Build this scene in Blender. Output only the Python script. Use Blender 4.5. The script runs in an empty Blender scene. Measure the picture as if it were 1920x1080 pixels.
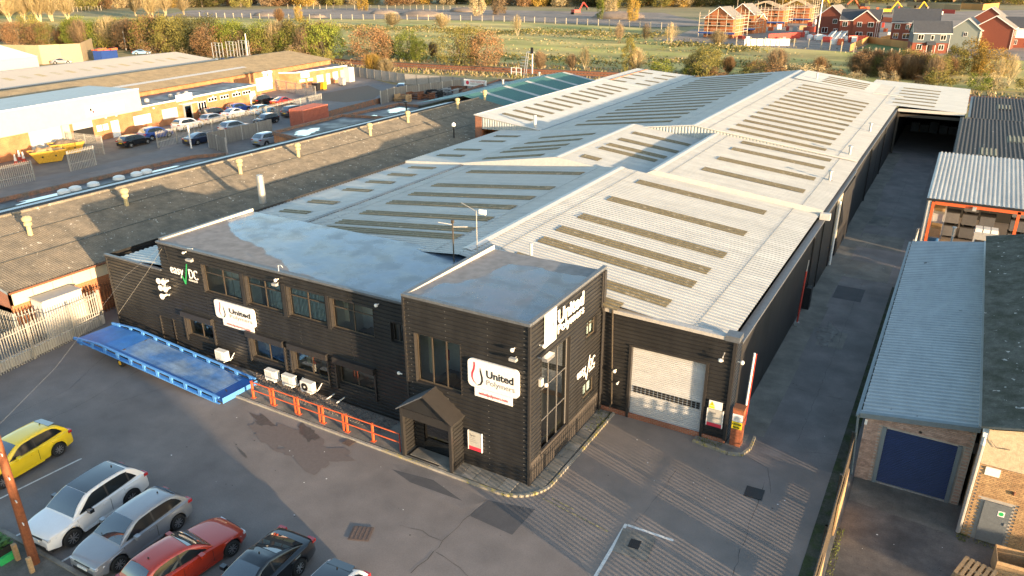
import bpy, bmesh, math, random
from mathutils import Vector, Matrix, noise as mnoise
R=math.radians
random.seed(7)
S=bpy.context.scene
COL=S.collection
# ---------------------------------------------------------------- camera
cam_d=bpy.data.cameras.new('camera'); cam=bpy.data.objects.new('camera',cam_d); COL.objects.link(cam)
_f=(-0.466490,0.797262,-0.383094); _r=(0.863996,0.503481,-0.004279); _u=(-0.189469,0.332987,0.923699)
cam.matrix_world=Matrix(((_r[0],_u[0],-_f[0],0),(_r[1],_u[1],-_f[1],0),(_r[2],_u[2],-_f[2],20.5),(0,0,0,1)))
cam_d.sensor_width=36; cam_d.lens=26.727; cam_d.clip_start=0.5; cam_d.clip_end=4000
S.camera=cam
# ---------------------------------------------------------------- sky, sun, exposure
SUN_EL=6.0; SUN_V=(0.951,-0.309)     # direction from the scene towards the sun on the ground plane
W=bpy.data.worlds.new('World'); S.world=W; W.use_nodes=True
nt=W.node_tree; nt.nodes.clear()
_sky=nt.nodes.new('ShaderNodeTexSky'); _sky.sky_type='NISHITA'; _sky.sun_disc=False
_sky.sun_elevation=R(SUN_EL); _sky.sun_rotation=math.atan2(SUN_V[0],SUN_V[1]); _sky.air_density=1.0; _sky.dust_density=1.2; _sky.ozone_density=1.2
_bg=nt.nodes.new('ShaderNodeBackground'); _bg.inputs['Strength'].default_value=0.15
_o=nt.nodes.new('ShaderNodeOutputWorld'); nt.links.new(_sky.outputs[0],_bg.inputs[0]); nt.links.new(_bg.outputs[0],_o.inputs[0])
sd=bpy.data.lights.new('sun','SUN'); sd.energy=3.5; sd.angle=R(0.53); sd.color=(1.0,0.71,0.43)
so=bpy.data.objects.new('sun',sd); COL.objects.link(so)
_e=R(SUN_EL); _d=Vector((-SUN_V[0]*math.cos(_e),-SUN_V[1]*math.cos(_e),-math.sin(_e)))
so.rotation_euler=_d.to_track_quat('-Z','Y').to_euler(); so.location=(60,-20,40)
S.view_settings.view_transform='Standard'; S.view_settings.look='None'; S.view_settings.exposure=2.1; S.view_settings.gamma=1.0
S.view_settings.use_curve_mapping=False
S.render.engine='CYCLES'
S.cycles.max_bounces=6; S.cycles.diffuse_bounces=3; S.cycles.glossy_bounces=3; S.cycles.transmission_bounces=4; S.cycles.transparent_max_bounces=8
S.cycles.use_denoising=True
# ---------------------------------------------------------------- helpers
OFF={}                                   # world offset of every object we made
def props(o,label=None,cat=None,group=None,kind=None):
    if label: o['label']=label
    if cat: o['category']=cat
    if group: o['group']=group
    if kind: o['kind']=kind
    return o
def thing(name,label,cat,loc=(0,0,0),rotz=0,group=None):
    o=bpy.data.objects.new(name,None); COL.objects.link(o); o.empty_display_size=0.3
    o.location=loc; o.rotation_euler=(0,0,rotz); OFF[o.name]=Vector(loc) if not rotz else Vector((0,0,0))
    if rotz: o['_local']=1
    return props(o,label,cat,group)
def dup(root,loc,rotz=None,label=None,group=None,mats=None):
    def cp(o,par):
        c=o.copy(); COL.objects.link(c); OFF[c.name]=Vector((0,0,0))
        if par: c.parent=par
        for ch in list(o.children): cp(ch,c)
        return c
    r=cp(root,None); r.location=loc
    if rotz is not None: r.rotation_euler=(0,0,rotz)
    if label: r['label']=label
    if group: r['group']=group
    return r
class MB:
    def __init__(s): s.v=[]; s.f=[]; s.m=[]; s.mi=0
    def add(s,vs,fs):
        b=len(s.v); s.v+=[tuple(p) for p in vs]; s.f+=[tuple(b+i for i in f) for f in fs]; s.m+=[s.mi]*len(fs); return s
    def quad(s,*p): return s.add(p,[tuple(range(len(p)))])
    def box(s,x0,x1,y0,y1,z0,z1):
        return s.add([(x0,y0,z0),(x1,y0,z0),(x1,y1,z0),(x0,y1,z0),(x0,y0,z1),(x1,y0,z1),(x1,y1,z1),(x0,y1,z1)],
            [(3,2,1,0),(4,5,6,7),(0,1,5,4),(1,2,6,5),(2,3,7,6),(3,0,4,7)])
    def fbox(s,o,a,n,s0,s1,d0,d1,z0,z1):
        # box in a frame: o origin xy, a unit along, n unit outward; s along, d outward, z up
        P=lambda q,d,z:(o[0]+a[0]*q+n[0]*d,o[1]+a[1]*q+n[1]*d,z)
        fl=(a[0]*n[1]-a[1]*n[0])
        fs=[(3,2,1,0),(4,5,6,7),(0,1,5,4),(1,2,6,5),(2,3,7,6),(3,0,4,7)]
        if fl<0: fs=[tuple(reversed(f)) for f in fs]
        return s.add([P(s0,d0,z0),P(s1,d0,z0),P(s1,d1,z0),P(s0,d1,z0),P(s0,d0,z1),P(s1,d0,z1),P(s1,d1,z1),P(s0,d1,z1)],fs)
    def prism(s,poly,z0,z1):
        n=len(poly); 
        ar=sum(poly[i][0]*poly[(i+1)%n][1]-poly[(i+1)%n][0]*poly[i][1] for i in range(n))
        if ar<0: poly=poly[::-1]
        return s.add([(p[0],p[1],z0) for p in poly]+[(p[0],p[1],z1) for p in poly],
            [tuple(range(n-1,-1,-1)),tuple(range(n,2*n))]+[(i,(i+1)%n,n+(i+1)%n,n+i) for i in range(n)])
    def sheet(s,poly,z):
        n=len(poly); ar=sum(poly[i][0]*poly[(i+1)%n][1]-poly[(i+1)%n][0]*poly[i][1] for i in range(n))
        if ar<0: poly=poly[::-1]
        return s.add([(p[0],p[1],z) for p in poly],[tuple(range(n))])
    def tube(s,pts,r,n=6,r2=None,cap=True):
        pts=[Vector(p) for p in pts]; rings=[]; k=len(pts)
        for i,p in enumerate(pts):
            d=(pts[min(i+1,k-1)]-pts[max(i-1,0)]).normalized()
            up=Vector((0,0,1)) if abs(d.z)<0.9 else Vector((1,0,0))
            a=d.cross(up).normalized(); b=d.cross(a)
            rr=r if r2 is None else r+(r2-r)*i/(k-1)
            rings.append([p+a*rr*math.cos(t*2*math.pi/n)+b*rr*math.sin(t*2*math.pi/n) for t in range(n)])
        vs=[q for g in rings for q in g]; fs=[]
        for i in range(k-1):
            for t in range(n):
                u=(t+1)%n; fs.append((i*n+t,(i+1)*n+t,(i+1)*n+u,i*n+u))
        if cap: fs+= [tuple(range(n)),tuple(range((k-1)*n+n-1,(k-1)*n-1,-1))]
        return s.add(vs,fs)
    def lathe(s,c,prof,n=12,axis='z',caps=True):
        vs=[];fs=[];k=len(prof)
        for (r,h) in prof:
            for t in range(n):
                a=2*math.pi*t/n
                if axis=='z': vs.append((c[0]+r*math.cos(a),c[1]+r*math.sin(a),c[2]+h))
                elif axis=='y': vs.append((c[0]+r*math.cos(a),c[1]+h,c[2]+r*math.sin(a)))
                else: vs.append((c[0]+h,c[1]+r*math.cos(a),c[2]+r*math.sin(a)))
        for i in range(k-1):
            for t in range(n):
                u=(t+1)%n; fs.append((i*n+t,i*n+u,(i+1)*n+u,(i+1)*n+t))
        if caps: fs+=[tuple(range(n-1,-1,-1)),tuple(range((k-1)*n,k*n))]
        return s.add(vs,fs)
    def grid(s,rows,flip=False):
        n=len(rows[0]); vs=[p for r_ in rows for p in r_]; fs=[]
        for i in range(len(rows)-1):
            for j in range(n-1):
                f=(i*n+j,i*n+j+1,(i+1)*n+j+1,(i+1)*n+j); fs.append(f[::-1] if flip else f)
        return s.add(vs,fs)
    def corr(s,p00,p10,p11,p01,pitch,depth,off=0.0,wave=False,rows=1):
        # ribs run p00->p01 ; repeat across p00->p10
        p00,p10,p11,p01=map(Vector,(p00,p10,p11,p01))
        nrm=(p10-p00).cross(p01-p00).normalized()
        if nrm.z<0: nrm=-nrm
        L=(p10-p00).length; n=max(1,int(round(L/pitch)))
        if wave: prof=[(0.0,0.0),(0.25,0.5),(0.5,1.0),(0.75,0.5)]
        else: prof=[(0.0,0.0),(0.42,0.0),(0.54,1.0),(0.88,1.0)]
        ts=[((i+a)/n,h) for i in range(n) for a,h in prof]+[(1.0,0.0)]
        rr=[]
        for j in range(rows+1):
            w=j/rows
            rr.append([p00.lerp(p10,t).lerp(p01.lerp(p11,t),w)+nrm*(h*depth+off) for t,h in ts])
        fl=((p10-p00).cross(p01-p00).z>0)
        return s.grid(rr,flip=not fl)
    def ribwall(s,o,a,n,L,z0,z1,pitch=0.205,depth=0.045,openings=(),d0=0.0):
        # horizontal trapezoid ribs on a wall, cut at openings (s0,s1,za,zb)
        prof=[]; z=z0
        while z<z1-1e-6:
            for fz,dd in ((0,0.0),(0.30,0.0),(0.42,1.0),(0.88,1.0)): prof.append((z+fz*pitch,dd*depth))
            z+=pitch
        prof.append((z,0.0))
        cuts=sorted(set([z0,z1]+[q for w in openings for q in (w[2],w[3])]))
        zs=[];
        def dep(zz):
            for i in range(len(prof)-1):
                if prof[i][0]<=zz<=prof[i+1][0]:
                    t=(zz-prof[i][0])/max(1e-9,prof[i+1][0]-prof[i][0]); return prof[i][1]+t*(prof[i+1][1]-prof[i][1])
            return 0
        lev=sorted(set([round(p[0],4) for p in prof if z0<=p[0]<=z1]+[round(c,4) for c in cuts if z0<=c<=z1]))
        P=lambda q,d,z:(o[0]+a[0]*q+n[0]*(d+d0),o[1]+a[1]*q+n[1]*(d+d0),z)
        fl=(a[0]*n[1]-a[1]*n[0])<0
        for i in range(len(lev)-1):
            za,zb=lev[i],lev[i+1]; zm=(za+zb)/2
            iv=[(0,L)]
            for (s0,s1,wa,wb) in openings:
                if wa<zm<wb:
                    nv=[]
                    for (p,q) in iv:
                        if s1<=p or s0>=q: nv.append((p,q)); continue
                        if s0>p: nv.append((p,s0))
                        if s1<q: nv.append((s1,q))
                    iv=nv
            da,db=dep(za),dep(zb)
            for (p,q) in iv:
                Q=[P(p,da,za),P(q,da,za),P(q,db,zb),P(p,db,zb)]
                s.quad(*(Q if fl else Q[::-1]))
        return s
    def build(s,name,mat,parent=None,at=None,smooth=None,label=None,cat=None,group=None,kind=None):
        me=bpy.data.meshes.new(name)
        if parent is not None: off=OFF[parent.name]
        elif at is not None: off=Vector(at)
        else:
            xs=[p[0] for p in s.v]; ys=[p[1] for p in s.v]; zs=[p[2] for p in s.v]
            off=Vector(((min(xs)+max(xs))/2,(min(ys)+max(ys))/2,min(zs)))
        me.from_pydata([(p[0]-off.x,p[1]-off.y,p[2]-off.z) for p in s.v],[],s.f)
        ms=mat if isinstance(mat,(list,tuple)) else [mat]
        for m in ms: me.materials.append(m)
        if len(ms)>1: me.polygons.foreach_set('material_index',s.m)
        if smooth is not None:
            me.polygons.foreach_set('use_smooth',[True]*len(me.polygons))
            if smooth<170: me.set_sharp_from_angle(angle=R(smooth))
        me.update()
        o=bpy.data.objects.new(name,me); COL.objects.link(o)
        if parent is not None: o.parent=parent; OFF[o.name]=off
        else: o.location=off; OFF[o.name]=off
        return props(o,label,cat,group,kind)
def text(name,body,mat,parent,pos,xdir,ydir,size,width=None,bold=0.0,ext=0.004,align='LEFT',shear=0.0):
    cu=bpy.data.curves.new(name,'FONT'); cu.body=body; cu.size=size; cu.offset=bold; cu.extrude=ext; cu.align_x=align; cu.shear=shear
    cu.resolution_u=3
    cu.materials.append(mat)
    tmp=bpy.data.objects.new('tmp',cu); COL.objects.link(tmp)
    bpy.context.view_layer.update(); w=tmp.dimensions.x
    sx=width/w if (width and w>1e-4) else 1.0
    me=bpy.data.meshes.new_from_object(tmp.evaluated_get(bpy.context.evaluated_depsgraph_get())); me.name=name
    bpy.data.objects.remove(tmp); bpy.data.curves.remove(cu)
    o=bpy.data.objects.new(name,me); COL.objects.link(o)
    x=Vector(xdir).normalized(); y=Vector(ydir).normalized(); z=x.cross(y)
    off=OFF[parent.name]; p=Vector(pos)-off
    me.transform(Matrix(((x.x*sx,y.x,z.x,p.x),(x.y*sx,y.y,z.y,p.y),(x.z*sx,y.z,z.z,p.z),(0,0,0,1))))
    if not me.materials: me.materials.append(mat)
    o.parent=parent; OFF[o.name]=off
    return o
# ---------------------------------------------------------------- materials
MATS={}
def mat(name,col,rough=0.6,metal=0.0,var=0.12,scale=1.5,col2=None,fac=(0.42,0.62),spots=None,spot_scale=6.0,spot_thr=(0.66,0.72),
        bump=0.0,bscale=40.0,spec=0.5,coat=0.0,rvar=0.0,obj=False,objvar=0.0,streak=None,detail=5.0):
    m=bpy.data.materials.new(name); m.use_nodes=True; MATS[name]=m
    t=m.node_tree; N=t.nodes; Lk=t.links; p=N['Principled BSDF']
    p.inputs['Roughness'].default_value=rough; p.inputs['Metallic'].default_value=metal
    p.inputs['Specular IOR Level'].default_value=spec
    if coat: p.inputs['Coat Weight'].default_value=coat; p.inputs['Coat Roughness'].default_value=0.03
    src=None
    def pos():
        if obj: return N.new('ShaderNodeTexCoord').outputs['Object']
        return N.new('ShaderNodeNewGeometry').outputs['Position']
    P=pos()
    def nz(sc,det=detail,vec=None,rg=0.55):
        n=N.new('ShaderNodeTexNoise'); n.inputs['Scale'].default_value=sc; n.inputs['Detail'].default_value=det; n.inputs['Roughness'].default_value=rg
        Lk.new(vec if vec is not None else P,n.inputs['Vector']); return n.outputs['Fac']
    def ramp(inp,a,b,c0,c1):
        r=N.new('ShaderNodeValToRGB'); r.color_ramp.elements[0].position=a; r.color_ramp.elements[1].position=b
        r.color_ramp.elements[0].color=c0; r.color_ramp.elements[1].color=c1; Lk.new(inp,r.inputs[0]); return r.outputs[0]
    def mix(a,b,f,mode='MIX'):
        x=N.new('ShaderNodeMix'); x.data_type='RGBA'; x.blend_type=mode
        if isinstance(f,float): x.inputs[0].default_value=f
        else: Lk.new(f,x.inputs[0])
        for k,q in ((6,a),(7,b)):
            if isinstance(q,tuple): x.inputs[k].default_value=q
            else: Lk.new(q,x.inputs[k])
        return x.outputs[2]
    c4=(*col,1.0)
    if col2 is not None:
        cc=mix(c4,(*col2,1.0),ramp(nz(scale),fac[0],fac[1],(0,0,0,1),(1,1,1,1)))
    else: cc=c4
    if var>0:
        g=ramp(nz(scale*3.1),0.25,0.75,(1-var,)*3+(1,),(1+var,)*3+(1,))
        cc=mix(cc,g,1.0,'MULTIPLY')
        g2=ramp(nz(max(18.0,scale*12)),0.3,0.7,(1-var*0.7,)*3+(1,),(1+var*0.7,)*3+(1,))
        cc=mix(cc,g2,1.0,'MULTIPLY')
    if streak is not None:
        mp=N.new('ShaderNodeMapping'); mp.inputs['Scale'].default_value=streak[1]; Lk.new(P,mp.inputs['Vector'])
        g=ramp(nz(1.0,4.0,mp.outputs[0]),0.3,0.7,(1-streak[0],)*3+(1,),(1+streak[0],)*3+(1,))
        cc=mix(cc,g,1.0,'MULTIPLY')
    if spots is not None:
        cc=mix(cc,(*spots,1.0),ramp(nz(spot_scale,3.0),spot_thr[0],spot_thr[1],(0,0,0,1),(1,1,1,1)))
    if objvar>0:
        oi=N.new('ShaderNodeObjectInfo'); h=N.new('ShaderNodeHueSaturation')
        mr=N.new('ShaderNodeMapRange'); mr.inputs[3].default_value=1-objvar; mr.inputs[4].default_value=1+objvar; Lk.new(oi.outputs['Random'],mr.inputs[0])
        Lk.new(mr.outputs[0],h.inputs['Value'])
        if isinstance(cc,tuple): h.inputs['Color'].default_value=cc
        else: Lk.new(cc,h.inputs['Color'])
        cc=h.outputs[0]
    if isinstance(cc,tuple): p.inputs['Base Color'].default_value=cc
    else: Lk.new(cc,p.inputs['Base Color'])
    if rvar>0:
        g=N.new('ShaderNodeMapRange'); g.inputs[1].default_value=0.3; g.inputs[2].default_value=0.7
        g.inputs[3].default_value=max(0.02,rough-rvar); g.inputs[4].default_value=min(1,rough+rvar); Lk.new(nz(scale*1.7),g.inputs[0]); Lk.new(g.outputs[0],p.inputs['Roughness'])
    if bump>0:
        b=N.new('ShaderNodeBump'); b.inputs['Strength'].default_value=bump; b.inputs['Distance'].default_value=0.02
        Lk.new(nz(bscale,3.0),b.inputs['Height']); Lk.new(b.outputs[0],p.inputs['Normal'])
    return m
def brickmat(name,c1,c2,mortar,scale=1.0,horiz=(1,0,0),bump=0.4):
    # brick pattern in world metres on a vertical wall running along 'horiz'
    m=bpy.data.materials.new(name); m.use_nodes=True; t=m.node_tree; N=t.nodes; Lk=t.links; p=N['Principled BSDF']; p.inputs['Roughness'].default_value=0.85
    P=N.new('ShaderNodeNewGeometry').outputs['Position']
    d=N.new('ShaderNodeVectorMath'); d.operation='DOT_PRODUCT'; d.inputs[1].default_value=horiz; Lk.new(P,d.inputs[0])
    sx=N.new('ShaderNodeSeparateXYZ'); Lk.new(P,sx.inputs[0]); cb=N.new('ShaderNodeCombineXYZ'); Lk.new(d.outputs['Value'],cb.inputs[0]); Lk.new(sx.outputs[2],cb.inputs[1])
    b=N.new('ShaderNodeTexBrick'); b.inputs['Scale'].default_value=scale; b.inputs['Color1'].default_value=(*c1,1); b.inputs['Color2'].default_value=(*c2,1); b.inputs['Mortar'].default_value=(*mortar,1)
    b.inputs['Brick Width'].default_value=0.225; b.inputs['Row Height'].default_value=0.075; b.inputs['Mortar Size'].default_value=0.008; b.inputs['Bias'].default_value=0.0
    Lk.new(cb.outputs[0],b.inputs['Vector'])
    n=N.new('ShaderNodeTexNoise'); n.inputs['Scale'].default_value=0.9; n.inputs['Detail'].default_value=6; Lk.new(P,n.inputs['Vector'])
    r=N.new('ShaderNodeValToRGB'); r.color_ramp.elements[0].position=0.3; r.color_ramp.elements[1].position=0.7; r.color_ramp.elements[0].color=(0.72,0.72,0.72,1); r.color_ramp.elements[1].color=(1.2,1.2,1.2,1); Lk.new(n.outputs['Fac'],r.inputs[0])
    x=N.new('ShaderNodeMix'); x.data_type='RGBA'; x.blend_type='MULTIPLY'; x.inputs[0].default_value=1; Lk.new(b.outputs['Color'],x.inputs[6]); Lk.new(r.outputs[0],x.inputs[7]); Lk.new(x.outputs[2],p.inputs['Base Color'])
    return m
def glassmat(name,tint=(0.55,0.62,0.62),refl=0.12,tr=0.9):
    m=bpy.data.materials.new(name); m.use_nodes=True; t=m.node_tree; N=t.nodes; Lk=t.links; N.clear()
    o=N.new('ShaderNodeOutputMaterial'); mx=N.new('ShaderNodeMixShader'); tr_=N.new('ShaderNodeBsdfTransparent'); tr_.inputs[0].default_value=(*[c*tr for c in tint],1)
    gl=N.new('ShaderNodeBsdfGlossy'); gl.inputs['Roughness'].default_value=0.02; gl.inputs[0].default_value=(0.9,0.95,1,1)
    fr=N.new('ShaderNodeFresnel'); fr.inputs[0].default_value=1.5
    ad=N.new('ShaderNodeMath'); ad.operation='ADD'; ad.inputs[1].default_value=refl; ad.use_clamp=True; Lk.new(fr.outputs[0],ad.inputs[0])
    Lk.new(ad.outputs[0],mx.inputs[0]); Lk.new(tr_.outputs[0],mx.inputs[1]); Lk.new(gl.outputs[0],mx.inputs[2]); Lk.new(mx.outputs[0],o.inputs[0])
    return m
M=dict(
 clad=mat('black_cladding',(0.0225,0.0222,0.022),0.38,var=0.14,scale=0.6,rvar=0.1,streak=(0.22,(2.2,2.2,0.2))),
 clad_trim=mat('black_trim',(0.030,0.028,0.027),0.4,var=0.15),
 cap_blue=mat('grey_blue_capping',(0.10,0.11,0.125),0.45,var=0.2),
 roof=mat('cream_roof_sheet',(0.395,0.405,0.39),0.5,var=0.09,scale=0.35,streak=(0.10,(0.12,2.2,1))),
 roof2=mat('cream_roof_sheet_clean',(0.43,0.45,0.44),0.5,var=0.07,scale=0.3,streak=(0.08,(0.12,2.2,1))),
 flash=mat('cream_flashing',(0.52,0.51,0.48),0.5,var=0.08),
 skyl=mat('rooflight_grp',(0.155,0.128,0.07),0.55,var=0.3,scale=1.2,spots=(0.32,0.28,0.2),spot_scale=3.0,spot_thr=(0.6,0.75)),
 asb=mat('asbestos_sheet',(0.215,0.182,0.135),0.95,var=0.22,scale=0.9,col2=(0.155,0.136,0.105),spots=(0.5,0.47,0.4),spot_scale=3.2,spot_thr=(0.66,0.70)),
 asb_moss=mat('shaded_mossy_asbestos',(0.10,0.105,0.09),0.95,var=0.3,scale=1.1,col2=(0.06,0.065,0.05),spots=(0.42,0.42,0.4),spot_scale=3.0,spot_thr=(0.68,0.71)),  # mossy tone darkened further: shade of the sun-averted slope put into the colour
 tarmac=mat('tarmac',(0.205,0.18,0.166),0.85,var=0.17,scale=0.25,col2=(0.16,0.143,0.135),fac=(0.35,0.65),bump=0.25,bscale=55,rvar=0.08,spots=(0.25,0.225,0.205),spot_scale=9,spot_thr=(0.7,0.78)),
 tarmac_dk=mat('dark_tarmac',(0.085,0.083,0.086),0.8,var=0.15,scale=0.5,bump=0.25,bscale=55),
 tarmac_alley=mat('alley_tarmac',(0.205,0.182,0.172),0.75,var=0.2,scale=0.3,col2=(0.155,0.142,0.136),bump=0.2,bscale=45,rvar=0.12),
 conc=mat('old_concrete',(0.23,0.21,0.18),0.85,var=0.2,scale=0.5,col2=(0.12,0.12,0.11),bump=0.15,bscale=30),
 conc_dk=mat('dark_concrete',(0.14,0.13,0.115),0.85,var=0.25,scale=0.6,col2=(0.09,0.086,0.075),bump=0.15,bscale=30),
 slab=mat('paving_slab',(0.24,0.225,0.20),0.85,var=0.2,scale=1.2,col2=(0.17,0.165,0.14),objvar=0.18),
 kerb=mat('kerb_concrete',(0.30,0.28,0.24),0.85,var=0.2,scale=2,objvar=0.1),
 kerb_y=mat('worn_yellow_kerb',(0.30,0.27,0.21),0.8,var=0.2,scale=5,col2=(0.42,0.34,0.12),fac=(0.52,0.6)),
 white=mat('white_paint',(0.78,0.77,0.74),0.6,var=0.08,scale=4),
 line=mat('road_paint',(0.62,0.62,0.60),0.7,var=0.2,scale=5,col2=(0.35,0.35,0.34),fac=(0.55,0.7)),
 line_y=mat('worn_yellow_paint',(0.36,0.31,0.14),0.7,var=0.3,scale=6,col2=(0.14,0.13,0.11),fac=(0.4,0.6)),
 black=mat('black_paint',(0.015,0.015,0.016),0.5,var=0.1),
 rubber=mat('rubber',(0.02,0.02,0.021),0.8,var=0.1),
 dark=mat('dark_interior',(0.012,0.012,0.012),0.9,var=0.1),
 red=mat('red_paint',(0.42,0.05,0.035),0.5,var=0.12),
 orange=mat('orange_rail_paint',(0.62,0.115,0.035),0.5,var=0.15,scale=3),
 rust=mat('rust',(0.17,0.07,0.035),0.85,var=0.3,scale=4),
 blue=mat('blue_ramp_paint',(0.02,0.12,0.42),0.45,var=0.15,scale=0.8,col2=(0.035,0.15,0.42),spots=(0.1,0.09,0.1),spot_scale=3,spot_thr=(.70,.74)),
 blue_lt=mat('blue_ramp_frame',(0.08,0.26,0.62),0.45,var=0.12,scale=1.0),
 mesh=mat('worn_chequer_plate',(0.17,0.27,0.42),0.42,metal=0.2,var=0.2,scale=0.7,col2=(0.06,0.17,0.42),bump=0.5,bscale=18,streak=(0.2,(0.3,3,1))),
 steel=mat('galvanised_steel',(0.42,0.42,0.41),0.5,metal=0.5,var=0.12,scale=2),
 pale=mat('palisade_steel',(0.36,0.35,0.32),0.55,metal=0.3,var=0.15,scale=2,objvar=0.12),
 alloy=mat('dull_alloy',(0.22,0.21,0.2),0.45,metal=.5,var=.05),
 alu=mat('aluminium',(0.55,0.55,0.55),0.35,metal=0.8,var=0.05),
 tan=mat('brown_frame',(0.06,0.048,0.035),0.5,var=0.15),
 shutter=mat('grey_shutter',(0.47,0.475,0.47),0.45,var=0.08,scale=1.0,streak=(0.08,(0.6,0.6,6))),
 shutter_blue=mat('blue_shutter',(0.008,0.02,0.085),0.4,var=0.15,scale=1),
 frame_grey=mat('blue_grey_trim',(0.15,0.19,0.21),0.5,var=0.1),
 sheet_blue=mat('blue_grey_sheet',(0.29,0.325,0.34),0.45,var=0.1,scale=0.5,spots=(0.05,0.05,0.05),spot_scale=1.6,spot_thr=(0.73,0.74),streak=(0.08,(2,0.4,1))),
 brickW=mat('yellow_brick',(0.40,0.26,0.13),0.85,var=0.2,scale=3,col2=(0.33,0.2,0.1),objvar=0.16),
 brickG=mat('buff_brick',(0.36,0.25,0.20),0.85,var=0.2,scale=3,col2=(0.42,0.30,0.24),objvar=0.2),
 mortar=mat('mortar',(0.36,0.33,0.29),0.9,var=0.15),
 brickR=mat('red_brick',(0.34,0.11,0.05),0.85,var=0.25,scale=6,objvar=0.2),
 render=mat('cream_render',(0.50,0.40,0.27),0.9,var=0.2,scale=2,bump=0.5,bscale=30),
 grey=mat('grey_plastic',(0.35,0.35,0.34),0.6,var=0.1),
 yellow=mat('yellow_paint',(0.75,0.42,0.02),0.5,var=0.12),
 sign_y=mat('sign_yellow',(0.82,0.62,0.02),0.5,var=0.03),
 sign_g=mat('sign_grey',(0.42,0.41,0.37),0.5,var=0.05),
 sign_r=mat('sign_red',(0.62,0.04,0.07),0.5,var=0.05),
 sign_green=mat('sign_green',(0.03,0.42,0.12),0.5,var=0.03),
 text_grey=mat('sign_text_grey',(0.23,0.22,0.21),0.6,var=0),
 text_red=mat('sign_text_red',(0.45,0.05,0.05),0.6,var=0),
 wood=mat('pallet_wood',(0.38,0.25,0.13),0.8,var=0.25,scale=4,objvar=0.15),
 pole=mat('timber_pole',(0.20,0.065,0.025),0.75,var=0.3,scale=3,streak=(0.3,(8,8,0.4))),
 card=mat('cardboard',(0.42,0.28,0.14),0.8,var=0.15,objvar=0.2),
 crate=mat('grey_crate',(0.09,0.095,0.11),0.6,var=0.15,objvar=0.3),
 moss=mat('moss',(0.05,0.075,0.015),0.95,var=0.3,scale=8),
 soil=mat('soil',(0.15,0.115,0.085),0.95,var=0.3,scale=3),
 blind=mat('blind_fabric',(0.55,0.66,0.66),0.8,var=0.1,scale=2),
 room=mat('office_wall',(0.72,0.69,0.63),0.8,var=0.08),
 floor_in=mat('office_floor',(0.05,0.05,0.055),0.8,var=0.1),
 cream_wall=mat('cream_cladding',(0.50,0.45,0.34),0.6,var=0.05,scale=0.5),
 lamp=mat('lamp_white',(0.8,0.78,0.72),0.4,var=0.02),
 felt=None)
glass=glassmat('window_glass',(.82,.88,.88),.06); glass_dk=glassmat('tinted_glass',(0.25,0.28,0.3),0.10); 
M['brick_far']=brickmat('far_orange_brick',(0.46,0.17,0.055),(0.38,0.13,0.045),(0.36,0.25,0.16),horiz=(-0.14,0.99,0))
M['brick_red_y']=brickmat('red_brick_wall_y',(0.40,0.135,0.04),(0.33,0.10,0.035),(0.38,0.28,0.18),horiz=(0,1,0))
M['brick_red_x']=brickmat('red_brick_wall_x',(0.34,0.11,0.05),(0.27,0.085,0.04),(0.33,0.26,0.2),horiz=(1,0,0))
M['brick_house']=mat('house_brick',(0.20,0.055,0.032),0.85,var=0.2,scale=4)
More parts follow.
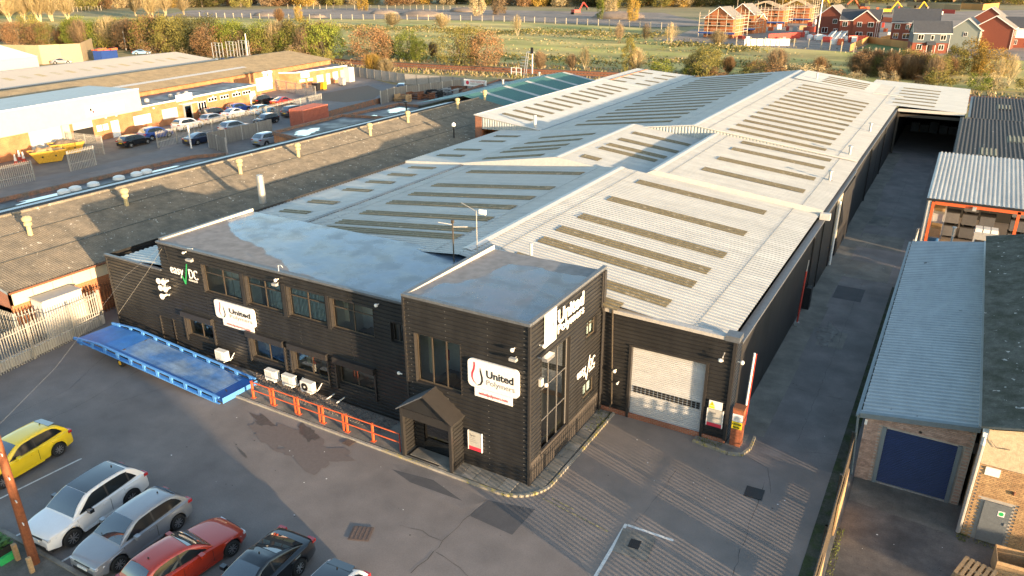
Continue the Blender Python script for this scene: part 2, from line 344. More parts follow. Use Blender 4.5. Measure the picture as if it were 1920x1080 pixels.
def wetroof(name,base,wet,scale,edges,k=1.0,damp=None):
    # flat felt roof holding shallow water: a smooth film, with the sky's blue reflection also put into its colour; edges=(px,py,nx,ny) half planes, wet inside
    m=bpy.data.materials.new(name); m.use_nodes=True; t=m.node_tree; N=t.nodes; Lk=t.links; p=N['Principled BSDF']
    P=N.new('ShaderNodeNewGeometry').outputs['Position']
    def noise(sc,det=5):
        n=N.new('ShaderNodeTexNoise'); n.inputs['Scale'].default_value=sc; n.inputs['Detail'].default_value=det; Lk.new(P,n.inputs['Vector']); return n.outputs['Fac']
    def math_(op,a,b):
        q=N.new('ShaderNodeMath'); q.operation=op
        for i,v in enumerate((a,b)):
            if isinstance(v,(int,float)): q.inputs[i].default_value=v
            else: Lk.new(v,q.inputs[i])
        return q.outputs[0]
    cur=None
    for (ex,ey,nx,ny) in edges:
        d=N.new('ShaderNodeVectorMath'); d.operation='DOT_PRODUCT'; d.inputs[1].default_value=(nx,ny,0); Lk.new(P,d.inputs[0])
        v=math_('SUBTRACT',d.outputs['Value'],ex*nx+ey*ny); cur=v if cur is None else math_('MINIMUM',cur,v)
    nn=math_('MULTIPLY',math_('SUBTRACT',noise(scale),0.5),k*6.0)
    cur=math_('ADD',cur,nn)
    mk=N.new('ShaderNodeMapRange'); mk.inputs[1].default_value=-.04; mk.inputs[2].default_value=.10; Lk.new(cur,mk.inputs[0]); mask=mk.outputs[0]
    v=N.new('ShaderNodeValToRGB'); v.color_ramp.elements[0].position=0.3; v.color_ramp.elements[1].position=0.7; v.color_ramp.elements[0].color=(0.8,0.8,0.8,1); v.color_ramp.elements[1].color=(1.15,1.15,1.15,1); Lk.new(noise(2.2,7),v.inputs[0])
    w2=N.new('ShaderNodeValToRGB'); w2.color_ramp.elements[0].position=0.44; w2.color_ramp.elements[1].position=0.6; w2.color_ramp.elements[0].color=(*wet,1); w2.color_ramp.elements[1].color=(*(damp or wet),1); Lk.new(noise(.55,6),w2.inputs[0])
    a=N.new('ShaderNodeMix'); a.data_type='RGBA'; a.inputs[6].default_value=(*base,1); Lk.new(w2.outputs[0],a.inputs[7]); Lk.new(mask,a.inputs[0])
    b=N.new('ShaderNodeMix'); b.data_type='RGBA'; b.blend_type='MULTIPLY'; b.inputs[0].default_value=1; Lk.new(a.outputs[2],b.inputs[6]); Lk.new(v.outputs[0],b.inputs[7]); Lk.new(b.outputs[2],p.inputs['Base Color'])
    rw=N.new('ShaderNodeMapRange'); rw.inputs[1].default_value=.4; rw.inputs[2].default_value=.62; rw.inputs[3].default_value=.10; rw.inputs[4].default_value=.38; Lk.new(noise(.8,6),rw.inputs[0])
    q=N.new('ShaderNodeMix'); q.data_type='FLOAT'; q.inputs[2].default_value=0.8; Lk.new(rw.outputs[0],q.inputs[3]); Lk.new(mask,q.inputs[0]); Lk.new(q.outputs[0],p.inputs['Roughness'])
    c=N.new('ShaderNodeMapRange'); c.inputs[3].default_value=0.3; c.inputs[4].default_value=1.0; Lk.new(mask,c.inputs[0]); Lk.new(c.outputs[0],p.inputs['Specular IOR Level'])
    return m
M['felt']=wetroof('wet_grey_roof',(0.23,0.215,0.205),(0.075,0.115,0.175),0.28,((-36.6,28.9,.536,.845),(-29.0,26.1,.31,.95)),.55,(0.12,0.14,0.16))
M['felt_dk']=mat('old_bitumen_roof',(0.07,0.071,0.074),.55,var=.25,scale=.35,col2=(0.13,0.135,0.14),fac=(.45,.6),rvar=.2)

# ================================================================ ground
def sheet(name,poly,z,m,kind='structure'):
    return MB().sheet(poly,z).build(name,m,kind=kind,at=(poly[0][0],poly[0][1],z))
M['earth']=mat('earth',(0.28,0.22,0.10),0.95,var=0.25,scale=0.02,col2=(0.2,0.18,0.07))
M['field']=mat('field_grass',(0.50,0.38,0.12),0.95,var=0.2,scale=0.03,col2=(0.31,0.29,0.06),fac=(0.40,0.58),spots=(0.5,0.38,0.17),spot_scale=0.5,spot_thr=(0.55,0.75),streak=(0.38,(0.012,0.09,1)))  # streaks and two-tone contrast paint long tree shadows into the grass colour
M['verge']=mat('dry_verge_grass',(0.34,0.25,0.10),0.95,var=0.3,scale=0.25,col2=(0.16,0.16,0.05))
M['site_mud']=mat('site_mud',(0.26,0.205,0.165),0.95,var=0.25,scale=0.05,col2=(0.19,0.155,0.13))
M['ballast']=mat('rusty_ballast',(0.115,0.07,0.048),0.95,var=0.3,scale=1.0,col2=(0.08,0.055,0.042))
sheet('ground',[(-1800,-700),(1200,-700),(1200,2200),(-1800,2200)],-0.06,M['earth'])
sheet('works_yard_ground',[(-150,-40),(60,-40),(60,131),(-72,131),(-84,124),(-99,122.5),(-118,132),(-150,126)],0.0,M['tarmac'])
# forecourt wearing course (lighter, slightly different tarmac in front of the shutter)
M['forecourt']=mat('forecourt_tarmac',(0.225,0.192,0.172),0.85,var=0.1,scale=0.4,col2=(0.19,0.166,0.15),bump=0.25,bscale=55)
sheet('forecourt',[(-12.2,30.9),(-12.2,25.2),(-12.14,22.87),(-8.59,20.21),(-8.6,19.5),(-2.0,20.5),(-1.9,30.9)],0.004,M['forecourt'])
sheet('tarmac_patch',[(-18.97,21.71),(-16.92,22.00),(-14.98,21.44),(-17.66,21.36)],0.005,M['tarmac_dk'])
sheet('tarmac_patch',[(-14.10,22.02),(-12.11,22.49),(-12.15,20.68),(-14.19,20.80)],0.005,M['tarmac_dk'])
sheet('tarmac_patch',[(-19.22,22.03),(-17.67,22.55),(-14.10,22.02),(-14.75,20.97),(-17.03,21.29)],0.004,M['tarmac_alley'])
# alley: concrete strip beside the long wall, then tarmac bays
sheet('alley_road',[(-6.6,31.2),(-1.75,31.2),(-1.65,104),(-6.6,104)],0.005,M['tarmac_alley'])
M['conc_al']=mat('alley_concrete',(0.21,0.195,0.165),0.8,var=0.2,scale=0.5,col2=(0.15,0.14,0.12),bump=0.15,bscale=30,rvar=0.1)
y=32.5; rr=random.Random(3)
for i in range(14):
    d=rr.uniform(3.6,6.2); w=rr.uniform(-5.35,-5.05)
    sheet('concrete_slab',[(-6.6,y+.02),(w,y+.02),(w,y+d-.02),(-6.6,y+d-.02)],0.009+0.001*(i%2),M['conc_al']); y+=d
for (a,b,c,d,m) in ((56.5,60.5,-6.5,-2.2,'conc_al'),(64,68,-5.2,-2.0,'conc_al'),(44.0,46.5,-4.9,-3.4,'conc'),(52,54.5,-5.2,-3.4,'tarmac_dk'),(70.5,74,-5.2,-3.6,'conc')):
    sheet('repair_patch',[(c,a),(d,a),(d,b),(c,b)],0.0075,M[m])
# verge of the alley, right side
M['verge_grn']=mat('mossy_edge',(0.06,0.062,0.045),0.95,var=0.35,scale=1.5,col2=(0.035,0.05,0.015),fac=(0.45,0.6))
sheet('alley_edge',[(-1.95,19.0),(-1.3,19.0),(-1.35,56.0),(-1.85,56.0)],0.011,M['verge_grn'])
sheet('neighbour_yard',[(-1.05,18.0),(14.0,18.0),(14.0,29.9),(3.1,29.9),(3.1,31.8),(-1.05,31.8)],0.012,mat('yard_tarmac',(0.13,0.115,0.105),0.9,var=0.25,scale=0.5,col2=(0.07,0.066,0.064),bump=0.3,bscale=50,spots=(0.17,0.15,0.13),spot_scale=2,spot_thr=(0.68,0.75)))
sheet('yard_apron',[(-1.0,29.6),(2.9,29.3),(3.0,31.6),(-1.0,31.6)],0.017,M['conc_dk'])
# kerb strip the alley fence stands on
MB().box(-1.42,-1.12,17.5,31.4,0.0,0.12).build('fence_footing',M['conc'],kind='structure')
# wet / oil stains
def blob(name,c,rx,ry,rot,m,z,seed,n=40,rough=0.32):
    q=random.Random(seed); pts=[]
    ph=[q.uniform(0,6.28) for _ in range(4)]
    for i in range(n):
        a=2*math.pi*i/n; k=1+rough*(0.5*math.sin(2*a+ph[0])+0.4*math.sin(3*a+ph[1])+0.35*math.sin(5*a+ph[2])+0.3*math.sin(9*a+ph[3])+0.3*q.uniform(-1,1))
        x=rx*k*math.cos(a); yy=ry*k*math.sin(a); pts.append((c[0]+x*math.cos(rot)-yy*math.sin(rot),c[1]+x*math.sin(rot)+yy*math.cos(rot)))
    return MB().sheet(pts,z).build(name,m,kind='structure')
M['stain']=mat('damp_stain',(0.085,0.075,0.07),0.5,var=0.2,scale=2,rvar=0.2)
M['stain2']=mat('worn_stain',(0.152,0.126,0.115),0.8,var=0.1,scale=2)
for i,(c,rx,ry,ro,m) in enumerate((((-26.26,21.35),1.9,0.28,-0.3,'stain'),((-23.85,21.06),2.3,0.9,-0.2,'stain2'),((-25.95,20.89),1.2,0.5,-0.2,'stain2'),((-22.63,21.02),1.5,0.6,0.4,'stain2'),((-24.33,21.98),0.8,0.35,-0.5,'stain'),((-4.57,45.50),0.55,1.3,0.2,'stain'),((-4.35,46.65),0.3,1.0,0.2,'stain'),((-25.74,19.23),0.5,0.06,-0.3,'stain'))):
    blob('stain',c,rx,ry,ro,M[m],0.0135+0.0006*i,10+i)
# cracks and joints in the tarmac
def crack(pts,w,seed,m='black'):
    q=random.Random(seed); P=[]
    for i in range(len(pts)-1):
        a,b=pts[i],pts[i+1]; n=max(2,int(math.dist(a,b)/0.35))
        for k in range(n): t=k/n; P.append((a[0]+(b[0]-a[0])*t+q.uniform(-.05,.05),a[1]+(b[1]-a[1])*t+q.uniform(-.05,.05)))
    P.append(pts[-1]); mb=MB()
    for i in range(len(P)-1):
        a,b=Vector(P[i]),Vector(P[i+1]); d=(b-a); 
        if d.length<1e-4: continue
        n=Vector((-d.y,d.x)).normalized()*w*.55*q.uniform(.25,1)
        mb.quad((a.x-n.x,a.y-n.y,.0125),(b.x-n.x,b.y-n.y,.0125),(b.x+n.x,b.y+n.y,.0125),(a.x+n.x,a.y+n.y,.0125))
    return mb.build('crack',M[m],kind='structure')
M['crack']=mat('crack_fill',(0.06,0.055,0.053),0.9,var=0.2)
crack([(-14.16,22.03),(-14.29,20.10),(-14.31,19.01),(-14.24,18.37),(-14.35,17.01)],.035,1,'crack')
crack([(-14.39,18.97),(-15.40,19.09),(-16.34,18.92)],.02,2,'crack'); crack([(-14.17,18.38),(-13.30,18.26),(-12.08,17.86)],.018,3,'crack')
crack([(-7.92,28.06),(-8.02,25.64),(-8.23,23.77)],.012,4,'crack'); crack([(-4.35,29.01),(-4.16,25.39),(-4.01,22.52)],.02,5,'crack')
crack([(-5.93,30.86),(-4.42,30.08),(-3.92,28.41)],.018,6,'crack'); crack([(-3.90,32.03),(-1.49,32.93)],.015,7,'crack')
crack([(-40.96,23.05),(-38.43,18.71),(-38.38,15.11)],.02,8,'crack'); crack([(-37.07,22.23),(-36.37,18.01),(-36.44,14.09)],.02,9,'crack'); crack([(-33.95,21.93),(-35.17,18.70)],.014,10,'crack')
for k,yy in enumerate((38.0,47.0,56.4,64.2,74.0)): crack([(-6.5,yy),(-1.8,yy+.1)],.02,20+k,'crack')
crack([(-3.7,33),(-3.75,56)],.014,31,'crack'); crack([(-5.1,60),(-3.6,72),(-3.6,90)],.014,32,'crack')
# painted lines
def stripe(name,a,b,w,m,z=.0155):
    a,b=Vector(a),Vector(b); d=(b-a).normalized(); n=Vector((-d.y,d.x))*w/2
    return MB().sheet([(a-n)[:],(b-n)[:],(b+n)[:],(a+n)[:]],z).build(name,M[m],kind='structure')
for a,b in (((-32.14,10.96),(-31.83,15.25)),((-29.14,10.68),(-29.01,11.44)),((-26.15,10.82),(-26.11,11.57))): stripe('parking_line',a,b,.10,'line')
stripe('parking_line',(-8.41,23.48),(-6.54,23.53),.13,'line'); stripe('parking_line',(-8.49,23.51),(-8.36,19.95),.13,'line',.0165)
stripe('yellow_line',(-12.15,23.27),(-8.95,22.74),.07,'line_y'); stripe('yellow_line',(-11.82,23.46),(-10.74,23.28),.07,'line_y',.0162)
# ---------------------------------------------------------------- raised footway in front of the office, with kerb stones and paving slabs
def solid(name,poly,z0,z1,m): return MB().prism(poly,z0,z1).build(name,m,kind='structure')
solid('footway',[(-31.9,22.75),(-13.6,22.75),(-12.85,22.95),(-12.4,23.5),(-12.35,30.9),(-13.1,30.9),(-13.1,24.9),(-31.9,24.9)],0.0,0.085,M['conc'])
kp=[(-31.9,22.62),(-14.0,22.62)]+[(-14.0+1.75*math.sin(a),24.37-1.75*math.cos(a)) for a in [R(q) for q in (10,20,30,40,50,60,70,80,90)]]+[(-12.2,30.9)]
kl=MB(); seg=[]
for i in range(len(kp)-1):
    a,b=Vector(kp[i]),Vector(kp[i+1]); L=(b-a).length; n=max(1,round(L/0.9))
    for k in range(n): seg.append((a.lerp(b,k/n),a.lerp(b,(k+1)/n)))
kr=thing('kerb','row of worn concrete kerb stones round the office tower corner, patched with yellow paint','kerb',(-14,22.6,0))
for i,(a,b) in enumerate(seg):
    d=(b-a).normalized(); n=Vector((d.y,-d.x)); g=.006; h=.11+random.uniform(-.006,.006)
    mb=MB(); A=a+d*g; B=b-d*g
    mb.prism([(A-n*.06)[:],(B-n*.06)[:],(B+n*.07)[:],(A+n*.07)[:]],0.0,h)
    far=a.x>-20.5
    mb.build('kerb_stone',M['kerb_y'] if far and random.random()<.7 else M['kerb'],parent=kr)
sl=thing('paving','mossy paving slabs along the foot of the office tower','paving',(-13,24,0.085))
for j in range(2):
    for i in range(7):
        x0=-17.2+i*.62; y0=22.78+j*.44
        if x0+.6>-12.95 : continue
        MB().box(x0,x0+.595,y0,y0+.425,.085,.105+random.uniform(0,.008)).build('slab',M['slab'],parent=sl)
for i in range(11):
    for j in range(1):
        y0=23.75+i*.63; MB().box(-12.98,-12.42,y0,y0+.6,.085,.103+random.uniform(0,.008)).build('slab',M['slab'],parent=sl)
# gravel bed behind the red rail
gb=MB(); q=random.Random(5)
for i in range(5200):
    x=q.uniform(-31.0,-21.0); yy=q.uniform(23.75,24.88); s=q.uniform(.018,.045); z=.085+s*.35
    a=q.uniform(0,6.3); pts=[(x+s*math.cos(a+k*2.09),yy+s*math.sin(a+k*2.09),.085) for k in range(3)]
    gb.add(pts+[(x+q.uniform(-.01,.01),yy,.085+s*1.1)],[(0,1,3),(1,2,3),(2,0,3)])
gb.build('gravel',mat('grey_gravel',(0.20,0.165,0.14),0.9,var=0.35,scale=6,col2=(0.10,0.09,0.085)),kind='stuff')
# manhole covers
M['lid_br']=mat('brown_iron_lid',(0.12,0.085,0.07),.8,var=.3,scale=5)
def manhole(name,label,c,w,d,rot,pad=None):
    t=thing(name,label,'manhole cover',(c[0],c[1],0.017),rot); t
    if pad: MB().box(-pad[0]/2,pad[0]/2,-pad[1]/2,pad[1]/2,0,.008).build('surround',M['conc'],parent=t)
    mb=MB().box(-w/2,w/2,-d/2,d/2,.008,.016)
    for k in range(5):
        x=-w/2+w*(k+.5)/5; mb.box(x-.02,x+.02,-d/2+.03,d/2-.03,.016,.022)
    mb.build('lid',M['lid_br'] if not pad and c[0]<-15 else M['black'],parent=t)
manhole('manhole_cover','black drain grate in a square of pale concrete inside the white painted corner',(-7.76,22.58),.42,.5,.1,(1.35,1.45))
manhole('manhole_cover','drain grate in pale concrete just past the barrier pillar at the alley mouth',(-4.49,32.43),.5,.42,0,(1.15,.9))
manhole('manhole_cover','drain grate in pale concrete midway up the dark alley',(-3.86,48.83),.6,.6,0,(1.5,1.5))
manhole('manhole_cover','plain dark metal inspection cover in the striped forecourt light',(-4.53,28.06),.75,.75,.05)
manhole('manhole_cover','rusty square inspection cover alone in the car park tarmac',(-17.36,17.75),.85,.8,.4)
manhole('manhole_cover','small pale metal cover farther up the alley beside the concrete strip',(-4.50,64.83),.8,.6,0)
manhole('manhole_cover','rusty drain cover at the kerb by the end of the orange rail',(-22.04,22.36),.5,.5,-.1)
manhole('manhole_cover','rusty drain cover at the kerb in front of the porch opening',(-18.09,22.40),.55,.45,0)

lt=MB(); q=random.Random(44)
for (x0,x1,y0,y1,n_) in ((-30,-8,17,22,26),(-11,-3,23,30,14),(-1,3,25,29,16),(-6,-2.5,32,60,14)):
    for i in range(n_):
        x,yy=q.uniform(x0,x1),q.uniform(y0,y1); s_=q.uniform(.015,.05); lt.mi=0 if q.random()<.45 else 1
        lt.quad((x-s_,yy,.021),(x,yy-s_*.7,.023),(x+s_,yy,.021),(x,yy+s_*.8,.024))
lt.build('litter',[M['white'],M['black']],kind='stuff')

# ================================================================ main works: office, tower, warehouse
YM,YT,XT,XTL,HT,YTB=24.95,23.66,-13.05,-19.29,7.79,30.97
HM,XM,YMB,XA,HA,YW,XR=6.66,-37.76,31.87,-43.07,4.93,31.05,-6.62
def window(parent,o,a,n,s0,s1,z0,z1,cols=2,rows=(0.72,),rec=.14,fm='tan',name='window',blinds=None,room=True,gm=None,side='tan',mull=.06,roomd=2.2,shut=False,cream=False):
    # o,a,n: wall frame. Builds reveal + frame (part) with panes (sub-parts) and the room seen behind
    mb=MB(); t=.07
    for (p,q,za,zb) in ((s0,s0+t,z0,z1),(s1-t,s1,z0,z1),(s0+t,s1-t,z1-t,z1),(s0+t,s1-t,z0,z0+t)): mb.fbox(o,a,n,p,q,-rec-.05,-rec,za,zb)
    # reveals
    sr=MB()
    for (p,q,za,zb) in ((s0-.03,s0,z0-.03,z1+.03),(s1,s1+.03,z0-.03,z1+.03),(s0,s1,z1,z1+.03),(s0,s1,z0-.03,z0)): sr.fbox(o,a,n,p,q,-rec-.06,.05,za,zb)
    w=(s1-s0-2*t); 
    for c in range(1,cols):
        x=s0+t+w*c/cols; mb.fbox(o,a,n,x-mull/2,x+mull/2,-rec-.045,-rec+.005,z0+t,z1-t)
    hz=[z0+t]
    for r_ in rows:
        zz=z0+t+(z1-z0-2*t)*r_; mb.fbox(o,a,n,s0+t,s1-t,-rec-.045,-rec+.002,zz-mull/2,zz+mull/2); hz.append(zz)
    hz.append(z1-t)
    fr=mb.build(name,M[fm],parent=parent)
    sr.build('surround',M['clad_trim'],parent=fr)
    P=lambda q,d,z:(o[0]+a[0]*q+n[0]*d,o[1]+a[1]*q+n[1]*d,z)
    for c in range(cols):
        for k in range(len(hz)-1):
            x0=s0+t+w*c/cols; x1=s0+t+w*(c+1)/cols
            MB().quad(P(x0,-rec-.025,hz[k]),P(x1,-rec-.025,hz[k]),P(x1,-rec-.025,hz[k+1]),P(x0,-rec-.025,hz[k+1])).build('pane',gm or glass,parent=fr)
    if blinds:
        b=MB(); q=random.Random(int(s0*100)); x=s0+.1
        for (b0,b1) in blinds:
            x=s0+(s1-s0)*b0
            while x<s0+(s1-s0)*b1:
                ang=q.uniform(.25,.5); dx=.045*math.cos(ang); dy=.045*math.sin(ang)
                b.quad(P(x-dx,-rec-.14-dy,z0+.05),P(x+dx,-rec-.14+dy,z0+.05),P(x+dx,-rec-.14+dy,z1-.06),P(x-dx,-rec-.14-dy,z1-.06)); x+=.095
        if b.v: b.build('blind',M['blind'],parent=fr)
    if room:
        d=roomd; r_=MB(); e=.35
        f0,f1=z0-.9,z1+.45
        r_.mi=0
        r_.quad(P(s0-e,-d,f0),P(s1+e,-d,f0),P(s1+e,-d,f1),P(s0-e,-d,f1)); 
        r_.quad(P(s0-e,-rec-.2,f0),P(s0-e,-d,f0),P(s0-e,-d,f1),P(s0-e,-rec-.2,f1)); r_.quad(P(s1+e,-d,f0),P(s1+e,-rec-.2,f0),P(s1+e,-rec-.2,f1),P(s1+e,-d,f1))
        r_.quad(P(s0-e,-d,f1),P(s1+e,-d,f1),P(s1+e,-rec-.2,f1),P(s0-e,-rec-.2,f1))
        r_.mi=1; r_.quad(P(s0-e,-rec-.2,f0),P(s1+e,-rec-.2,f0),P(s1+e,-d,f0),P(s0-e,-d,f0))
        r_.build('room',[M['room'],M['floor_in']],parent=fr)
        # a desk and a chair back so the room is not bare
        dk=MB(); q=random.Random(int(s0*37)); sx=s0+q.uniform(.2,.5)*(s1-s0)
        dk.fbox(o,a,n,sx,sx+.9,-1.3,-.7,f0+.68,f0+.72); dk.fbox(o,a,n,sx,sx+.04,-1.3,-.7,f0,f0+.68); dk.fbox(o,a,n,sx+.86,sx+.9,-1.3,-.7,f0,f0+.68); dk.fbox(o,a,n,sx+.3,sx+.7,-1.2,-1.15,f0+.72,f0+1.05)
        dk.build('desk',M['tan'],parent=fr)
    if shut:
        h=.34; k=MB().fbox(o,a,n,s0-.14,s1+.14,.0,.26,z1+.06,z1+.06+h); k.fbox(o,a,n,s0-.14,s0-.05,0,.12,z0-.35,z1+.06); k.fbox(o,a,n,s1+.05,s1+.14,0,.12,z0-.35,z1+.06)
        k.build('shutter_box',M['clad_trim'],parent=fr)
    if cream:
        MB().fbox(o,a,n,s0+.085,s0+.36,-rec-.75,-rec-.70,z0+.06,z1-.06).build('blind',M['cream_wall'],parent=fr)
    return fr
M['lapline']=mat('weathered_lap',(0.33,0.335,0.32),.6,var=.3,scale=1.5)
# ---------------------------------------------------------------- office block
ob=thing('office_block','long two storey office block in black ribbed cladding with a wet flat roof','office',(XM,YM,0))
o=(XM,YM); a=(1,0); n=(0,-1)

up=[(-34.24-XM,-31.26-XM),(-30.87-XM,-28.24-XM),(-27.83-XM,-25.24-XM),(-24.91-XM,-22.20-XM)]
ZU=(4.27,5.90)
lo=[(-36.39-XM,-34.11-XM,1.13,2.28),
    (-31.10-XM,-28.61-XM,1.06,2.28),
    (-27.97-XM,-25.53-XM,1.07,2.31),
    (-24.82-XM,-22.45-XM,1.19,2.32)]
sm=(-21.18-XM,-20.43-XM,4.43,5.45)
dr=(-38.78-XM,-37.64-XM,0.1,1.81)
LM_=XTL-XM
ops=[(p,q,*ZU) for p,q in up]+lo+[sm,dr]
# the sheets are split at their visible screw-line joints
joints=[0,3.55,7.1,10.6,14.1,LM_]
for i in range(5):
    s0,s1=joints[i],joints[i+1]
    po=[(max(w[0],s0)-s0,min(w[1],s1)-s0,w[2],w[3]) for w in ops if w[1]>s0 and w[0]<s1]
    w=MB().ribwall((XM+s0,YM),a,n,s1-s0-.004,.08,HM-.12,openings=po).build('cladding_panel',M['clad'],parent=ob)
    sc=MB()
    for z in [.3+.24*1.5*k for k in range(17)]: sc.box(XM+s1-.05,XM+s1-.035,YM-.06,YM-.05,z,z+.015)
    if i<4: sc.build('screw_row',M['steel'],parent=w)
for i,(p,q) in enumerate(up): window(ob,o,a,n,p,q,*ZU,blinds=[((.55,1.0),),((0.5,1.0),(.0,.3)),((0,.48),(.52,1.0)),None][i],cream=(i==3),fm='tan')
for i,w in enumerate(lo): window(ob,o,a,n,*w,rows=(),shut=True,cream=(i<3),fm='tan')
window(ob,o,a,n,*sm,cols=2,rows=(),fm='clad_trim',mull=.09)
d=MB().fbox(o,a,n,dr[0],dr[1],-.1,-.04,dr[2],dr[3]); d.build('door',M['red'],parent=ob)
k=MB()
for p,q in ((dr[0]-.07,dr[0]),(dr[1],dr[1]+.07)): k.fbox(o,a,n,p,q,-.1,.07,.08,dr[3]+.07)
k.fbox(o,a,n,dr[0],dr[1],-.1,.07,dr[3],dr[3]+.07); k.build('door_frame',M['clad_trim'],parent=ob)
# vertical mullion cover strips between the upper windows
for i in range(3): MB().fbox(o,a,n,up[i][1]+.07,up[i+1][0]-.07,0,.075,ZU[0]-.1,ZU[1]+.1).build('window_post',M['clad_trim'],parent=ob)
# other walls of the block
MB().ribwall((XM,YMB),(0,-1),(-1,0),YMB-YM,.08,HM-.12).build('side_wall',M['clad'],parent=ob)
MB().box(XM,XTL+6,YMB-.1,YMB,.08,HM-.12).build('rear_wall',M['clad'],parent=ob)
# roof: shallow wet deck, low perimeter trim, lit cream upstand on the left edge
MB().sheet([(XM+.05,YM+.05),(XT-.5,YM+.05),(XT-.5,YMB-.02),(XM+.05,YMB-.02)],HM-.10).build('flat_roof',M['felt'],parent=ob)
t_=MB(); t_.box(XM-.06,XTL-.01,YM-.08,YM+.14,HM-.13,HM-.02); t_.box(XM-.06,XM+.10,YM+.14,YMB,HM-.13,HM+.10); t_.build('roof_edge_trim',M['cap_blue'],parent=ob)
MB().quad((XM+.105,YM+.3,HM-.02),(XM+.105,YMB,HM-.09),(XM+.105,YMB,HM+.09),(XM+.105,YM+.3,HM+.03)).build('upstand_lining',M['flash'],parent=ob)
# left annex in front of the lean-to
MB().ribwall((XA,YM+.02),a,n,XM-XA-.02,.08,HA-.08).build('annex_wall',M['clad'],parent=ob)
MB().ribwall((XA,YM+9),(0,-1),(-1,0),9,.08,HA-.08).build('annex_side_wall',M['clad'],parent=ob)
MB().box(XA-.06,XM-.06,YM-.08,YM+.1,HA-.10,HA).build('annex_capping',M['cap_blue'],parent=ob)
MB().box(XA-.05,XA+.06,YM-.05,YM+.05,.08,HA-.1).build('corner_trim',M['clad_trim'],parent=ob)
# ---------------------------------------------------------------- entrance tower
tw=thing('entrance_tower','square black clad entrance tower at the corner with a wet flat roof','tower',(XT,YT,0))
o=(XTL,YT); LT=XT-XTL
wT=(-18.79-XTL,-16.38-XTL,3.61,6.03)
MB().ribwall(o,a,n,LT,.1,HT-.12,openings=[wT]).build('front_wall',M['clad'],parent=tw)
fr=window(tw,o,a,n,*wT,cols=3,rows=(),fm='tan',cream=True,roomd=3.0)
# fire extinguisher and lit timber panel seen in the stairwell
MB().lathe((XTL+wT[0]+1.05,YT+.95,wT[2]+.9),[(.0,0),(.09,.0),(.09,.45),(.03,.55),(.0,.6)],10).build('extinguisher',M['red'],parent=fr)
MB().fbox(o,a,n,wT[1]-.55,wT[1]+.3,-2.4,-2.3,wT[2]+.5,wT[3]+.3).build('timber_panel',mat('orange_timber',(0.45,0.19,0.06),0.5,var=0.2,scale=3),parent=fr)
# right (sunny) wall: tall glazed stair window, two small windows
o2=(XT,YT); a2=(0,1); n2=(1,0); LD=YTB-YT
gl=(24.64-YT,27.33-YT,1.02,5.86-.12)
s1_=(29.01-YT,30.18-YT,4.67,5.63)
s2_=(28.84-YT,30.22-YT,1.50,2.41)
MB().ribwall(o2,a2,n2,LD,1.15,HT-.12,openings=[gl,s1_,s2_]).build('right_wall',M['clad'],parent=tw)
MB().box(XT-.05,XT+.02,YT,YTB,.1,1.15).build('brick_plinth',brickmat('dark_plinth_brick',(0.05,0.042,0.036),(0.06,0.05,0.042),(0.03,0.028,0.026),horiz=(0,1,0)),parent=tw)
window(tw,o2,a2,n2,*gl,cols=3,rows=(.32,.66),fm='alloy',mull=.035,rec=.12,roomd=2.6,gm=glass_dk)
window(tw,o2,a2,n2,*s1_,cols=2,rows=(.7,),fm='tan',rec=.1,blinds=((0,1),),roomd=1.5); window(tw,o2,a2,n2,*s2_,cols=2,rows=(),fm='tan',rec=.1,blinds=((0,1),),roomd=1.5)
MB().ribwall((XTL,YTB),(0,-1),(-1,0),LD,.1,HT-.12).build('left_wall',M['clad'],parent=tw)
MB().box(XTL,XT,YTB-.05,YTB,.1,HT-.5).build('back_wall',M['clad'],parent=tw)
MB().add([(XTL+.1,YT+.1,HT-.06),(XT-.1,YT+.1,HT-.06),(XT-.1,YTB-.02,HT-.24),(XTL+.1,YTB-.02,HT-.24)],[(0,1,2,3)]).build('flat_roof',wetroof('wet_tower_roof',(0.23,0.22,0.215),(0.05,0.062,0.10),0.35,((-18.0,26,.97,-.2),(-16,29.6,.15,-.97)),.5,(0.075,0.06,0.075)),parent=tw)
t_=MB(); t_.box(XTL-.05,XT+.06,YT-.09,YT+.12,HT-.13,HT-.01); t_.box(XT-.12,XT+.075,YT+.12,YTB+.05,HT-.13,HT); t_.box(XTL-.05,XTL+.16,YT+.12,YTB+.05,HT-.13,HT)
t_.build('parapet_trim',M['cap_blue'],parent=tw)
MB().quad((XTL+.165,YT+.5,HT-.06),(XTL+.165,YTB,HT-.25),(XTL+.165,YTB,HT-.01),(XTL+.165,YT+.3,HT-.03)).build('parapet_lining',M['flash'],parent=tw)
for bx_ in ((XT-.03,XT+.07,YT-.08,YT+.04,.1,HT-.13),(XTL-.06,XTL+.04,YT-.07,YT+.04,.1,HT-.13),(XT+.0,XT+.10,YTB-.2,YTB+.05,.1,HT-.2)): MB().box(*bx_).build('corner_trim',M['clad_trim'],parent=tw)
MB().tube([(XT+.13,YTB-.5,HT-.15),(XT+.13,YTB-.5,5.9),(XT+.13,YTB-.28,5.5),(XT+.13,YTB-.28,.15)],.05,8).build('downpipe',M['clad_trim'],parent=tw)
MB().lathe((-17.24,31.38,HT-.35),[(.08,0),(.08,.55),(.1,.55),(.1,.62),(0,.62)],10).build('vent_pipe',M['flash'],parent=tw)
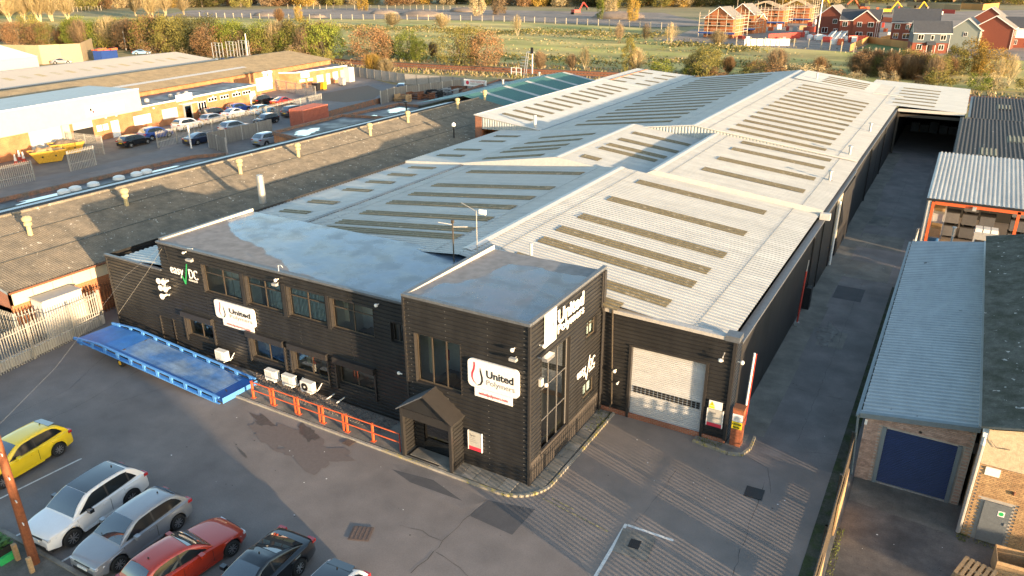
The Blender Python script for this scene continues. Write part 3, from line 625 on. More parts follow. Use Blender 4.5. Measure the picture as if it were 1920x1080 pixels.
# porch
PX0,PX1,PYF=-18.83,-16.45,22.74-.0
PX0,PX1,PYF=-19.15,-16.38,22.72
po=MB(); 
pz=2.62
for x0,x1 in ((PX0,PX0+.14),(PX1-.14,PX1)): po.box(x0,x1,PYF,PYF+.16,.09,pz)
po.box(PX0+.14,PX1-.14,PYF+.01,PYF+.15,pz-.42,pz)
pr=po.build('porch',M['clad_trim'],parent=tw)
for x,nn in ((PX0+.02,-1),(PX1-.02,1)):
    MB().ribwall((x,PYF+.16 if nn>0 else YT),(0,1 if nn>0 else -1),(nn,0),YT-PYF-.16,.09,pz,pitch=.2).build('side_panel',M['clad'],parent=pr)
    MB().ribwall((x-.03*nn,PYF+.16 if nn<0 else YT),(0,1 if nn<0 else -1),(-nn,0),YT-PYF-.16,.09,pz,pitch=.2).build('side_panel',M['clad'],parent=pr)
xm=(PX0+PX1)/2; za=pz+1.02
e=.12
rfl=MB()
rfl.add([(PX0-e,PYF-e,pz-.02),(xm,PYF-e,za),(xm,YT,za),(PX0-e,YT,pz-.02),(PX0-e,PYF-e,pz-.08),(xm,PYF-e,za-.06),(xm,YT,za-.06),(PX0-e,YT,pz-.08)],[(0,1,2,3),(7,6,5,4),(0,4,5,1),(0,3,7,4)])
rfl.build('roof_slope',M['cap_blue'],parent=pr)
rfl=MB()
rfl.add([(xm,PYF-e,za),(PX1+e,PYF-e,pz-.02),(PX1+e,YT,pz-.02),(xm,YT,za),(xm,PYF-e,za-.06),(PX1+e,PYF-e,pz-.08),(PX1+e,YT,pz-.08),(xm,YT,za-.06)],[(0,1,2,3),(7,6,5,4),(0,4,5,1),(1,5,6,2)])
rfl.build('roof_slope',M['clad_trim'],parent=pr)
MB().add([(PX0,PYF+.05,pz),(PX1,PYF+.05,pz),(xm,PYF+.05,za-.06)],[(0,1,2)]).build('gable',M['clad'],parent=pr)
MB().box(xm-.75,xm+.95,YT-.06,YT-.03,.12,2.2).build('entrance_door',glass_dk,parent=pr)
fl=MB()
for i in range(9): fl.box(PX0+.16,PX1-.16,PYF+.1+i*.1,PYF+.19+i*.1,.086,.10)
fl.build('floor_grille',M['black'],parent=pr)
MB().box(PX0+.3,PX1-.2,YT-.75,YT-.08,.1,.13).build('doormat',M['conc'],parent=pr)
# ---------------------------------------------------------------- warehouse
wh=thing('warehouse','very long black walled warehouse under stepped cream ribbed roofs with rows of rooflights','warehouse',(-20,60,0))
XE,ZE,XRG,ZRG,XV,ZV,XL,ZL=-6.98,5.24,-21.45,6.82,-36.0,5.28,-42.1,4.76
Y1,Y2,Y3=53.2,69.4,118.5
def rz(x): return ZE+(XE-x)*(ZRG-ZE)/(XE-XRG)
PIT,DEP=.333,.045
def slope(name,x0,z0,x1,z1,y0,y1,m='roof',off=0,pitch=PIT,parent=wh):
    return MB().corr((x0,y0,z0),(x0,y1,z0),(x1,y1,z1),(x1,y0,z1),pitch,DEP,off).build(name,M[m],parent=parent)
def rooflights(x0,z0,x1,z1,f0,f1,ys,w=1.0,off=.05):
    # strips along the slope between fractions f0..f1
    for yy in ys:
        P=lambda f:(x0+(x1-x0)*f,z0+(z1-z0)*f)
        (xa,za_),(xb,zb_)=P(f0),P(f1)
        MB().corr((xa,yy,za_),(xa,yy+w,za_),(xb,yy+w,zb_),(xb,yy,zb_),PIT,DEP,off).build('rooflight',M['skyl'],parent=wh)
# section 1
slope('roof_slope',XE,ZE,XRG,ZRG,YW+.05,Y1); slope('roof_slope',XRG,ZRG,XV,ZV,YTB+.1,Y1); slope('lean_to_roof',XV,ZV,XL,ZL,YM+.1,Y1,m='roof2')
# section 2 stands one step higher
st=.32
X2,Z2=-27.0,6.95
slope('roof_slope',XE+.25,ZE+st,-18.9,rz(-18.9)+st,Y1,Y2+.3); slope('roof_slope',X2,Z2,XV,ZV+st*.6,Y1,Y2+.3); slope('roof_slope',-19.6,6.1,X2,Z2,Y1,Y2+.3); slope('roof_slope',-18.9,rz(-18.9)+st,-19.6,6.1,Y1,Y2+.3)
slope('lean_to_roof',XV,ZV+st*.6,XL,ZL+.2,Y1,Y2+.3,m='roof2')
# section 3, the tall far range
X3,Z3=-21.1,7.35
slope('roof_slope',XE+.25,ZE+st+.06,X3,Z3,Y2,Y3); slope('roof_slope',X3,Z3,-37.2,5.35,Y2,Y3); slope('roof_slope',-37.2,5.3,-45.3,6.3,Y2+.4,103.5,m='roof2')
slope('roof_slope',-37.25,5.3,-47.0,6.0,104.0,121.0,m='roof2')
slope('roof_slope',-10.2,ZE+st+.12+.35,X3+1.0,Z3-.02,109.0,Y3+.1,m='roof2',off=.05)
# ridge caps
rc=MB()
def ridge(x,z,y0,y1,w=.32):
    rc.add([(x+w,y0,z-w*.1+.055),(x,y0,z+.085),(x-w,y0,z-w*.1+.055),(x+w,y1,z-w*.1+.055),(x,y1,z+.085),(x-w,y1,z-w*.1+.055)],[(0,3,4,1),(1,4,5,2)])
for ar in ((XRG,ZRG,YTB+.9,Y1),(X2,Z2,Y1,Y2),(-18.9,rz(-18.9)+st,Y1,Y2),(X3,Z3,Y2,Y3)): ridge(*ar)
rc.build('ridge_cap',M['flash'],parent=wh)
# step flashings and gable walls facing the camera
g=MB()
def vstep(pts,y,m=None):
    # pts: list of (x,zlow,zhigh)
    for i in range(len(pts)-1):
        (x0,l0,h0),(x1,l1,h1)=pts[i],pts[i+1]
        g.quad((x1,y,l1),(x0,y,l0),(x0,y,h0),(x1,y,h1)) if x0>x1 else g.quad((x0,y,l0),(x1,y,l1),(x1,y,h1),(x0,y,h0))
y=Y1-.015
vstep([(-6.75,5.0,ZE+st+.05),(-18.9,rz(-18.9),rz(-18.9)+st+.06)],y); vstep([(-18.9,rz(-18.9)-.1,rz(-18.9)+st+.06),(-19.6,rz(-19.6)-.1,6.55)],y)
vstep([(-19.6,6.0,6.2),(-27.0,6.0,Z2+.06),(XV,ZV-.1,ZV+st*.6+.05),(XL,ZL-.1,ZL+.26)],y)
g.build('step_flashing',M['flash'],parent=wh)
gw=MB()   # ribbed white gable of the far range above section 2
def ribgable(pts,y,pitch=.3):
    for i in range(len(pts)-1):
        (x0,l0,h0),(x1,l1,h1)=pts[i],pts[i+1]; nn=max(1,int(abs(x1-x0)/pitch))
        for k in range(nn):
            for (u0,u1,d0_,d1_) in ((0,.4,0,0),(.4,.5,0,.05),(.5,.9,.05,.05),(.9,1,.05,0)):
                ta,tb=(k+u0)/nn,(k+u1)/nn; L_=lambda p,q,t:p+(q-p)*t
                gw.quad((L_(x0,x1,ta),y-d0_,L_(l0,l1,ta)),(L_(x0,x1,tb),y-d1_,L_(l0,l1,tb)),(L_(x0,x1,tb),y-d1_,L_(h0,h1,tb)),(L_(x0,x1,ta),y-d0_,L_(h0,h1,ta)))
ribgable([(-28.4,6.2,6.42),(-21.1,6.0,Z3),(-18.4,6.2,Z3-.28),(-6.9,5.2,5.62)],Y2)
gw.build('ribbed_gable',M['roof2'],parent=wh); gw=MB()
ribgable([(-44.5,4.9,6.2),(-37.2,5.0,5.3)],Y2+.35)
gw.build('ribbed_gable',M['roof2'],parent=wh)
MB().box(-45.3,-44.5,Y2+.3,Y2+.8,3.5,6.2).build('brick_pier',M['brick_red_x'],parent=wh)
MB().box(-45.4,-45.2,Y2+.4,121,0,6.0).build('rear_side_wall',M['brick_red_y'],parent=wh)
vg=MB(); 
def bar(p,q,w=.12,h=.09):
    p,q=Vector(p),Vector(q); d=(q-p).normalized(); s=d.cross(Vector((0,0,1))).normalized()*w/2; u=Vector((0,0,h))
    vg.add([p-s,p+s,q+s,q-s,p-s+u,p+s+u,q+s+u,q-s+u],[(3,2,1,0),(4,5,6,7),(0,1,5,4),(1,2,6,5),(2,3,7,6),(3,0,4,7)])
bar((-45.4,Y2+.3,6.3),(-37.2,Y2+.3,5.36),.2); bar((-45.4,Y2+.3,6.28),(-45.4,103.5,6.28),.25); bar((-37.2,103.55,5.32),(-45.4,103.55,6.32),.2)
bar((X3,Y2-.05,Z3+.04),(-28.4,Y2-.05,6.46),.15); bar((X3,Y2-.05,Z3+.04),(-6.8,Y2-.05,5.64),.15)
bar((XE+.35,109,ZE+st+.25),(-10.2,109.0,ZE+st+.5),.1)
vg.build('verge_flashing',M['flash'],parent=wh)
# valley gutters
vl=MB()
for (x,z,y0,y1) in ((XV,ZV+.05,YTB+1,Y1),(-37.2,5.37,Y2,121.0)): vl.box(x-.16,x+.16,y0,y1,z-.02,z+.045)
vl.build('valley_gutter',M['cap_blue'],parent=wh)
# rooflights, counted from the photograph
def fr_(x,xa,xb): return (x-xa)/(xb-xa)
rooflights(XE,ZE,XRG,ZRG,.17,.88,[32.0,34.4,36.9,39.5,42.2,45.6,49.3]) if 0 else None
for (yy,f0,f1) in ((30.98,.36,.80),(32.89,.24,.84),(35.93,.22,.84),(38.18,.215,.84),(41.09,.21,.84),(45.54,.21,.84),(50.62,.21,.84)):
    rooflights(XE,ZE,XRG,ZRG,f0,f1,[yy-.5])
for yy,f0,f1 in ((33.76,.12,.84),(35.23,.12,.84),(37.61,.14,.84),(40.44,.14,.84),(42.96,.14,.84),(45.82,.14,.84),(50.61,.14,.84)):
    rooflights(XRG,ZRG,XV,ZV,f0,f1,[yy-.5])
for yy in (36.67,39.45,43.22,45.96,48.75,51.54): rooflights(XV,ZV,XL,ZL,.28,.72,[yy-.4],.8)
for yy in (56.69,60.76,64.81,67.91,71.01): rooflights(XE+.25,ZE+st,-18.9,rz(-18.9)+st,.16,.78,[yy-.5])
for yy in (54.61,57.50,59.27,61.91,64.73): rooflights(X2,Z2,XV,ZV+st*.6,.22,.85,[yy-.45],.9)
for yy,f0 in ((55.32,.62),(58.76,.15),(60.40,.12),(62.94,.1),(66.18,.1)): rooflights(-19.6,6.1,X2,Z2,f0,.83,[yy-.45],.9)
for yy in (55.97,58.74,63.12,65.95): rooflights(XV,ZV+st*.6,XL,ZL+.2,.28,.74,[yy-.4],.8)
ys=[70.6+k*2.62 for k in range(16)]
for k,yy in enumerate(ys[:14]): rooflights(XE+.25,ZE+st+.06,X3,Z3,.2 if k<12 else .42,.80,[yy],.9)
for yy in (110.2,111.9,113.6,115.4): rooflights(-10.2,ZE+st+.47,X3+1,Z3-.02,.12,.66,[yy],.55,.105)
for k in range(17): rooflights(X3,Z3,-37.2,5.35,.2,.84,[72.2+k*2.65],.85)
for k in range(12): rooflights(-37.2,5.3,-45.3,6.3,.34,.80,[72.5+k*2.45],.75)
for k in range(4): rooflights(-37.25,5.3,-47,6.0,.2,.42,[106+k*3.6],.8); rooflights(-37.25,5.3,-47,6.0,.58,.8,[106+k*3.6],.8)
# front wall with the roller door
o=(-12.98,YW); Lw=-6.70+12.98
dx0,dx1,dz=-11.48+12.98,-7.87+12.98,3.93
MB().ribwall(o,a,n,Lw,.25,5.52,openings=[(dx0-.12,dx1+.12,0,dz+.1)]).build('front_wall',M['clad'],parent=wh)
k=MB()
for p,q in ((dx0-.13,dx0),(dx1,dx1+.13)): k.fbox(o,a,n,p,q,-.3,.08,.0,dz+.1)
k.fbox(o,a,n,dx0,dx1,-.3,.08,dz,dz+.12); k.build('door_frame',M['clad_trim'],parent=wh)
rd=MB(); zz=.03
while zz<dz: rd.add([(o[0]+dx0,YW+.16,zz),(o[0]+dx1,YW+.16,zz),(o[0]+dx1,YW+.12,zz+.05),(o[0]+dx0,YW+.12,zz+.05),(o[0]+dx1,YW+.16,zz+.098),(o[0]+dx0,YW+.16,zz+.098)],[(0,1,2,3),(3,2,4,5)]); zz+=.1
rdo=rd.build('roller_door',M['shutter'],parent=wh)
for r_ in range(3):
    for c in range(16):
        x0=o[0]+dx0+.12+c*(dx1-dx0-.24)/16; MB().box(x0+.02,x0+(dx1-dx0-.24)/16-.03,YW+.10,YW+.125,1.42+r_*.12,1.51+r_*.12).build('vision_slot',M['black'],parent=rdo)
MB().box(-12.98,-6.66,YW-.06,YW+.02,.0,.25).build('brick_base',M['brick_red_x'],parent=wh)
t_=MB(); t_.add([(-12.98,YW-.1,5.66),(-6.55,YW-.1,5.52),(-6.55,YW+.25,5.52),(-12.98,YW+.25,5.66),(-12.98,YW-.1,5.48),(-6.55,YW-.1,5.36),(-6.55,YW+.25,5.36),(-12.98,YW+.25,5.48)],[(0,1,2,3),(0,4,5,1),(1,5,6,2),(3,2,6,7)]); t_.build('verge_capping',mat('weathered_flashing',(0.40,0.385,0.36),0.6,var=0.15,scale=2),parent=wh)
MB().quad((-12.98,YW+.24,5.4),(-6.7,YW+.24,5.3),(-6.7,YW+.24,4.9),(-12.98,YW+.24,4.9)).build('verge_back',M['flash'],parent=wh)
MB().box(-7.15,-6.5,YW-.12,YW+.55,5.35,5.62).build('corner_box',M['cap_blue'],parent=wh)
t_=MB(); t_.box(-6.75,-6.6,YW-.1,YW+.05,.25,5.4); t_.build('corner_trim',M['clad_trim'],parent=wh)
# corner return (ribbed, sunlit) and long side wall in flat panels
MB().ribwall((-6.62,YW),(0,1),(1,0),.9,.15,5.35,pitch=.2).build('corner_return',M['clad'],parent=wh)
def sidewall(x,y0,y1,zc):
    yy=y0
    while yy<y1-.1:
        ye=min(y1,yy+3.05)
        MB().box(x-.05,x,yy+.006,ye-.006,.05,zc-.12).build('wall_panel',M['clad_flat'],parent=wh); yy=ye
    c=MB(); c.box(x-.36,x+.06,y0,y1,zc-.12,zc); c.build('gutter_capping',M['cap_blue'],parent=wh)
M['clad_flat']=mat('flat_black_cladding',(0.02,0.019,0.019),0.6,var=0.3,scale=0.4,streak=(0.25,(1,0.8,0.15)))
sidewall(-6.62,YW+.9,Y1,4.98)
sidewall(-6.55,Y1,67.5,5.30)
sidewall(-6.62,67.5,Y2+16,5.32); sidewall(-6.6,Y2+16,103,5.34)
dp=MB()
for yy,zt in ((49.3,4.9),(57.8,5.2),(66.9,5.2),(78,5.2),(90,5.2)): dp.tube([(-6.52,yy,zt),(-6.52,yy,.1)],.06,8)
dp.build('downpipe',M['clad_trim'],parent=wh)
MB().box(-6.6,-6.2,49.0,49.6,0,1.5).build('pipe_guard',M['black'],parent=wh)
MB().box(-6.9,-6.25,Y1-.25,Y1+.1,5.0,5.45).build('gutter_end',M['flash'],parent=wh)
# open sliding door leaf part way up the alley: cream reveal and white track
MB().box(-6.54,-6.48,58.3,60.6,1.6,5.1).build('side_door_reveal',M['cream_wall'],parent=wh)
MB().tube([(-6.38,58.2,.1),(-6.36,58.35,5.0)],.09,6).build('door_track',M['white'],parent=wh)
MB().box(-6.5,-6.42,60.5,67,.1,5.0).build('sliding_door',M['clad_flat'],parent=wh)
# left wall of the lean-to
MB().box(XL-.05,XL,YM+9,Y2+.3,0,4.95).build('left_wall',M['clad_flat'],parent=wh)
# roof flue pipes

fl_=MB()
for (x,yy,h) in ((-7.73,61.53,.75),(-7.68,71.39,.85),(-7.49,83.60,.9),(-17.64,111.74,1.1)):
    zb=rz(x)+.3; f=MB(); f.lathe((x,yy,zb),[(.11,0),(.11,h),(.2,h),(.2,h+.07),(0,h+.1)],10); f.build('roof_flue',M['steel'],parent=wh)
    MB().box(x-.22,x+.22,yy-.22,yy+.22,zb,zb+.05).build('flue_base',M['rust'],parent=wh)
f=MB().lathe((-38.36,70.48,5.5),[(.16,0),(.16,1.25),(0,1.25)],10); f.build('roof_flue',M['flash'],parent=wh)
MB().lathe((-44.60,38.76,4.4),[(.27,0),(.27,2.0),(.24,2.02),(.24,2.15),(0,2.15)],14).build('chimney_flue',M['steel'],parent=wh)
# canopy that bridges the end of the alley
cn=thing('alley_canopy','cream roofed canopy bridging the far end of the alley, dark inside','canopy',(-3,103,0))
slope('roof_slope',.55,5.35,-11.5,5.92,102.2,124.5,m='roof2',off=.02,parent=cn)
for k in range(6):
    f0,f1=.28,.66; yy=104.0+k*2.8; xa,za_=.55-12.05*f0,5.35+.57*f0; xb,zb_=.55-12.05*f1,5.35+.57*f1
    MB().corr((xa,yy,za_),(xa,yy+.55,za_),(xb,yy+.55,zb_),(xb,yy,zb_),PIT,DEP,.075).build('rooflight',M['skyl'],parent=cn)
MB().box(-6.5,.45,102.2,102.3,5.08,5.42).build('fascia',M['flash'],parent=cn)
MB().box(-6.5,.3,102.5,102.7,4.45,4.75).build('lintel_beam',M['tan'],parent=cn)
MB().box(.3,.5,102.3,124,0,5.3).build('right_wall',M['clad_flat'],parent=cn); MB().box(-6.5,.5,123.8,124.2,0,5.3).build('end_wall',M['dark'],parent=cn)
MB().box(-6.62,-6.5,103,124,0,5.4).build('left_wall',M['clad_flat'],parent=cn)
MB().box(.05,.3,102.4,102.65,0,4.9).build('post',M['steel'],parent=cn); MB().box(-6.5,-6.3,102.4,102.65,0,4.9).build('post',M['tan'],parent=cn)
q=random.Random(4)
for i in range(5):
    x=-5.6+i*1.15; MB().box(x,x+1.0,119,120.1,0,q.uniform(.9,2.2)).build('stored_goods',M['crate'],parent=cn)

# screw lines of the tower cladding, and lap lines of the long roof sheets
for xx in (XTL+.28,XTL+2.2,XTL+4.3,XT-.22):
    sc=MB()
    for k in range(24):
        z=.5+k*.3
        if wT[0]-.15<xx-XTL<wT[1]+.15 and wT[2]-.1<z<wT[3]+.1: continue
        sc.box(xx-.012,xx+.012,YT-.058,YT-.049,z,z+.022)
    sc.build('screw_row',M['steel'],parent=tw,kind='stuff')
for (xa,za,xb,zb,y0,y1) in ((XE,ZE,XRG,ZRG,YW+.3,Y1),(XRG,ZRG,XV,ZV,YTB+.4,Y1),(XE+.25,ZE+st+.06,X3,Z3,Y2,Y3),(X3,Z3,-37.2,5.35,Y2,Y3),(XE+.25,ZE+st,-18.9,rz(-18.9)+st,Y1,Y2)):
    for f in (.12,.91):
        x=xa+(xb-xa)*f; z=za+(zb-za)*f; sg_=1 if xb<xa and zb>za else -1
        MB().add([(x-.02,y0,z+.058),(x+.05,y0,z+.056),(x+.05,y1,z+.056),(x-.02,y1,z+.058)],[(0,1,2,3)]).build('sheet_lap',M['lapline'],parent=wh)

# ================================================================ signs, lamps, cameras, air conditioners
def rrect(x0,x1,z0,z1,r,n=5):
    p=[]
    for cx,cz,a0 in ((x1-r,z0+r,-90),(x1-r,z1-r,0),(x0+r,z1-r,90),(x0+r,z0+r,180)):
        for k in range(n+1): a=R(a0+90*k/n); p.append((cx+r*math.cos(a),cz+r*math.sin(a)))
    return p
def plate(poly,y0,y1):
    # solid plate in the xz plane between y0 (front) and y1 (back)
    n=len(poly); mb=MB(); mb.add([(p[0],y0,p[1]) for p in poly]+[(p[0],y1,p[1]) for p in poly],[tuple(range(n)),tuple(range(2*n-1,n-1,-1))]+[(i,n+i,n+(i+1)%n,(i+1)%n) for i in range(n)]); return mb
def curve_band(pts,w,y):
    mb=MB(); P=[Vector(p) for p in pts]; L=[];Rr=[]
    for i,p in enumerate(P):
        d=(P[min(i+1,len(P)-1)]-P[max(i-1,0)]).normalized(); n=Vector((-d.y,d.x)); ww=w[i] if isinstance(w,list) else w
        L.append(p+n*ww); Rr.append(p-n*ww)
    for i in range(len(P)-1): mb.quad((Rr[i].x,y,Rr[i].y),(Rr[i+1].x,y,Rr[i+1].y),(L[i+1].x,y,L[i+1].y),(L[i].x,y,L[i].y))
    return mb
def up_sign(x0,x1,z0,z1,sub,y,label):
    t=thing('company_sign',label,'sign',((x0+x1)/2,y,z0),0)
    h=z1-z0; w=x1-x0
    MB.build(plate(rrect(x0,x1,z0,z1,h*.17),y,y+.09),'board',M['white'],parent=t)
    plate([(sub[0],sub[2]),(sub[1],sub[2]),(sub[1],sub[3]),(sub[0],sub[3])],y+.03,y+.07).build('web_board',M['white'],parent=t)
    # flask shaped mark: red stroke on the left, black stroke on the right
    c=x0+w*.185; S_=h
    lp=[(c-.10*S_,z0+.90*S_),(c-.095*S_,z0+.78*S_),(c-.12*S_,z0+.64*S_),(c-.185*S_,z0+.47*S_),(c-.19*S_,z0+.33*S_),(c-.13*S_,z0+.2*S_),(c-.02*S_,z0+.10*S_)]
    rp=[(c+.12*S_,z0+.74*S_),(c+.135*S_,z0+.60*S_),(c+.185*S_,z0+.42*S_),(c+.19*S_,z0+.28*S_),(c+.13*S_,z0+.15*S_),(c+.0*S_,z0+.085*S_)]
    curve_band(lp,[.03*S_,.035*S_,.036*S_,.036*S_,.03*S_,.02*S_,.006*S_],y-.004).build('emblem_stroke',M['sign_r'],parent=t)
    curve_band(rp,[.012*S_,.032*S_,.036*S_,.036*S_,.03*S_,.008*S_],y-.004).build('emblem_stroke',M['black'],parent=t)
    text('lettering','United',M['black'],t,(x0+w*.365,y-.006,z0+h*.46),(1,0,0),(0,0,1),h*.36,w*.53,bold=.012)
    text('lettering','Polymers',M['text_grey'],t,(x0+w*.365,y-.006,z0+h*.20),(1,0,0),(0,0,1),h*.26,w*.55)
    text('lettering','unitedpolymers.com',M['text_red'],t,(sub[0]+(sub[1]-sub[0])*.12,y+.02,sub[2]+(sub[3]-sub[2])*.30),(1,0,0),(0,0,1),(sub[3]-sub[2])*.5,(sub[1]-sub[0])*.76)
    return t
up_sign(-15.93,-13.45,4.30,5.62,(-15.63,-13.78,3.86,4.27),YT-.16,'white rounded company board with red and black emblem on the front of the entrance tower')
up_sign(-33.48,-30.38,2.98,4.06,(-33.0,-30.6,2.58,2.95),YM-.16,'white rounded company board between the two rows of office windows')
# white logo on the sunny tower wall
xs=XT+.075
t=thing('wall_logo','white square emblem panel and white company lettering high on the sunny tower wall','sign',(xs,26,6.2),0)
MB().box(xs,xs+.03,24.76,25.80,6.22,7.72).build('emblem_panel',M['white'],parent=t)
def band_yz(pts,w,x):
    mb=MB(); P=[Vector(p) for p in pts]
    for i in range(len(P)-1):
        d=(P[i+1]-P[i]).normalized(); n=Vector((-d.y,d.x)); wa,wb=w[i],w[i+1]
        a0=P[i]-n*wa;a1=P[i]+n*wa;b0=P[i+1]-n*wb;b1=P[i+1]+n*wb
        mb.quad((x,a0.x,a0.y),(x,b0.x,b0.y),(x,b1.x,b1.y),(x,a1.x,a1.y))
    return mb
band_yz([(25.14,7.5),(25.13,7.25),(25.06,6.95),(25.0,6.75),(25.03,6.55),(25.14,6.42)],[.012,.016,.018,.018,.014,.006],xs+.034).build('emblem_stroke',M['text_grey'],parent=t)
band_yz([(25.46,7.42),(25.49,7.1),(25.58,6.8),(25.56,6.6),(25.44,6.45),(25.32,6.38)],[.01,.03,.03,.024,.014,.004],xs+.034).build('emblem_stroke',M['black'],parent=t)
text('lettering','United',M['white'],t,(xs+.035,25.90,6.86),(0,1,0),(0,0,1),.86,2.52,bold=.03,ext=.015)
text('lettering','Polymers',M['white'],t,(xs+.035,25.88,6.40),(0,1,0),(0,0,1),.58,2.58,bold=.012,ext=.015)
def easy(t,P0,xd,s,yd=(0,0,1),tick='sign_green',w=1.0):
    x=Vector(xd); u=Vector((0,0,1)); p=Vector(P0); nn=x.cross(u)
    text('lettering','easy',M['white'],t,p[:],xd,(0,0,1),s,s*1.42*w,ext=.012,bold=.004)
    text('lettering','DC',M['white'],t,(p+x*s*2.02*w-u*s*.06)[:],xd,(0,0,1),s*1.05,s*.92*w,ext=.012,bold=.003)
    mb=MB()
    q=lambda a,b:(p+x*(a*s*w)+u*(b*s)-nn*0.0+nn*.02)[:]
    mb.add([q(1.22,.02),q(1.36,.02),q(1.56,-.36),q(1.98,1.02),q(2.10,1.02),q(1.62,-.62),q(1.50,-.62)],[(0,6,2,1),(6,5,2),(5,4,3,2)])
    mb.build('tick',M[tick],parent=t)
    st_=MB(); q2=random.Random(2)
    for k in range(9):
        a0=1.98+k*.108; pa=p+x*(a0*s*w)-u*(s*.27)+nn*.012; 
        st_.quad(pa[:],(pa+x*s*.07*w)[:],(pa+x*s*.07*w+u*s*.15)[:],(pa+u*s*.15)[:])
    st_.build('strapline',M['lamp'],parent=t)
t=thing('wall_logo','white easy DC lettering with a green tick near the left end of the office block','sign',(-36,YM-.07,4.6),0)
easy(t,(-36.95,YM-.075,4.92),(1,0,0),.78)
t=thing('wall_logo','white easy DC lettering with a white tick on the sunny tower wall','sign',(XT+.07,29,3),0)
easy(t,(XT+.075,28.05,3.10),(0,1,0),.72,tick='white',w=.92)
def tenant(x0,x1,z0,z1,y,label):
    t=thing('notice_board',label,'sign',((x0+x1)/2,y,z0),0)
    MB().box(x0,x1,y,y+.05,z0+(z1-z0)*.2,z1).build('panel',M['sign_g'],parent=t)
    MB().box(x0,x1,y,y+.05,z0,z0+(z1-z0)*.2-.003).build('red_band',M['sign_r'],parent=t)
    for a_ in (x0-.035,x1): MB().box(a_,a_+.035,y-.01,y+.06,z0-.01,z1+.01).build('edge_strip',M['white'],parent=t)
    text('lettering','Tyreo',M['text_grey'],t,(x0+(x1-x0)*.12,y-.006,z1-(z1-z0)*.25),(1,0,0),(0,0,1),.15,(x1-x0)*.45)
    for k in range(3): MB().box(x0+(x1-x0)*.12,x0+(x1-x0)*(.5+.1*k),y-.004,y,z1-(z1-z0)*(.36+.1*k),z1-(z1-z0)*(.345+.1*k)).build('print_line',M['text_grey'],parent=t)
    return t
tenant(-16.02,-15.36,1.03,1.98,YT-.13,'grey tenant board with a red foot on the tower wall beside the porch')
tenant(-7.56,-6.86,.86,1.76,YW-.13,'grey tenant board with a red foot to the right of the roller door')
t=thing('warning_sign','white warning sign with a yellow triangle above the grey board by the roller door','sign',(-7.2,YW-.1,1.8),0)
MB().box(-7.54,-6.92,YW-.12,YW-.09,1.78,2.2).build('panel',M['white'],parent=t)
MB().box(-7.52,-7.26,YW-.126,YW-.121,1.80,1.92).build('yellow_band',M['sign_y'],parent=t)
MB().add([(-7.52,YW-.125,1.94),(-7.26,YW-.125,1.94),(-7.39,YW-.125,2.17)],[(0,1,2)]).build('triangle',M['sign_y'],parent=t)
MB().add([(-7.42,YW-.128,1.99),(-7.36,YW-.128,1.99),(-7.39,YW-.128,2.1)],[(0,1,2)]).build('symbol',M['black'],parent=t)
# red barrier pillar
t=thing('barrier_pillar','red brick pillar carrying a yellow caution notice at the mouth of the alley','pillar',(-6.2,31.3,0),0)
q=random.Random(9)
MB().box(-6.40,-5.96,31.02,31.42,0,2.02).build('core',M['mortar'],parent=t)
bk=bpy.data.meshes.new('brick'); 
for row in range(26):
    z=.02+row*.077
    for side in range(2):
        if side==0:
            xx=[(-6.43,-6.22),(-6.21,-6.0),(-5.99,-5.93)] if row%2 else [(-6.43,-6.33),(-6.32,-6.11),(-6.10,-5.93)]
            for x0,x1 in xx: MB().box(x0,x1,30.99,31.06,z,z+.066+q.uniform(-.002,.002)).build('brick',M['brickR'],parent=t)
        else:
            for y0,y1 in ([(31.07,31.22),(31.23,31.45)] if row%2 else [(31.07,31.28),(31.29,31.45)]): MB().box(-5.98,-5.93,y0,y1,z,z+.066).build('brick',M['brickR'],parent=t)
MB().box(-6.44,-5.92,30.98,31.46,2.03,2.1).build('coping',M['rust'],parent=t)
MB().box(-6.41,-5.95,30.955,30.98,1.42,1.80).build('white_notice',M['white'],parent=t)
MB().box(-6.41,-5.95,30.95,30.98,1.04,1.41).build('yellow_notice',M['sign_y'],parent=t)
text('lettering','CAUTION',M['black'],t,(-6.38,30.945,1.25),(1,0,0),(0,0,1),.12,.40,bold=.004)
text('lettering','Barrier',M['black'],t,(-6.33,30.945,1.10),(1,0,0),(0,0,1),.11,.30,bold=.004)
for k in range(3): MB().box(-6.36,-6.05+.03*k,30.95,30.954,1.5+.07*k,1.515+.07*k).build('print_line',M['text_grey'],parent=t)
b=thing('boom_barrier','white and red barrier arm raised upright behind the caution pillar','barrier',(-5.95,31.6,1.0),0)
import_pts=[(-6.02,31.55,1.0),(-5.93,31.62,4.72)]
MB().tube([(-6.02,31.55,1.0),(-5.93,31.62,4.72)],.055,6).build('arm',M['white'],parent=b)
MB().tube([(-5.955,31.57,1.0),(-5.865,31.64,4.7)],.035,5).build('red_edge',M['red'],parent=b)
b=thing('boom_barrier','red barrier arm parked upright against the dark wall halfway along the first alley wall','barrier',(-6.4,46.2,0),0)
MB().tube([(-6.38,46.2,.05),(-6.30,46.35,3.6)],.06,6).build('arm',M['red'],parent=b)
MB().tube([(-6.30,46.35,3.6),(-6.27,46.42,4.3)],.035,6).build('tip',M['steel'],parent=b)
MB().box(-6.5,-6.25,46.05,46.3,0,.25).build('foot',M['steel'],parent=b)
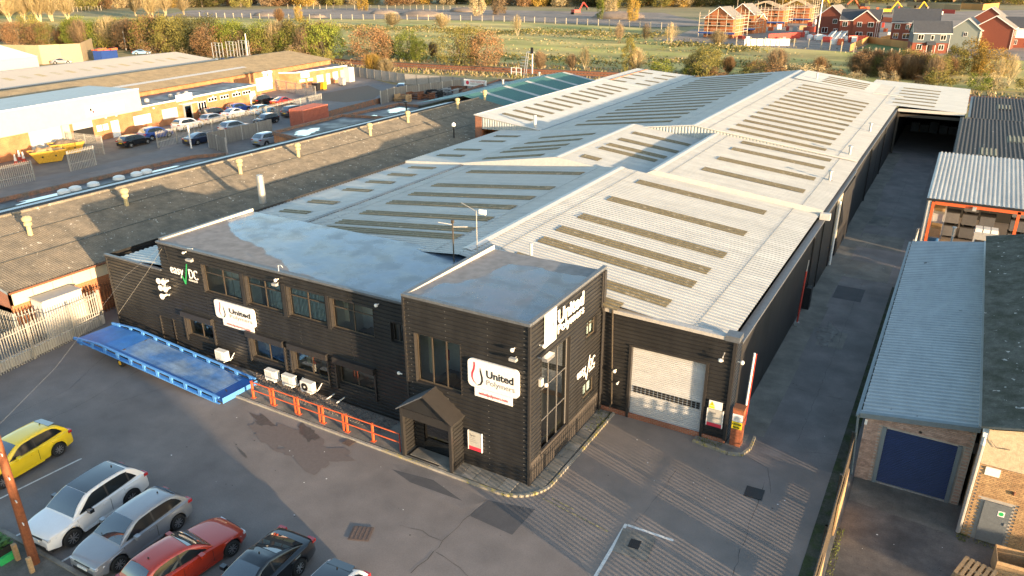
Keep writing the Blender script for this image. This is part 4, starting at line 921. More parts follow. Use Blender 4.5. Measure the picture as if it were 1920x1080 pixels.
# island the pillar stands on
solid('kerb_island',[(-8.0,30.55),(-6.3,30.35),(-5.75,30.55),(-5.55,31.2),(-5.6,32.2),(-6.55,32.4),(-6.6,30.95),(-8.0,30.95)],0.0,.1,M['conc'])
mi=thing('kerb','row of yellow edged kerb stones round the pillar island at the alley mouth','kerb',(-6,30.4,0))
kk=[(-8.0,30.52),(-6.3,30.3),(-5.72,30.5),(-5.5,31.2),(-5.55,32.3)]
for i in range(len(kk)-1):
    a_,b_=Vector(kk[i]),Vector(kk[i+1]); n_=max(1,round((b_-a_).length/.5))
    for k in range(n_):
        p,q_=a_.lerp(b_,k/n_),a_.lerp(b_,(k+.95)/n_); d=(q_-p).normalized(); nn=Vector((-d.y,d.x))*.06
        MB().prism([(p-nn)[:],(q_-nn)[:],(q_+nn)[:],(p+nn)[:]],0,.125).build('kerb_stone',M['kerb_y'],parent=mi)
# moss and weeds at wall feet
mw=MB(); q=random.Random(12)
for (x0,x1,y0,y1,n_) in ((-7.9,-6.7,30.4,30.9,120),(-12.4,-12.2,29,30.8,100),(-12.95,-12.4,28.8,30.8,80),(-1.1,-.85,22,27.5,500),(3.0,3.3,29,29.6,120),(-1.5,-1.3,33,50,220),(3.3,4.4,29.15,29.45,60)):
    for i in range(n_):
        x,yy=q.uniform(x0,x1),q.uniform(y0,y1); s=q.uniform(.03,.10); a_=q.uniform(0,6.3); z0=.09 if x<-6.6 else .02
        mw.add([(x,yy,z0),(x+s*.5*math.cos(a_),yy+s*.5*math.sin(a_),z0+s),(x-s*.4*math.sin(a_),yy+s*.4*math.cos(a_),z0+s*.7)],[(0,1,2)])
mw.build('weeds',mat('weeds',(0.09,0.11,0.02),0.9,var=0.3,scale=5),kind='stuff')
# ---- air conditioners
def ac(x,yb,z,label,fan=True,seed=0):
    t=thing('air_conditioner',label,'air conditioner',(x,yb,z),0,'air conditioners along the office wall')
    MB().box(x-.40,x+.40,yb-.30,yb,z,z+.58).build('casing',M['lamp'],parent=t)
    if fan:
        MB().lathe((x-.10,yb-.315,z+.29),[(.0,0),(.225,0),(.225,.012),(0,.012)],20,'y').build('fan_grille',M['black'],parent=t)
        MB().lathe((x-.10,yb-.325,z+.29),[(.0,0),(.06,0),(.06,.015),(0,.015)],12,'y').build('fan_hub',M['lamp'],parent=t)
    else:
        g_=MB()
        for k in range(7): g_.box(x-.33,x+.10,yb-.306,yb-.3,z+.09+k*.06,z+.12+k*.06)
        g_.build('side_grille',M['grey'],parent=t)
    MB().box(x+.2,x+.402,yb-.302,yb-.02,z+.28,z+.295).build('panel_seam',M['grey'],parent=t)
    for s in (-.28,.28): MB().box(x+s-.02,x+s+.02,yb-.34,YM-.05,z-.04,z-.002).build('bracket',M['lamp'],parent=t)
    MB().tube([(x+.41,yb-.1,z+.1),(x+.48,yb-.05,z+.02),(x+.5,YM-.05,z+.35)],.025,5).build('hose',M['lamp'],parent=t)
ac(-33.1,24.62,.55,'white air conditioner box alone on the wall behind the blue ramp',False)
ac(-29.15,24.55,.42,'white air conditioner box at the left end of the row of three',False)
ac(-27.88,24.55,.46,'white air conditioner box, middle one of the row of three',False)
ac(-26.55,24.55,.46,'white air conditioner box with its round black fan showing, right of the row of three')
t=thing('pipe_bracket','pair of empty pale wall brackets low on the office wall right of the air conditioners','bracket',(-24.9,YM-.3,.4),0)
for x in (-25.25,-24.55): MB().box(x-.02,x+.02,YM-.65,YM-.04,.38,.43).build('arm',M['lamp'],parent=t)
# ---- small lamps / cameras on the walls
def cam_dome(p,n,label,s=.09):
    t=thing('security_camera',label,'camera',p,0)
    n=Vector(n); P=Vector(p)
    MB().tube([P[:],(P+n*.14)[:]],.03,6).build('arm',M['lamp'],parent=t)
    c=P+n*.2
    MB().lathe((c.x,c.y,c.z-s),[(0,0),(s*.8,s*.3),(s,s),(s*.8,s*1.7),(0,s*2)],10).build('dome',M['lamp'],parent=t)
def flood(p,n,label,long=.3):
    t=thing('wall_light',label,'light',p,0); n=Vector(n); P=Vector(p)
    MB().tube([P[:],(P+n*.18)[:]],.025,6).build('bracket',M['steel'],parent=t)
    c=P+n*.25; MB().box(c.x-long/2,c.x+long/2,c.y-.09,c.y+.09,c.z-.07,c.z+.05).build('lamp_housing',M['grey'],parent=t)
fy=YM-.05
cam_dome((-28.28,fy,6.22),(0,-1,0),'white dome camera above the middle upper office windows')
flood((-28.31,fy,6.01),(0,-1,0),'small grey floodlight under the dome camera above the office windows')
cam_dome((-21.78,fy,6.25),(0,-1,0),'white dome camera in the shade high beside the tower')
cam_dome((-35.26,fy,6.44),(0,-1,0),'white dome camera near the roof edge above the green tick lettering',.07)
flood((-34.77,fy,6.13),(0,-1,0),'long grey floodlight above the green tick lettering',.45)
t=thing('wall_aerial','white aerial bracket just above the office roof edge at the left','aerial',(-34.61,YM-.1,6.6),0)
MB().tube([(-34.98,YM-.15,6.72),(-34.32,YM-.3,6.85)],.02,5).build('boom',M['lamp'],parent=t)
t=thing('roof_aerial','curved white aerial hook on the office roof edge','aerial',(-28.19,YM,6.6),0)
MB().tube([(-28.24,YM,6.6),(-28.22,YM,6.95),(-27.98,YM-.05,7.02),(-27.80,YM-.1,6.95)],.018,5).build('hook',M['lamp'],parent=t)
for i,(u_,v_,lab) in enumerate(((304,527,'white loudspeaker horn, topmost of the three beside the annex'),(308,539,'white twin loudspeaker, middle of the three beside the annex'),(312,554,'white loudspeaker cone, lowest of the three beside the annex'))): pass
for (x,z,lab,tw_) in ((-37.55,4.35,'pair of white horn speakers, topmost on the office wall beside the annex',1),(-37.48,3.94,'pair of small white horn speakers, middle of the stack beside the annex',1),(-37.49,3.41,'single white horn speaker, lowest of the stack beside the annex',0)):
    t=thing('horn_speaker',lab,'loudspeaker',(x,YM-.2,z),0)
    for k in range(1+tw_):
        xx=x+(k*.42 if tw_ else 0)-.15
        MB().lathe((xx,YM-.45,z),[(.0,.05),(.17,0),(.19,.02),(.07,.2),(.06,.36),(0,.36)],10,'y').build('horn',M['lamp'],parent=t)
    MB().tube([(x,YM-.1,z),(x,YM-.04,z)],.05,6).build('mount',M['lamp'],parent=t)
flood((-13.63,YT-.05,6.19),(0,-1,0),'small grey floodlight at the right end of the tower front above the board',.32)
cam_dome((-13.71,YT-.05,6.56),(0,-1,0),'white dome camera at the right end of the tower front')
cam_dome((-19.48-.4,YT+.3,3.51),(-1,0,0),'white dome camera on the shaded side of the tower by the big window',.08)
cam_dome((XT+.06,24.38,6.54),(1,0,0),'white dome camera on the sunny tower wall under the emblem panel',.08)
t=thing('wall_light','long silver bulkhead floodlight reaching out from the sunny tower wall','light',(XT+.1,24.44,6.00),0)
p=Vector((XT+.06,24.25,6.03))
MB().tube([p[:],(p+Vector((.3,0,0)))[:]],.03,6).build('arm',M['steel'],parent=t); MB().box(p.x+.25,p.x+.5,p.y-.12,p.y+.55,p.z-.06,p.z+.1).build('lamp_housing',M['alu'],parent=t)
t=thing('alarm_box','cream alarm box with a white lamp on the sunny tower wall beside the tall glazing','alarm',(XT+.05,24.51,4.72),0)
p=Vector((XT+.05,24.46,4.74))
MB().box(p.x,p.x+.12,p.y-.1,p.y+.12,p.z-.12,p.z+.22).build('box',M['flash'],parent=t); MB().lathe((p.x+.2,p.y+.2,p.z-.22),[(0,0),(.08,.02),(.08,.14),(0,.17)],10).build('lamp',M['lamp'],parent=t)
# roller door wall fittings
fy=YW-.05
t=thing('wall_lamp','curled lamp bracket with a white bulkhead lamp at the upper right of the roller door','light',(-7.19,fy,4.42),0)
x,z=-7.20,4.42
MB().tube([(x,fy,z-.1),(x+.12,fy-.25,z),(x+.1,fy-.3,z+.2),(x+.14,fy-.2,z+.42)],.03,6).build('bracket',M['steel'],parent=t); MB().lathe((x,fy-.25,z-.08),[(0,0),(.1,.05),(.1,.14),(0,.19)],10).build('lamp',M['lamp'],parent=t)
MB().tube([(x-.2,fy-.05,z-.05),(x-.1,fy-.2,z-.12),(x+.05,fy-.25,z-.16)],.02,5).build('cable',M['black'],parent=t)
cam_dome((-6.58,YW+.35,4.23),(1,0,0),'white camera on the ribbed corner return by the barrier arm',.1)
cam_dome((-12.24,fy,2.48),(0,-1,0),'white round sensor left of the roller door',.09)
cam_dome((-12.07,fy,1.84),(0,-1,0),'small white sensor lower left of the roller door',.06)
MB().tube([(-12.56,YW-.12,5.9),(-12.36+.0,YW-.12,.55),(-12.43,YW-.2,.35)],.045,8).build('waste_pipe',M['tan'],label='slim brown waste pipe standing up the wall left of the roller door',cat='pipe')
# aerial masts
t=thing('aerial_mast','television aerial on a tan mast at the back of the office roof','aerial',(-21.39,30.57,6.55),0)
bx,by=-21.39,30.57
MB().tube([(bx,by,6.55),(bx,by,8.75)],.035,6).build('mast',M['tan'],parent=t)
for k,(dx,dy,dz) in enumerate(((-.8,-.15,.0),(.75,.25,-.12))): MB().tube([(bx,by,8.6+dz),(bx+dx,by+dy,8.6+dz+.05)],.022,5).build('boom',M['flash'],parent=t)
MB().box(bx-.06,bx+.06,by-.06,by+.06,8.68,8.85).build('mast_head',M['tan'],parent=t)
bx,by=-20.6,31.6
t=thing('aerial_mast','slim steel mast with a small white panel standing behind the tower by the ridge','aerial',(bx,by,6.7),0)
MB().tube([(bx,by,6.7),(bx,by,9.2)],.03,6).build('mast',M['steel'],parent=t)
MB().tube([(bx,by,9.15),(bx-.45,by-.05,9.35),(bx-.9,by-.05,9.5)],.02,5).build('boom',M['steel'],parent=t)
MB().box(bx+.18,bx+.58,by-.05,by+.05,9.05,9.3).build('panel',M['lamp'],parent=t)
# ---- orange guard rail
gr=thing('guard_rail','orange painted tube guard rail on the footway in front of the office','railing',(-26,23.15,.09),0)
posts=[-29.06,-27.54,-25.82,-24.18,-22.64,-21.04]
ry=22.93
for x in posts: MB().box(x-.045,x+.045,ry-.04,ry+.04,.085,1.08).build('post',M['orange'],parent=gr)
for x in posts[1:5]: MB().box(x-.26,x-.18,ry-.035,ry+.035,.085,1.05).build('post',M['orange'],parent=gr)
for x in posts: MB().box(x-.12,x+.12,ry-.1,ry+.1,.085,.10).build('foot_plate',M['orange'],parent=gr)
xe=-19.4
for z in (1.05,.58): MB().tube([(posts[0]-.03,ry-.045,z),(xe,ry-.045,z)],.032,6).build('rail',M['orange'],parent=gr)
MB().tube([(xe,ry-.045,1.05),(xe,ry-.045,.09)],.03,6).build('end_post',M['red'],parent=gr)
# ---- yard ramp
rp=thing('yard_ramp','long blue steel loading ramp on wheels with a worn chequer plate deck','ramp',(-36,22.6,0),0)
A0,A1=(-30.05,21.72),(-29.95,24.05)      # low end, front / back
def rpt(s,side,dz=0.0):                  # s metres from the low end along the ramp
    f=side; x0=A0[0]+(A1[0]-A0[0])*f; y0=A0[1]+(A1[1]-A0[1])*f
    bend=9.55
    z=.16+min(s,bend)*.098+0.0*max(0,s-bend)
    return (x0-s*.9985,y0-s*.038*(1),z+dz)
dk=MB(); dk.grid([[rpt(s,f) for f in (0.04,.25,.5,.75,.96)] for s in (0.9,3,5,7,9.55,11.6)],flip=False); dk.grid([[rpt(s,f,-.01) for f in (0.04,.25,.5,.75,.96)] for s in (0.9,3,5,7,9.55,11.6)],flip=True); dk.build('deck',M['mesh'],parent=rp)
for f0,f1 in ((.04,.16),): MB().grid([[rpt(s,f,.006) for f in (f0,f1)] for s in (.9,9.4)]).build('deck_margin',M['blue'],parent=rp)
MB().grid([[rpt(s,f,.007) for f in (.04,.96)] for s in (8.3,9.55,11.6)]).build('top_plate',M['blue'],parent=rp)
lip=MB(); lip.add([(*rpt(1.0,.02)[:2],.26),(*rpt(1.0,.98)[:2],.26),(*rpt(0,.98)[:2],.10),(*rpt(0,.02)[:2],.10),(*rpt(0,.98)[:2],.02),(*rpt(0,.02)[:2],.02)],[(0,3,2,1),(3,5,4,2)]); lip.build('lip',M['blue'],parent=rp)
MB().add([(*rpt(-.02,.02)[:2],.02),(*rpt(-.02,.98)[:2],.02),(*rpt(-.02,.98)[:2],.34),(*rpt(-.02,.02)[:2],.34)],[(0,1,2,3)]).build('end_plate',M['blue_lt'],parent=rp)
for f in (0.0,1.0):
    tp=MB(); hs=.36
    def beam(sa,sb,za,zb,w=.05,h=.07):
        p,q_=Vector(rpt(sa,f,za)),Vector(rpt(sb,f,zb)); tp.add([p+Vector((0,-w,0)),p+Vector((0,w,0)),q_+Vector((0,w,0)),q_+Vector((0,-w,0)),p+Vector((0,-w,h)),p+Vector((0,w,h)),q_+Vector((0,w,h)),q_+Vector((0,-w,h))],[(3,2,1,0),(4,5,6,7),(0,1,5,4),(1,2,6,5),(2,3,7,6),(3,0,4,7)])
    beam(.15,9.55,.16,.16); beam(9.55,11.7,.16,.06); beam(.15,9.55,-.22,-.26); beam(9.55,11.7,-.26,.0)
    tp.build('side_rail',M['blue_lt'],parent=rp)
    for k in range(11):
        s=.5+k*1.06; p=Vector(rpt(s,f)); mb=MB()
        for dx in (-.07,.05): mb.box(p.x+dx-.03,p.x+dx+.03,p.y-.05,p.y+.05,max(.02,p.z-.24),p.z+.17)
        mb.build('side_post',M['blue_lt'],parent=rp)
    wb=MB(); wb.grid([[rpt(s,f,dz) for dz in (-.22,.0)] for s in (.3,9.55,11.5)]); wb.build('side_web',M['blue'],parent=rp)
wx,wy=-38.3,21.75
MB().tube([(wx,wy,.3),(wx,wy+1.9,.3)],.05,6).build('axle',M['steel'],parent=rp)
MB().box(wx-.12,wx+.12,wy+.2,wy+.34,.3,.98).build('jack_leg',M['tan'],parent=rp); MB().box(wx-.12,wx+.12,wy+1.55,wy+1.69,.3,.98).build('jack_leg',M['tan'],parent=rp)
MB().tube([(wx-.05,wy+.05,.75),(wx-2.6,wy+.05,1.0)],.05,6).build('jack_rod',M['steel'],parent=rp)
for yy in (wy-.12,wy+.32,wy+1.4,wy+1.85):
    w_=MB().lathe((wx,yy,.27),[(.0,0),(.16,0),(.26,.03),(.27,.1),(.26,.17),(.16,.2),(0,.2)],16,'y').build('wheel',M['rubber'],parent=rp,smooth=40)
    MB().lathe((wx,yy-.012,.27),[(0,0),(.13,0),(.13,.03),(0,.03)],12,'y').build('hub',M['yellow'],parent=w_)
# ---- telegraph pole with step irons
tp=thing('telegraph_pole','weathered brown timber telegraph pole with white step irons','pole',(-26.95,10.35,0),0)
px,py=-26.95,10.35
MB().lathe((px,py,0),[(.17,0),(.16,2),(.135,6.25),(0,6.27)],14).build('shaft',M['pole'],parent=tp,smooth=40)
for k in range(9):
    z=1.5+k*.5; s=1 if k%2 else -1
    MB().tube([(px+.1*s,py-.05*s,z),(px+.36*s,py-.12*s,z+.02),(px+.37*s,py-.12*s,z+.1)],.02,5).build('step_iron',M['lamp'],parent=tp)
MB().lathe((px,py,5.85),[(.16,0),(.165,.02),(.165,.06),(.16,.08)],14).build('cable_collar',M['lamp'],parent=tp)
t=MB().tube([(px,py,5.9),(-30.5,14.5,5.4),(-36.8,22.2,5.7),(-37.4,YM-.08,6.35)],.0035,4).build('cable',M['pale'],label='thin pale cable strung from the telegraph pole to the office roof corner',cat='cable')
t=thing('drop_wire','sagging tan wire from the office roof corner down to the raised end of the ramp','cable',(-38,24,3),0)
MB().tube([(-37.25,YM-.12,6.3),(-38.6,24.5,4.7),(-41.3,23.9,1.75)],.009,5).build('wire',M['pale'],parent=t)
ch=MB().tube([(-37.05,YM-.1,6.45),(-36.95,YM-.1,6.1),(-36.85,YM-.1,5.45)],.018,5).build('hanging_cable',M['black'],label='short black cable hanging below the left roof corner of the office',cat='cable')
# ---- planter on green crate, posts by the pole
pl=thing('planter','black planter of leafy plants standing on a green crate by the pole','planter',(-28.3,10.0,0),0)
bx,by=-28.35,9.95
MB().box(bx-.5,bx+.5,by-.35,by+.35,0,.32).build('green_crate',M['sign_green'],parent=pl)
MB().box(bx-.38,bx+.38,by-.26,by+.26,.32,.62).build('trough',M['black'],parent=pl)
lf=MB(); q=random.Random(3)
for i in range(260):
    c=Vector((bx+q.uniform(-.38,.38),by+q.uniform(-.26,.26),.6+q.uniform(0,.28))); a_=q.uniform(0,6.3); s=q.uniform(.05,.11); d=Vector((math.cos(a_),math.sin(a_),q.uniform(-.3,.5)))*s; e_=Vector((-math.sin(a_),math.cos(a_),q.uniform(-.2,.4)))*s*.6
    lf.quad((c-d)[:],(c+e_)[:],(c+d)[:],(c-e_)[:])
lf.build('foliage',mat('planter_leaf',(0.05,0.13,0.03),0.7,var=0.3,scale=9),parent=pl)
MB().box(-27.75,-27.6,10.05,10.2,0,.75).build('timber_post',M['wood'],label='short pale timber post between the planter and the telegraph pole',cat='post')
MB().box(-26.6,-26.48,9.95,10.1,0,.7).build('timber_post',M['wood'],label='short pale timber post just right of the telegraph pole foot',cat='post')
solid('kerb_edge',[(-30.2,10.62),(-24.4,10.75),(-24.4,10.9),(-30.2,10.77)],0,.10,M['conc'])
sheet('side_path',[(-32,6),(-24,6),(-24.4,10.74),(-30.2,10.62),(-32,10.6)],.02,M['conc_dk'])
# ---- palisade fences: each pale is a part of its own
_pm={}
PW=.034
def palisade(name,label,pts,h,pitch=.155,m='pale',cat='fence',posts=True,rails=(.35,.86),group=None,pw=.034):
    t=thing(name,label,cat,(pts[0][0],pts[0][1],0),0,group)
    key=(h,pw)
    if key not in _pm:
        mb=MB(); w=pw
        mb.add([(-w,.0,.05),(-w*.4,-.022,.05),(w*.4,-.022,.05),(w,.0,.05),(-w,.0,h-.1),(-w*.4,-.022,h-.05),(w*.4,-.022,h-.05),(w,0,h-.1),(0,-.01,h)],[(0,1,5,4),(1,2,6,5),(2,3,7,6),(4,5,8),(5,6,8),(6,7,8),(4,0,3,7)])
        me=bpy.data.meshes.new('pale'); me.from_pydata(mb.v,[],mb.f); me.materials.append(M[m]); _pm[key]=me
    base=_pm[key]; cnt=0; extra=MB()
    if base.materials[0] is not M[m]:
        k2=(h,pw,m)
        if k2 not in _pm: c=base.copy(); c.materials.clear(); c.materials.append(M[m]); _pm[k2]=c
        base=_pm[k2]
    for i in range(len(pts)-1):
        a_,b_=Vector(pts[i]),Vector(pts[i+1]); d=(b_-a_); L=d.length; d.normalize(); ang=math.atan2(d.y,d.x); n_=max(1,int(L/pitch))
        for k in range(n_):
            p=a_+d*(L*(k+.5)/n_); o_=bpy.data.objects.new('pale',base); COL.objects.link(o_); o_.parent=t
            o_.location=(p.x-pts[0][0],p.y-pts[0][1],0); o_.rotation_euler=(0,0,ang)
        nn=Vector((-d.y,d.x))
        for f in rails:
            q0,q1=a_+nn*.02,b_+nn*.02; MB().prism([q0[:],q1[:],(q1+nn*.04)[:],(q0+nn*.04)[:]],h*f-.03,h*f+.03).build('rail',M[m],parent=t)
        if posts:
            np_=max(1,int(L/2.75))
            for k in range(np_+1):
                p=a_+d*(L*k/np_)+nn*.09; MB().box(p.x-.05,p.x+.05,p.y-.05,p.y+.05,0,h-.1).build('post',M[m],parent=t)
    return t
palisade('palisade_fence','grey steel palisade fence with pointed pales along the left edge of the car park',[(-42.7,10.8),(-43.0,17.0),(-43.9,22.6),(-44.3,24.5)],2.35,m='pale')
MB().prism([(-43.3,10.5),(-43.1,10.5),(-43.4,17.0),(-44.2,22.6),(-44.5,24.8),(-44.7,24.8),(-44.4,22.6),(-43.6,17.0)],0,.55).build('dwarf_wall',M['flash'],label='low cream dwarf wall right behind the left palisade fence',cat='wall')
palisade('palisade_fence','rusty steel palisade fence standing between the alley and the garage yard',[(-1.28,18.0),(-1.26,24.5),(-1.3,31.4)],2.3,pitch=.21,m='tan',pw=.055)
for y0,y1 in ((26.6,29.2),(22.2,23.6)): MB().box(-1.22,-1.16,y0,y1,.25,1.75).build('timber_board',M['wood'],label='long weathered board leaning inside the alley fence '+('near the garage' if y0>25 else 'at its near end'),cat='board')

# ================================================================ right hand neighbours
# garage unit
ga=thing('garage_unit','narrow brick garage unit with a blue roller shutter and a long pale blue sheet roof','garage',(1,44,0))
GX0,GX1,GY0,GY1=-1.05,2.98,31.42,57.0
g0,g1=-.17,2.46; gt=2.74
MB().box(GX0+.01,g0-.16,GY0+.02,GY0+.2,0,3.04).build('front_wall',M['mortar'],parent=ga)
MB().box(g1+.16,GX1-.01,GY0+.02,GY0+.2,0,3.62).build('front_wall',M['mortar'],parent=ga)
MB().add([(g0-.16,GY0+.02,gt),(g1+.16,GY0+.02,gt),(g1+.16,GY0+.02,3.6),(g0-.16,GY0+.02,3.16)],[(0,1,2,3)]).build('front_wall',M['mortar'],parent=ga)
# individual bricks of the front (the best part of 300), the mortar sits behind them
q=random.Random(8); bm_=bpy.data.meshes.new('brick'); b_=MB().box(-.105,.105,-.03,.0,0,.064); bm_.from_pydata(b_.v,[],b_.f); bm_.materials.append(M['brickG'])
bh=bpy.data.meshes.new('half_brick'); b_=MB().box(-.05,.05,-.03,.0,0,.064); bh.from_pydata(b_.v,[],b_.f); bh.materials.append(M['brickG'])
rest=MB(); cnt=0
for row in range(46):
    z=.005+row*.0765
    x=GX0+.02+(0 if row%2 else .11)
    seq=[] if row%2 else [(GX0+.06,1)]
    while x+.21<GX1: seq.append((x+.108,0)); x+=.22
    for (cx,half) in seq:
        hw=.05 if half else .105
        top=z+.066; lim=3.06+(cx-GX0)*(3.68-3.04)/(GX1-GX0)
        if top>lim: continue
        if cx+hw>g0-.17 and cx-hw<g1+.17 and z<gt+.02: continue
        if cnt<300:
            o_=bpy.data.objects.new('brick',bh if half else bm_); COL.objects.link(o_); o_.parent=ga; o_.location=Vector((cx,GY0+.02+q.uniform(-.004,.002),z))-OFF[ga.name]; cnt+=1
        else: rest.box(cx-hw,cx+hw,GY0-.01,GY0+.02,z,z+.064)
if rest.v: rest.build('brickwork',M['brickG'],parent=ga,kind='stuff')
k=MB(); k.box(g0-.16,g0,GY0-.04,GY0+.1,0,gt+.05).build('door_jamb',M['frame_grey'],parent=ga); MB().box(g1,g1+.16,GY0-.04,GY0+.1,0,gt+.05).build('door_jamb',M['frame_grey'],parent=ga)
rd=MB(); zz=.08
while zz<gt: rd.add([(g0,GY0+.06,zz),(g1,GY0+.06,zz),(g1,GY0+.03,zz+.04),(g0,GY0+.03,zz+.04),(g1,GY0+.06,zz+.078),(g0,GY0+.06,zz+.078)],[(0,1,2,3),(3,2,4,5)]); zz+=.08
rd.build('roller_shutter',M['shutter_blue'],parent=ga); MB().box(g0,g1,GY0+.0,GY0+.07,.01,.08).build('bottom_bar',M['steel'],parent=ga)
zl,zr=3.20,3.84
MB().corr((-1.22,GY0-.12,zl),(-1.22,GY1,zl),(3.02,GY1,zr),(3.02,GY0-.12,zr),.333,.045).build('roof_sheet',M['sheet_blue'],parent=ga)
MB().add([(-1.3,GY0-.16,zl-.17),(3.05,GY0-.16,zr-.17),(3.05,GY0-.16,zr+.05),(-1.3,GY0-.16,zl+.05),(-1.3,GY0+.05,zl+.06),(3.05,GY0+.05,zr+.06)],[(0,1,2,3),(3,2,5,4)]).build('verge_trim',M['frame_grey'],parent=ga)
MB().box(2.95,3.12,GY0-.1,GY1,zr-.02,zr+.09).build('ridge_trim',M['sheet_blue'],parent=ga)
MB().box(-1.42,-1.27,GY0-.16,GY1,zl-.15,zl-.04).build('gutter',M['frame_grey'],parent=ga)
gb=MB()
for k in range(34): gb.box(-1.28,-1.2,GY0+.3+k*.75,GY0+.36+k*.75,zl-.12,zl-.06)
gb.build('gutter_bracket',M['white'],parent=ga,kind='stuff')
MB().tube([(-1.33,GY0-.05,zl-.15),(-1.15,GY0-.02,.1)],.05,7).build('downpipe',M['frame_grey'],parent=ga)
MB().box(-1.04,-.94,GY0-.04,GY0+.05,2.7,2.95).build('junction_box',M['white'],parent=ga)
MB().box(GX0,GX1,GY0+.2,GY1,0,2.9).build('unit_walls',M['conc_dk'],parent=ga)
MB().lathe((1.1,GY1+.1,3.4),[(.07,0),(.07,1.1),(.14,1.1),(.14,1.18),(0,1.2)],8).build('vent_pipe',M['steel'],parent=ga)
MB().lathe((1.05,GY0-.03,2.93),[(0,0),(.06,.02),(.06,.08),(0,.1)],8).build('lamp',M['black'],parent=ga)
# yellow brick building with the mossy asbestos roof, coloured darker for shade
yb=thing('brick_building','yellow brick building with a cream rendered top band and a mossy ribbed roof','building',(4,40,0))
BX0,BX1,BY0,BY1=3.14,15.5,29.5,54.5
dx0,dx1=3.59,4.49
dtop=1.86
MB().box(BX0+.02,BX1,BY0+.02,BY1,0,3.36).build('wall_core',M['mortar'],parent=yb)
MB().box(BX0,BX1,BY0-.01,BY0+.3,3.38,4.86).build('rendered_band',M['render'],parent=yb); MB().box(BX0,BX0+.3,BY0+.3,BY1,3.37,4.86).build('side_band',M['render'],parent=yb)
bw=MB(); q=random.Random(18); cnt=0
by_=bpy.data.meshes.new('brick'); b_=MB().box(-.105,.105,-.028,.0,0,.064); by_.from_pydata(b_.v,[],b_.f); by_.materials.append(M['brickW'])
for row in range(44):
    z=.004+row*.0765; x=BX0+(.0 if row%2 else .11)
    while x+.21<6.4:
        cx=x+.106
        if not (cx+.1>dx0-.06 and cx-.1<dx1+.06 and z<dtop+.08):
            if cnt<300 and cx<4.9 and row>2: o_=bpy.data.objects.new('brick',by_); COL.objects.link(o_); o_.parent=yb; o_.location=Vector((cx,BY0+.02+q.uniform(-.004,.002),z))-OFF[yb.name]; cnt+=1
            else: bw.box(cx-.105,cx+.105,BY0-.008,BY0+.02,z,z+.064)
        x+=.22
bw.build('brickwork',M['brickW'],parent=yb,kind='stuff')
MB().box(BX0-.012,BX0+.03,BY0,BY1,0,3.36).build('side_brickwork',brickmat('yellow_brick_side',(0.38,0.25,0.13),(0.31,0.2,0.1),(0.36,0.31,0.24),horiz=(0,1,0)),parent=yb)
d=MB().box(dx0,dx1,BY0-.07,BY0-.02,.06,dtop).build('fire_door',mat('grey_steel_door',(0.14,0.155,0.165),0.45,var=0.15,scale=1.5),parent=yb)
MB().box(dx0+.5,dx0+.72,BY0-.078,BY0-.072,dtop-.5,dtop-.27).build('door_notice',M['white'],parent=d)
MB().lathe((dx0+.61,BY0-.079,dtop-.385),[(0,0),(.085,0),(.085,-.003),(0,-.003)],14,'y').build('green_symbol',M['sign_green'],parent=d)
MB().box(dx1-.12,dx1-.05,BY0-.1,BY0-.07,1.0,1.12).build('handle',M['steel'],parent=d)
MB().box(3.34,3.82,BY0-.04,BY0-.01,2.97,3.31).build('blank_plate',M['white'],parent=yb)
MB().lathe((4.4,BY0-.04,2.4),[(0,0),(.05,.02),(.05,.14),(0,.16)],8).build('bracket',M['rust'],parent=yb)
r0,r1,XM_=4.92,7.6,10.6
MB().corr((BX0-.28,BY0-.18,r0),(BX0-.28,BY1+.2,r0),(XM_,BY1+.2,r0+1.75),(XM_,BY0-.18,r0+1.75),.146,.05,wave=True).build('roof_slope',M['asb_moss'],parent=yb)
MB().corr((XM_,BY0-.18,r0+1.75),(XM_,BY1+.2,r0+1.75),(BX1+2.5,BY1+.2,r0),(BX1+2.5,BY0-.18,r0),.146,.05,wave=True).build('roof_slope',M['asb_moss'],parent=yb)
MB().add([(BX0,BY0,4.84),(BX1,BY0,4.84),(BX1,BY0,5.3),(XM_,BY0,6.6)],[(0,1,2,3)]).build('gable',M['render'],parent=yb)
MB().tube([(3.06,BY0+.1,4.55),(3.04,BY0-.05,4.2),(3.02,BY0+.0,.1)],.085,9).build('soil_pipe',M['steel'],parent=yb)
MB().box(2.98,3.3,BY0+.0,BY0+.4,4.5,4.68).build('gutter_end',M['white'],parent=yb)
MB().tube([(3.25,BY0-.05,4.45),(3.5,BY0-.06,4.2),(3.9,BY0-.05,4.25)],.012,4).build('cable',M['black'],parent=yb)
MB().box(2.98,3.14,GY0,54,2.6,3.1).build('valley_gutter',M['black'],parent=yb)
# pallets in the yard
def pallet(name,label,x,y,z,rot,tilt=0):
    t=thing(name,label,'pallet',(x,y,z),rot)
    for k in range(6): MB().box(-.6,.6,-.5+k*.19,-.5+k*.19+.12,.122,.144).build('top_slat',M['wood'],parent=t)
    for k in range(3): MB().box(-.6,.6,-.5+k*.45,-.4+k*.45,.0,.02).build('bottom_slat',M['wood'],parent=t)
    for i in range(3):
        for k in range(3): MB().box(-.6+i*.53,-.46+i*.53,-.5+k*.45,-.4+k*.45,.02,.10).build('block',M['wood'],parent=t)
    for i in range(3): MB().box(-.6+i*.53,-.46+i*.53,-.5,.5,.10,.12).build('stringer',M['wood'],parent=t)
    return t
p0=pallet('pallet','lower pallet of the grey weathered stack near the bottom of the garage yard',3.55,26.75,.015,1.2)
for k in range(1,4): dup(p0,(3.55+.02*k,26.75-.01*k,.015+.146*k),1.2+.02*k,label=['','second pallet up in the weathered stack near the bottom of the garage yard','third pallet up in the weathered stack near the bottom of the garage yard','topmost pallet of the weathered stack near the bottom of the garage yard'][k],group='stacked pallets')
p0['group']='stacked pallets'
